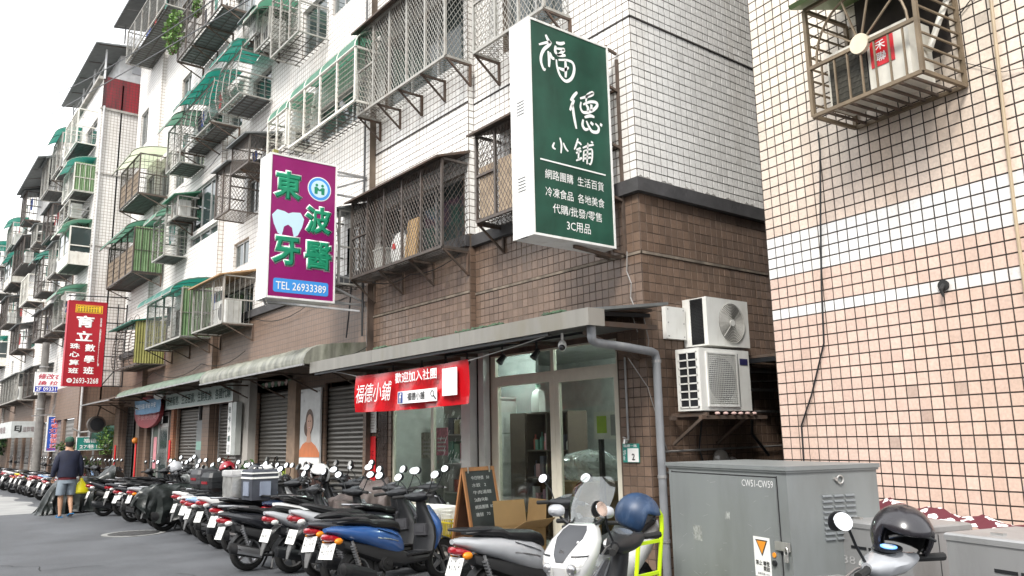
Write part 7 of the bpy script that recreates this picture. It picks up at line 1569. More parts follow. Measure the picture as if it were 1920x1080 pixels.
def scooter(label, x, y, rz, var, paint, lean=-2, steer=0, skip=(), group='scooters parked in the row', one_mirror=False, cover=None):
    t = thing('scooter', label, 'scooter', (x, y, 0), R(rz), group); t.rotation_euler = (R(lean), 0, R(rz)); D = {}
    for nm, me, par in SCP[var]:
        if nm in skip: continue
        if one_mirror and nm.startswith('mirror') and me.vertices[0].co.y < 0: continue
        o = put(nm, me, D.get(par, t) if par else t); D[nm] = o
        if cover and nm == 'handlebar_cover': o.material_slots[0].link = 'OBJECT'; o.material_slots[0].material = cover; o.scale = (1, 1, 1)
        if me.get('paint'):
            o.material_slots[0].link = 'OBJECT'; o.material_slots[0].material = PAINT[paint]
        if steer and nm in ('handlebar_cover', 'grip', 'brake_lever', 'mirror_stem', 'mirror_housing', 'mirror_glass', 'headlight', 'dash', 'front_wheel', 'front_fender', 'fork'):
            M_ = Matrix.Translation((1.0, 0, 0)) @ Matrix.Rotation(R(steer), 4, 'Z') @ Matrix.Translation((-1.0, 0, 0)); o.matrix_local = M_
    return t
HB = (4.09, 3.89, 1.07)
HK = (4.08, 2.09, 1.08); BRX, BRY = 3.90, 1.18
SC = .985
def scale(t, k=None): k = k or SC; t.scale = (k, k, k); return t
ROW = [  # rear axle x, y, heading, variant, paint, lean, steer, label
 (4.16, 8.00, 6, 2, 'blue', -2, 0, 'blue scooter nearest the camera in the row, with amber indicator and black seat'),
 (4.20, 8.62, 6, 2, 'grey', -2, 0, 'dark grey scooter parked right beside the nearest blue scooter'),
 (4.30, 9.30, 4, 0, 'silver', -2, -8, 'silver scooter with bright red tail light, third from the near end of the row'),
 (4.28, 9.98, 5, 0, 'silver', -1, 4, 'silver scooter with a yellowed number plate, fourth from the near end of the row'),
 (3.98, 10.55, 3, 1, 'black', -3, 0, 'black scooter sticking out with its red tail lamp low, fifth in the row'),
 (4.35, 12.15, 3, 1, 'black', -2, 6, 'black scooter carrying the silver and black delivery bags'),
 (4.42, 13.0, 5, 0, 'white', -2, 0, 'white scooter left of the one with delivery bags'),
 (4.50, 13.75, 4, 1, 'pearl', -3, -6, 'pearl blue scooter with a pale side panel in the middle of the row'),
 (4.62, 14.55, 6, 2, 'white', -2, 0, 'white scooter with dark seat behind the manhole cover'),
 (4.75, 15.35, 5, 0, 'white', -2, 5, 'white scooter with alloy rail next to the big black cover'),
 (4.55, 17.15, 5, 1, 'white', -2, 0, 'white scooter with alloy wheels immediately left of the big black cover'),
 (4.6, 18.35, 3, 2, 'silver', -3, 4, 'silver scooter between two white scooters, right of the chrome-trimmed black one'),
 (4.85, 17.75, 4, 0, 'white', -2, 0, 'white scooter with red tail lamp left of the big black cover'),
 (4.45, 18.9, 7, 1, 'black', -2, 0, 'black scooter with chrome parts right of the walking man'),
 (4.75, 19.7, 5, 2, 'silver', -2, 8, 'silver scooter just behind the black one right of the walking man'),
]
def row():
    for x, y, rz, v, p, ln, stg, lab in ROW:
        k = SC*rnd.uniform(.95, 1.03); scale(scooter(lab, x+rnd.uniform(-.06, .06), y, rz+rnd.uniform(-4, 6), v, p, ln+rnd.uniform(-4, 1), stg+rnd.uniform(-8, 8), skip=rnd.choice(((), ('grab_rail',), ('splash_guard', 'rear_hugger'), ('heat_shield', 'grab_rail'), ('splash_guard',)))), k)
    # second rank, noses against the shop fronts
    back = [(4.95, 11.1, 8, 1, 'black'), (4.9, 11.65, 4, 2, 'navy'), (4.95, 12.6, 7, 0, 'grey'), (5.0, 13.4, 3, 1, 'black'), (5.0, 14.15, 6, 0, 'black'), (5.05, 15.0, 5, 2, 'grey'), (5.1, 17.2, 4, 1, 'black'), (5.1, 18.4, 6, 0, 'black'), (5.05, 20.4, 4, 2, 'grey'), (5.0, 21.2, 6, 1, 'black')]
    lbs = ['black scooter with nose against the grey shutter beside the poster', 'navy scooter standing deep in the row in front of the poster', 'grey scooter standing deep in the row behind the delivery bags', 'black scooter standing deep in the row before the picture panel', 'second black scooter standing deep before the picture panel', 'grey scooter standing deep before the concrete pier', 'black scooter standing deep before the upright white sign', 'black scooter standing deep before the orange brick pier', 'grey scooter standing deep before the stickered shutter', 'black scooter standing deep before the aluminium shop door']
    for (x, y, rz, v, p), lab in zip(back, lbs): scale(scooter(lab, x, y, rz+rnd.uniform(-8, 10), v, p, -2+rnd.uniform(-4, 3), rnd.choice((-18, -6, 4, 16))), SC*rnd.uniform(.97, 1.08))
    extra = [(4.75, 10.9, 12, 0, 'white', 'white scooter wedged behind the silver ones, in front of the brown cover'), (4.7, 12.85, -6, 2, 'black', 'black scooter wedged just left of the delivery bags'), (4.8, 14.9, 10, 1, 'silver', 'silver scooter wedged in the middle rank beside the black cover'), (5.05, 9.35, 5, 1, 'black', 'black scooter parked deep against the shop window behind the blue one'), (5.0, 16.9, 9, 0, 'red', 'maroon scooter in the middle rank left of the black covers'), (4.7, 20.7, 8, 1, 'grey', 'grey scooter just left of the silver one behind the walking man')]
    for x, y, rz, v, p, lab in extra: scale(scooter(lab, x, y, rz, v, p, -3, rnd.uniform(-12, 12)))
    # clutter: top cases, helmets hung on mirrors, a folded raincoat
    for x, y, lab, c in ((4.55, 13.05, 'black top case on the rack of the white scooter left of the delivery bags', m_black), (4.85, 14.6, 'dark grey top case on the scooter behind the manhole cover', mat('dark grey plastic', (.045, .045, .05), .5))):
        b = thing('top_case', lab, 'top case', (x-.25, y, .86), R(5)); m = MB(); m.loft([[(a*k, q*k, z) for a, q in ((-.19, -.15), (-.15, -.19), (.15, -.19), (.19, -.15), (.19, .15), (.15, .19), (-.15, .19), (-.19, .15))] for k, z in ((.8, 0), (1, .06), (1, .14))]); m.build('base', c, b)
        m = MB(); m.loft([[(a*k, q*k, z) for a, q in ((-.19, -.15), (-.15, -.19), (.15, -.19), (.19, -.15), (.19, .15), (.15, .19), (-.15, .19), (-.19, .15))] for k, z in ((1.01, .145), (1.0, .22), (.85, .29), (.5, .31))]); m.build('lid', c, b); m = MB(); m.bb(-.2, -.19, -.10, .10, .12, .16); m.build('reflector', m_tail, b)
    # far scooters, one mesh each
    FM = {v: far_mesh(v) for v in SCP}
    fl = [('black', 20.9, 4.35), ('red', 23.6, 4.25), ('grey', 24.3, 4.3), ('silver', 25.1, 4.35), ('black', 25.9, 4.2), ('white', 26.7, 4.3), ('pearl', 27.6, 4.3), ('red', 28.5, 4.2), ('silver', 29.6, 4.3), ('black', 30.6, 4.2), ('yellow', 31.7, 4.2), ('grey', 32.8, 4.2), ('white', 34.0, 4.1), ('red', 35.2, 4.2), ('black', 36.4, 4.1), ('silver', 37.7, 4.1), ('black', 39, 4.2), ('white', 40.4, 4.1), ('navy', 41.8, 4.1), ('red', 43.3, 4.1), ('black', 44.8, 4.2), ('silver', 46.5, 4.1), ('black', 48.2, 4.1)]
    ordn = ['first', 'second', 'third', 'fourth', 'fifth', 'sixth', 'seventh', 'eighth', 'ninth', 'tenth', 'eleventh', 'twelfth', 'thirteenth', 'fourteenth', 'fifteenth', 'sixteenth', 'seventeenth', 'eighteenth', 'nineteenth', 'twentieth', 'twenty-first', 'twenty-second', 'twenty-third']
    for i, (p, y, x) in enumerate(fl):
        me, mats = FM[i % 3]; o = put('scooter', me, None, (x, y, 0)); o.rotation_euler = (R(-2), 0, R(rnd.uniform(0, 9))); scale(o)
        for s in o.material_slots:
            if s.material == PAINT['grey']: s.link = 'OBJECT'; s.material = PAINT[p]
        tag(o, f'{dict(red="maroon", pearl="pearl blue").get(p, p)} scooter, {ordn[i]} counted outward from the walking man in the far row', 'scooter', 'scooters in the far row')
row()
import mathutils.noise, mathutils
def fold_cover(name, lab, cat, loc, rz, secs, mt, bumps=(), seed=1):
    """draped cover: rings along x; (x, half width, top z, bottom z) with folds"""
    r = random.Random(seed); t = thing(name, lab, cat, loc, R(rz)); m = MB(); rg = []; n = 64
    ph = [r.uniform(0, 6.28) for _ in range(6)]
    N = 36
    for i in range(N+1):
        f = i/N*(len(secs)-1); a = min(int(f), len(secs)-2); k = f-a; x, hw, zt, zb = [secs[a][q]*(1-k)+secs[a+1][q]*k for q in range(4)]
        ring = []
        for j in range(n+1):
            s = j/n*2-1; side = abs(s)
            if side < .35: y = hw*side/.35*.62*(1 if s > 0 else -1); z = zt-.04*(side/.35)**2
            else:
                u = (side-.35)/.65; y = (hw*.62+hw*.38*u**.6+.06*u*math.sin(x*21+ph[0]+side*3)+.03*u*math.sin(x*43+ph[1]+side*6))*(1 if s > 0 else -1); z = zt-.04-(zt-.04-zb)*u
            z += .018*math.sin(x*17+s*9+ph[2])+.014*abs(math.sin(x*13-s*11+ph[3]))-.01
            for (bx, by, br, bh) in bumps:
                d2 = ((x-bx)**2+(y-by)**2)/br**2
                if side < .6: z += bh*math.exp(-d2)
            nv_ = mathutils.noise.noise(Vector((x*5+seed, y*5, z*4)))*.05+mathutils.noise.noise(Vector((x*13, y*13+seed, z*7)))*.022; y += nv_*(1 if s > 0 else -1); z += nv_*.6
            ring.append((x+.02*math.sin(s*11+ph[4]+x*8), y, max(z, zb)))
        rg.append(ring)
    m.loft(rg, closed=False)
    for e in (0, N):
        c = rg[e]; m.add(list(c)+[(p[0]+(-.05 if e == 0 else .05), p[1]*.95, secs[0][3] if e == 0 else secs[-1][3]) for p in c], [(q, q+1, n+1+q+1, n+1+q) for q in range(n)])
    m.build('cover', mt, t, smooth=True, fix=False); return t
HEL = [((5.25, 11.35, 1.12), 'white', 'white helmet hung on a handlebar in front of the poster'), ((5.15, 13.6, 1.10), 'black', 'glossy black helmet hung on a handlebar in the second rank'), ((5.2, 15.2, 1.12), 'red', 'maroon helmet hung on a handlebar before the concrete pier'), ((4.95, 17.6, 1.1), 'silver', 'silver helmet hung on a handlebar left of the black covers')]
m_tarp = mat('black vinyl cover', (.018, .022, .021), .33, var=.25, vs=7, bump=.6, bs=14); m_tarp2 = mat('brown nylon cover', (.095, .075, .07), .6, var=.12, vs=5, bump=.4, bs=12)
fold_cover('covered_scooter', 'scooter under a big shiny black cover behind the manhole cover', 'covered scooter', (4.45, 16.35, 0), 6, [(-.56, .05, .66, .50), (-.44, .13, .80, .34), (-.2, .20, .87, .16), (.2, .25, .86, .22), (.6, .24, .84, .12), (.85, .36, 1.06, .3), (1.05, .40, 1.10, .38), (1.32, .12, .82, .45)], m_tarp, [(1.0, .3, .13, .14), (1.0, -.3, .13, .14)], 3)
fold_cover('covered_scooter', 'scooter under a loose black cover, deeper in the row', 'covered scooter', (5.0, 15.75, 0), 4, [(-.5, .16, .76, .4), (.3, .24, .84, .4), (.7, .28, .92, .4), (.95, .38, 1.06, .4), (1.2, .2, .85, .4)], m_tarp, [(.95, .3, .13, .16)], 5)
fold_cover('covered_scooter', 'front of a scooter under a brown nylon cover with mirror pockets', 'covered scooter', (4.85, 10.45, 0), 8, [(.15, .26, .80, .35), (.55, .30, .88, .3), (.8, .36, .98, .3), (1.05, .40, 1.02, .3), (1.25, .25, .86, .3)], m_tarp2, [(.9, .33, .10, .22), (.9, -.33, .10, .22)], 8)
fold_cover('covered_scooter', 'scooter hidden by a black cover that spreads to the ground left of the walking man', 'covered scooter', (3.95, 22.6, 0), 4, [(-.70, .40, .10, .0), (-.52, .26, .55, .0), (-.3, .22, .84, .0), (.1, .27, .86, .05), (.6, .27, .85, .0), (.9, .40, 1.08, .1), (1.25, .14, .8, .3)], m_tarp, [], 11)
fold_cover('covered_scooter', 'scooter with a grey plastic sheet over its handlebar, right of the walking man', 'covered scooter', (5.0, 19.2, 0), 4, [(.5, .2, .86, .6), (.8, .32, 1.0, .6), (1.05, .38, 1.08, .6), (1.25, .2, .9, .6)], mat('grey plastic sheet', (.16, .17, .17), .35, bump=.5, bs=12), [], 13)
for x_, y_, r_ in ((4.45, 16.35, 6), (3.95, 22.6, 4)):   # the machine under each cover
    t_ = [o for o in COL.objects if o.get('category') == 'covered scooter' and abs(o.location.x-x_) < .01 and abs(o.location.y-y_) < .01][0]
    for nm, me, par in SCP[1]:
        if nm in ('rear_wheel', 'front_wheel', 'muffler', 'engine', 'splash_guard', 'rear_hugger', 'centre_stand', 'fork'): put(nm, me, t_)
def bags():
    sv = mat('silver insulated fabric', (.50, .50, .48), .3, .7, var=.3, vs=10, bump=1, bs=9)
    t = thing('delivery_bag', 'silver insulated delivery bag on the rack of a black scooter', 'delivery bag', (4.38, 12.3, .78), R(3)); m = MB(); m.loft([[(x*k, y*k, z) for x, y in ((-.17, -.17), (0, -.18), (.17, -.17), (.17, .17), (0, .18), (-.17, .17))] for k, z in ((.97, 0), (1.02, .18), (1.0, .33), (.9, .37))]); m.build('body', sv, t)
    m = MB(); m.loft([[(x*k, y*k, z) for x, y in ((-.18, -.18), (.18, -.18), (.18, .18), (-.18, .18))] for k, z in ((1, .33), (1.03, .36), (1, .41), (.9, .42))]); m.build('lid', mat('silver lid fabric', (.62, .62, .62), .35, .4, bump=.5, bs=15), t)
    gy = mat('dark grey mesh fabric', (.05, .055, .07), .7, var=.2)
    t = thing('delivery_bag', 'dark mesh delivery bag with pale straps beside the silver bag', 'delivery bag', (4.55, 11.9, .78), R(3)); m = MB(); m.loft([[(x*k, y*k, z) for x, y in ((-.2, -.19), (.2, -.19), (.2, .19), (-.2, .19))] for k, z in ((.95, 0), (1.0, .15), (.98, .40), (.9, .43))]); m.build('body', gy, t)
    m = MB(); m.bb(-.206, .206, -.197, .197, .30, .325); m.bb(-.206, .206, -.197, .197, .37, .39); m.build('reflective_strap', m_white, t); m = MB(); m.bb(-.08, .08, -.215, -.192, .06, .26); m.bb(-.215, -.2, -.1, .08, .06, .26); m.build('mesh_pocket', mat('pale blue-grey mesh', (.22, .25, .32), .6), t)
    m = MB(); m.tube([(0, -.1, .43), (0, -.07, .47), (0, .07, .47), (0, .1, .43)], .012, 6); m.build('handle', gy, t)
    for x, y in ((.08, -.10), (.1, .12)): m = MB(); m.sphere((x, y, .45), .07, 10, 6, sz=.6); m.build('white_bundle', m_white, t)
bags()

# ------------------------------------------------------------------ near scooters on the right
scale(scooter('silver scooter with a red and clear tail lamp below the chalkboard sign', 4.50, 6.12, -2, 2, 'silver', -2, 0, skip=()))
t = scooter('dark scooter heading away with round mirrors, left of the tall cabinet', 4.02, 2.74, 110, 1, 'black', -2, 0, group=None, one_mirror=True); scale(t)
t = scooter('white-dashed scooter at the bottom right corner carrying a black helmet', BRX, BRY, 85, 2, 'black', -2, 0, group=None, one_mirror=True, cover=PAINT['silver']); scale(t)
m = MB(); m.prism([(.085*math.cos(q), .06*math.sin(q)) for q in [i*math.pi/9 for i in range(18)]], lambda u, v, d: (.935+v, u, 1.050+d+v*.2), .0, .008); m.build('instrument_panel', m_blackg, t)
m = MB(); m.prism([(.045*math.cos(q)-.01, .036*math.sin(q)) for q in [i*math.pi/9 for i in range(18)]], lambda u, v, d: (.935+v, u, 1.0585+d+v*.2), .0, .002); m.build('lit_dial', mat('blue lit dial', (.12, .30, .75), .3, emit=.8), t)
m = MB(); m.prism([(.034*math.cos(q)-.01, .026*math.sin(q)) for q in [i*math.pi/9 for i in range(18)]], lambda u, v, d: (.935+v, u, 1.061+d+v*.2), .0, .002); m.build('dial_face', mat('pale dial face', (.5, .6, .7), .3), t)
m_ws = glass_clear.__call__() if False else m_clear.copy(); m_ws.name = 'glossy windshield'; [setattr(n.inputs[3], 'default_value', .12) for n in m_ws.node_tree.nodes if n.type == 'MAP_RANGE' and n.inputs[4].default_value > .69 and n.inputs[4].default_value < .71]
def maxi():
    """bigger white scooter, nose towards the street"""
    t = thing('scooter', 'large white scooter facing the street with tall clear windshield and twin headlights', 'scooter', (5.46, 5.30, 0), R(199)); t.scale = (.9, .9, .9); PW = PAINT['white']; gk = mat('matt charcoal panel', (.055, .058, .065), .5, var=.1)
    r1 = .26; wb = 1.45
    for nm, x in (('rear_wheel', -.2), ('front_wheel', wb-.15)):
        m = MB(); m.lathe([(r1-.08, -.045), (r1-.04, -.065), (r1, -.03), (r1, .03), (r1-.04, .065), (r1-.08, .045)], (x, 0, r1), 'Y', 26); w_ = m.build(nm, m_rubber, t, smooth=True)
        m = MB(); m.lathe([(r1-.075, -.045), (r1-.095, -.03), (r1-.095, .03), (r1-.075, .045)], (x, 0, r1), 'Y', 26); [m.bar((x, 0, r1), (x+(r1-.085)*math.cos(a), 0, r1+(r1-.085)*math.sin(a)), .05, .03) for a in [i*2*math.pi/5 for i in range(5)]]; m.build('rim', m_engine, w_)
    m = MB(); m.loft([ell(x, 0, z, a, b, 16, sq=.8) for x, z, a, b in ((-.62, .86, .05, .03), (-.45, .83, .13, .07), (-.1, .70, .19, .14), (.25, .58, .21, .17), (.5, .50, .19, .15), (.75, .45, .18, .12), (.95, .50, .2, .15))]); m.build('rear_body', PW, t, smooth=True)
    m = MB(); m.loft([ell(x, 0, z, a, b, 14, sq=.8) for x, z, a, b in ((-.5, .90, .08, .03), (-.3, .92, .16, .06), (.0, .86, .17, .07), (.1, .80, .17, .07), (.45, .77, .15, .07), (.6, .73, .08, .05))]); m.build('seat', m_seat, t, smooth=True)
    m = MB(); m.loft([ell(x, 0, z, a, b, 12, sq=.8) for x, z, a, b in ((-.1, .35, .15, .1), (.4, .3, .2, .1), (.9, .3, .2, .08), (1.1, .42, .18, .12))]); m.build('lower_body', gk, t, smooth=True)
    # front: nose swept back upward, rings in z
    m = MB(); m.loft([ell(x, 0, z, b, a, 18, 'xy', .75) for z, x, a, b in ((.42, 1.22, .09, .10), (.55, 1.26, .17, .15), (.68, 1.26, .225, .19), (.78, 1.20, .24, .20), (.88, 1.10, .22, .18), (.96, 1.02, .17, .13), (1.0, .98, .13, .09))]); m.build('front_fairing', PW, t, smooth=True)
    # charcoal centre panel and headlights lie proud of the nose
    def nose(z, y, off=.0):
        tb = ((.42, 1.22, .09, .10), (.55, 1.26, .17, .15), (.68, 1.26, .225, .19), (.78, 1.20, .24, .20), (.88, 1.10, .22, .18), (.96, 1.02, .17, .13), (1.0, .98, .13, .09))
        for a, b in zip(tb, tb[1:]):
            if a[0] <= z <= b[0]:
                k = (z-a[0])/(b[0]-a[0]); x, w_, d_ = [a[q]*(1-k)+b[q]*k for q in (1, 2, 3)]; q = min(abs(y)/w_, .98); s = q**(1/.75); return (x+d_*max(0, 1-s*s)**.375+off, y, z)
        return (1.1, y, z)
    def patch(nm, mt, fn, rows, off=.008):
        m = MB(); R_ = [[nose(z, y0+(y1-y0)*j/8, off) for j in range(9)] for z, y0, y1 in rows]; m.loft(R_, closed=False); return m.build(nm, mt, t, smooth=True, fix=False)
    patch('centre_panel', gk, None, [(.72, -.035, .035), (.78, -.07, .07), (.84, -.10, .10), (.90, -.13, .13), (.96, -.12, .12), (.995, -.09, .09)], .006)
    for s in (-1, 1):
        patch('headlight', m_lens, None, [(.60, s*.06, s*.10), (.65, s*.055, s*.17), (.70, s*.075, s*.20), (.745, s*.13, s*.215), (.765, s*.18, s*.22)], .007)
        m = MB(); c = nose(.67, s*.115, -.01); m.sphere(c, .045, 14, 8); m.build('headlight_bulb', m_chrome, t, smooth=True)
        patch('light_strip', m_black, None, [(.765, s*.10, s*.22), (.778, s*.10, s*.228)], .009)
        m = MB(); m.tube([(1.0, s*.14, 1.0), (1.0, s*.22, 1.05), (1.01, s*.22, 1.07)], .012, 8); m.build('mirror_stem', m_black, t, smooth=True)
        m = MB(); m.loft([ell(1.06-dx, s*.25, 1.11, a, b, 14, sq=.8) for dx, a, b in ((-.03, .02, .015), (-.01, .06, .035), (.03, .085, .055), (.05, .085, .055))]); m.build('mirror_housing', PAINT['silver'], t, smooth=True)
        m = MB(); m.loft([ell(1.008, s*.25, 1.11, .078, .05, 14), ell(1.004, s*.25, 1.11, .078, .05, 14)]); m.build('mirror_glass', m_mirror, t)
        m = MB(); m.tube([(.86, s*.16, 1.0), (.82, s*.25, 1.0), (.78, s*.38, .99)], [.018, .02, .022], 8); m.build('grip', m_rubber, t, smooth=True)
    m = MB(); m.lathe([(.001, 0), (.022, 0), (.022, .006), (.001, .006)], (0, 0, 0), 'X', 14); o = m.build('round_badge', m_chrome, t); o.location = nose(.80, 0, .01)
    m = MB(); rows = []
    for k in range(9):
        v = k/8; z = .97+.43*v; hw = (.15+.07*math.sin(v*math.pi*.8))*(1 if v < .85 else 1-(v-.85)*2.2); rows.append([(1.09-.34*v-.10*abs(j/6)**2, hw*j/6, z) for j in range(-6, 7)])
    m.loft(rows, closed=False); m.loft([[(a-.006, b, c) for a, b, c in r_] for r_ in rows], closed=False); m.build('windshield', m_ws, t, smooth=True, fix=False)
    m = MB(); rows = [[(wb-.15+(r1+.035)*math.cos(a), y, r1+(r1+.035)*math.sin(a)-abs(y)*.4) for y in (-.075, -.04, 0, .04, .075)] for a in [R(10+k*15) for k in range(11)]]; m.loft(rows, closed=False); m.build('front_fender', PW, t, smooth=True, fix=False)
    m = MB(); [m.bar((wb-.15, s*.07, r1), (1.12, s*.06, .75), .04) for s in (-1, 1)]; m.build('fork', m_engine, t); m = MB(); m.loft([ell(.9, 0, 1.0, .1, .05), ell(.82, 0, 1.0, .12, .04)]); m.build('dash', m_black, t)
maxi()
def helmet(name, lab, loc, rot, mt, r=.13, blackin=True):
    t = thing(name, lab, 'helmet', loc); t.rotation_euler = rot
    # opening faces local +x
    m = MB(); nu, nv = 28, 16; vs = []; idx = {}
    for j in range(nv+1):
        for i in range(nu):
            ph = math.pi*j/nv; th = 2*math.pi*i/nu; x, y, z = r*1.12*math.sin(ph)*math.cos(th), r*math.sin(ph)*math.sin(th), r*1.08*math.cos(ph); idx[(j, i)] = len(vs); vs.append((x, y, z))
    def keep(j, i):
        ph = math.pi*(j+.5)/nv; th = 2*math.pi*(i+.5)/nu; x, z = math.sin(ph)*math.cos(th), math.cos(ph)
        if z < -.55: return False
        if x > .25 and z < .42: return False
        return True
    fs = [(idx[(j, i)], idx[(j, (i+1) % nu)], idx[(j+1, (i+1) % nu)], idx[(j+1, i)]) for j in range(nv) for i in range(nu) if keep(j, i)]
    m.add(vs, fs); sh = m.build('shell', mt, t, smooth=True, fix=False)
    sd_ = sh.modifiers.new('thick', 'SOLIDIFY'); sd_.thickness = .022; sd_.offset = -1
    m = MB(); m.add([(a*.84, b*.84, c*.84) for a, b, c in vs], fs); m.build('padding', mat('helmet lining', (.012, .012, .014), .95), t, smooth=True, fix=False)
    m = MB(); m.tube([(r*.9, s*0, r*.48) if s == 0 else (r*(.95-.25*abs(s)), r*.92*s, r*(.46-.25*s*s)) for s in [k/5-1 for k in range(11)]], .008, 6); m.build('edge_trim', m_black, t)
    m = MB(); m.tube([(.0, -r*.8, -r*.5), (.02, -r*.4, -r*1.2), (.02, r*.3, -r*1.25), (0, r*.8, -r*.5)], .007, 5); m.build('strap', m_black, t)
    return t
helmet('helmet', 'scuffed dark blue open helmet hanging on the dark scooter mirror', HB, (R(10), R(20), R(-35)), mat('matt dark blue helmet', (.014, .038, .09), .42, var=.2, vs=10, dirt=((.15, .2, .28), .35, 14)), .118)
helmet('helmet', 'black open helmet with dark lining on the scooter at the bottom right', HK, (R(-6), R(18), R(232)), mat('glossy black helmet', (.02, .018, .022), .25, var=.2, coat=.3), .124)
for p_, c_, l_ in HEL: helmet('helmet', l_, p_, (R(rnd.uniform(-20, 20)), R(20), R(rnd.uniform(120, 240))), PAINT[c_], .125)
# ------------------------------------------------------------------ the walking man
def skin(name, chain, mt, parent, subd=2):
    """chain: list of joints (point, radius, parent index)"""
    me = bpy.data.meshes.new(name); me.from_pydata([c[0] for c in chain], [(i, c[2]) for i, c in enumerate(chain) if c[2] is not None], [])
    o = bpy.data.objects.new(name, me); COL.objects.link(o); s = o.modifiers.new('s', 'SKIN'); s.use_smooth_shade = True
    for i, c in enumerate(chain):
        r = c[1]; me.skin_vertices[0].data[i].radius = (r, r) if not isinstance(r, tuple) else r
    me.skin_vertices[0].data[0].use_root = True
    sb = o.modifiers.new('d', 'SUBSURF'); sb.levels = subd; sb.render_levels = subd
    bpy.context.view_layer.update(); ev = o.evaluated_get(bpy.context.evaluated_depsgraph_get()); m2 = bpy.data.meshes.new_from_object(ev)
    bpy.data.objects.remove(o); m2.materials.clear(); m2.materials.append(mt); m2.polygons.foreach_set('use_smooth', [True]*len(m2.polygons)); m2.name = name
    return put(name, m2, parent)
def man():
    # faces local +x (walking away up the street)
    t = thing('person', 'man walking away in navy jacket, grey shorts and green cap', 'person', (3.62, 21.35, 0), R(92)); sk = mat('tanned skin', (.42, .24, .15), .55, var=.06)
    J = [((0, 0, .95), .15, None), ((.0, 0, 1.12), .165, 0), ((.02, 0, 1.30), .15, 1), ((.02, 0, 1.44), .08, 2), ((.02, 0, 1.53), .065, 3), ((.04, 0, 1.62), .085, 4), ((.05, 0, 1.70), .088, 5),
         ((.02, .17, 1.40), .06, 3), ((-.02, .25, 1.15), .052, 7), ((.06, .27, .92), .038, 8), ((.09, .27, .86), .03, 9),
         ((.02, -.17, 1.40), .06, 3), ((.0, -.25, 1.15), .052, 11), ((.08, -.29, .92), .038, 12), ((.10, -.30, .86), .03, 13),
         ((.0, .09, .86), .11, 0), ((.06, .10, .50), .062, 15), ((.04, .10, .36), .062, 16), ((.0, .10, .10), .036, 17), ((-.03, .10, .045), .035, 18), ((.10, .10, .03), .028, 19),
         ((.0, -.09, .86), .11, 0), ((.10, -.10, .50), .062, 21), ((.0, -.10, .37), .062, 22), ((-.12, -.10, .14), .036, 23), ((-.15, -.10, .085), .033, 24), ((-.04, -.10, .04), .026, 25)]
    skin('body', J, sk, t)
    for s, (hx, hy, hz) in ((1, (.10, .275, .83)), (-1, (.11, -.305, .83))):
        for k in range(4):
            y = hy+(k-1.5)*.018; skin('finger', [((hx-.0, y, hz+.02), .011, None), ((hx+.02, y, hz-.03), .0095, 0), ((hx+.005, y-s*.004, hz-.065+abs(k-1.5)*.006), .0085, 1)], sk, t, 1)
        skin('thumb', [((hx+.02, hy-s*.02, hz+.05), .012, None), ((hx+.05, hy-s*.02, hz+.015), .01, 0), ((hx+.05, hy-s*.012, hz-.02), .009, 1)], sk, t, 1)
    jk = mat('navy jacket cloth', (.012, .015, .035), .8, var=.25, vs=6, bump=.6, bs=9); 
    m = MB(); rg = []
    for z, a, b, x in ((.90, .165, .215, .0), (.98, .17, .22, .0), (1.12, .17, .215, .0), (1.28, .165, .225, .01), (1.38, .155, .25, .015), (1.46, .125, .235, .02), (1.495, .10, .17, .02), (1.50, .075, .10, .02), (1.53, .068, .075, .02)):
        rg.append([(x+a*math.cos(q)*(1+.03*math.sin(5*q+z*9)), b*math.sin(q)*(1+.02*math.sin(4*q+z*15)), z+.01*math.sin(3*q)) for q in [i*2*math.pi/28 for i in range(28)]])
    m.loft(rg); j = m.build('jacket', jk, t, smooth=True)
    for s in (1, -1): skin('sleeve', [((.02, s*.16, 1.41), .105, None), ((.0, s*.235, 1.28), .082, 0), ((-.01, s*.265, 1.13), .072, 1), ((.05, s*.29, .96), .058, 2), ((.06, s*.29, .90), .052, 3)], jk, j)
    m = MB(); m.loft([[(.0+a*math.cos(q), b*math.sin(q), z) for q in [i*2*math.pi/20 for i in range(20)]] for z, a, b in ((.845, .15, .195), (.93, .15, .19))]); m.build('shirt_hem', mat('maroon shirt', (.10, .01, .015), .8), t, smooth=True)
    sh = mat('grey-blue shorts', (.20, .24, .28), .8, var=.12, bump=.3, bs=12); m = MB()
    m.loft([[(.0+a*math.cos(q), b*math.sin(q), z) for q in [i*2*math.pi/20 for i in range(20)]] for z, a, b in ((.76, .145, .19), (.88, .14, .185), (.93, .13, .17))])
    for s, dx in ((1, .04), (-1, .06)): m.loft([[(dx*k+.115*w_*math.cos(q), s*(.098+.012*k)+.10*w_*math.sin(q), z) for q in [i*2*math.pi/18 for i in range(18)]] for z, w_, k in ((.50, .98, 1), (.62, 1.02, .7), (.78, 1.0, 0), (.86, .8, 0))])
    m.build('shorts', sh, t, smooth=True)
    cp = mat('dark green cap', (.025, .07, .045), .8, var=.2); m = MB(); m.loft([[(.045+a*math.cos(q), a*.88*math.sin(q), z) for q in [i*2*math.pi/20 for i in range(20)]] for z, a in ((1.69, .108), (1.73, .112), (1.78, .098), (1.81, .06), (1.82, .01))]); m.loft([[(.13, -.08, 1.705), (.13, .08, 1.705), (.13, .08, 1.715), (.13, -.08, 1.715)], [(.24, -.05, 1.69), (.24, .05, 1.69), (.24, .05, 1.7), (.24, -.05, 1.7)]]); m.build('cap', cp, t, smooth=True)
    m = MB(); m.loft([[(.02+a*math.cos(q), a*.9*math.sin(q), z) for q in [i*2*math.pi/18 for i in range(18)]] for z, a in ((1.585, .075), (1.62, .096), (1.70, .100))]); m.build('hair', mat('dark hair', (.02, .016, .014), .7), t, smooth=True)
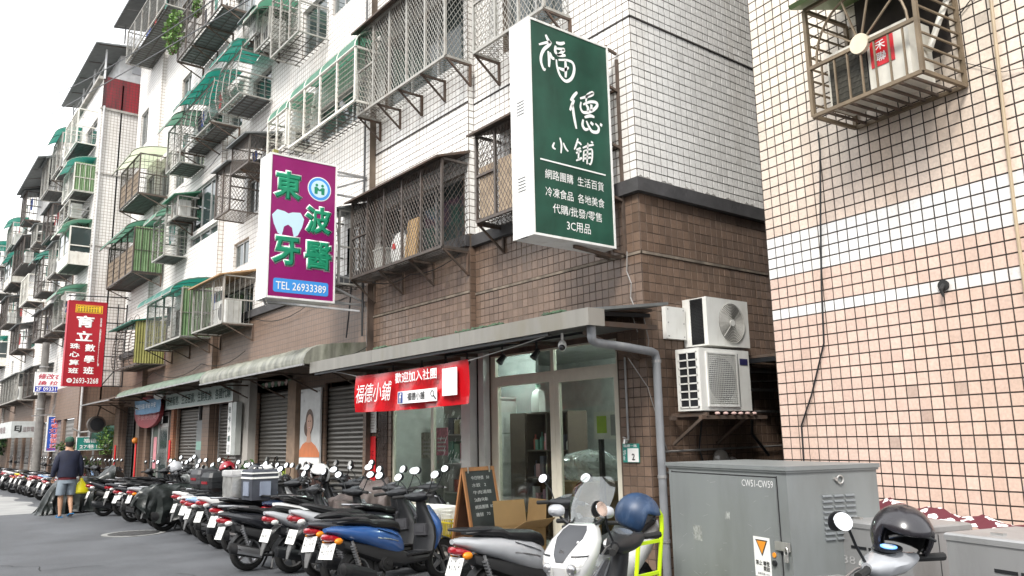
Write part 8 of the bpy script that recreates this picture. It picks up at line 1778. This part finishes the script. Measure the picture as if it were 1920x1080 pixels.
    for s in (1, -1): m = MB(); m.sphere((.045, s*.093, 1.645), .026, 8, 6, sy=.4, sz=1.2); m.build('ear', sk, t, smooth=True)
    m = MB(); m.sphere((.135, 0, 1.65), .02, 8, 6, sz=1.4); m.build('nose', sk, t, smooth=True)
    fb = mat('blue flip-flop', (.03, .16, .34), .5)
    for s, c, tilt in ((1, (.04, .10, .0), 0), (-1, (-.09, -.10, .012), .42)):
        m = MB(); m.box((c[0], c[1], c[2]+.012+(.035 if tilt else 0)), (.27, .10, .022), ry=tilt*.6); m.tube([(c[0]+.05, c[1]-.05, c[2]+.03), (c[0]+.08, c[1], c[2]+.065), (c[0]+.05, c[1]+.05, c[2]+.03)], .012, 6); m.build('flip_flop', fb, t)
    b = thing('plastic_bag', 'bright yellow plastic bag carried in the man\'s right hand', 'bag', (3.62+.31, 21.40, .84), R(92)); yb = mat('yellow plastic film', (.80, .70, .02), .35, var=.1, bump=.6, bs=14)
    m = MB(); m.loft([[(a*math.cos(q)*(1+.06*math.sin(5*q)), c_*math.sin(q)*(1+.05*math.sin(4*q+z*30)), z) for q in [i*2*math.pi/20 for i in range(20)]] for z, a, c_ in ((-.33, .05, .13), (-.30, .08, .17), (-.20, .085, .15), (-.10, .05, .09), (-.03, .02, .035), (.02, .015, .03))]); m.build('bag', yb, b, smooth=True)
man()
# ------------------------------------------------------------------ the other side of the street (behind the photographer)
def opposite():
    B = thing('apartment_building', 'plain tiled apartment block on the other side of the street', 'building', (-9.5, -14, 0)); L = 30; top = 12.5
    holes = [(2+4.2*i, 3.8+4.2*i, 4.4+2.7*j, 5.7+2.7*j) for i in range(6) for j in range(3)]
    m = MB(); holed_wall(m, (0, 0, 0), (0, 1, 0), (1, 0, 0), 0, L, 0, 3.6, [], .12, 0); holed_wall(m, (0, 0, 0), (0, 1, 0), (1, 0, 0), 0, L, 3.6, top, holes, .14, 1)
    m.add([(0, 0, top), (0, L, top), (-8, L, top), (-8, 0, top)], [(0, 1, 2, 3)], 1); m.add([(0, 0, 0), (0, 0, top), (-8, 0, top), (-8, 0, 0)], [(0, 1, 2, 3)], 1); m.build('wall', [m_far_brown, m_far_white], B, fix=False)
    g = MB(); [g.bb(-.12, -.10, h[0], h[1], h[2], h[3]) for h in holes]; stuff(g.build('windows', m_glass, B))
opposite()
def low_shops():
    B = thing('row_of_sheds', 'low row of tiled shops farther along the other side of the street', 'building', (-9.5, 16.2, 0)); m = MB(); m.bb(-8, 0, 0, 56, 0, 4.6); m.build('wall', m_far_brown, B); m = MB(); m.bb(-8.2, .8, -.1, 56.1, 4.6, 4.75); m.build('roof', m_greyroof, B)
    for k in range(14): g = MB(); g.bb(0, .03, 1+k*4, 3.8+k*4, .1, 2.8); g.build('roller_shutter', m_slat, B)
low_shops()
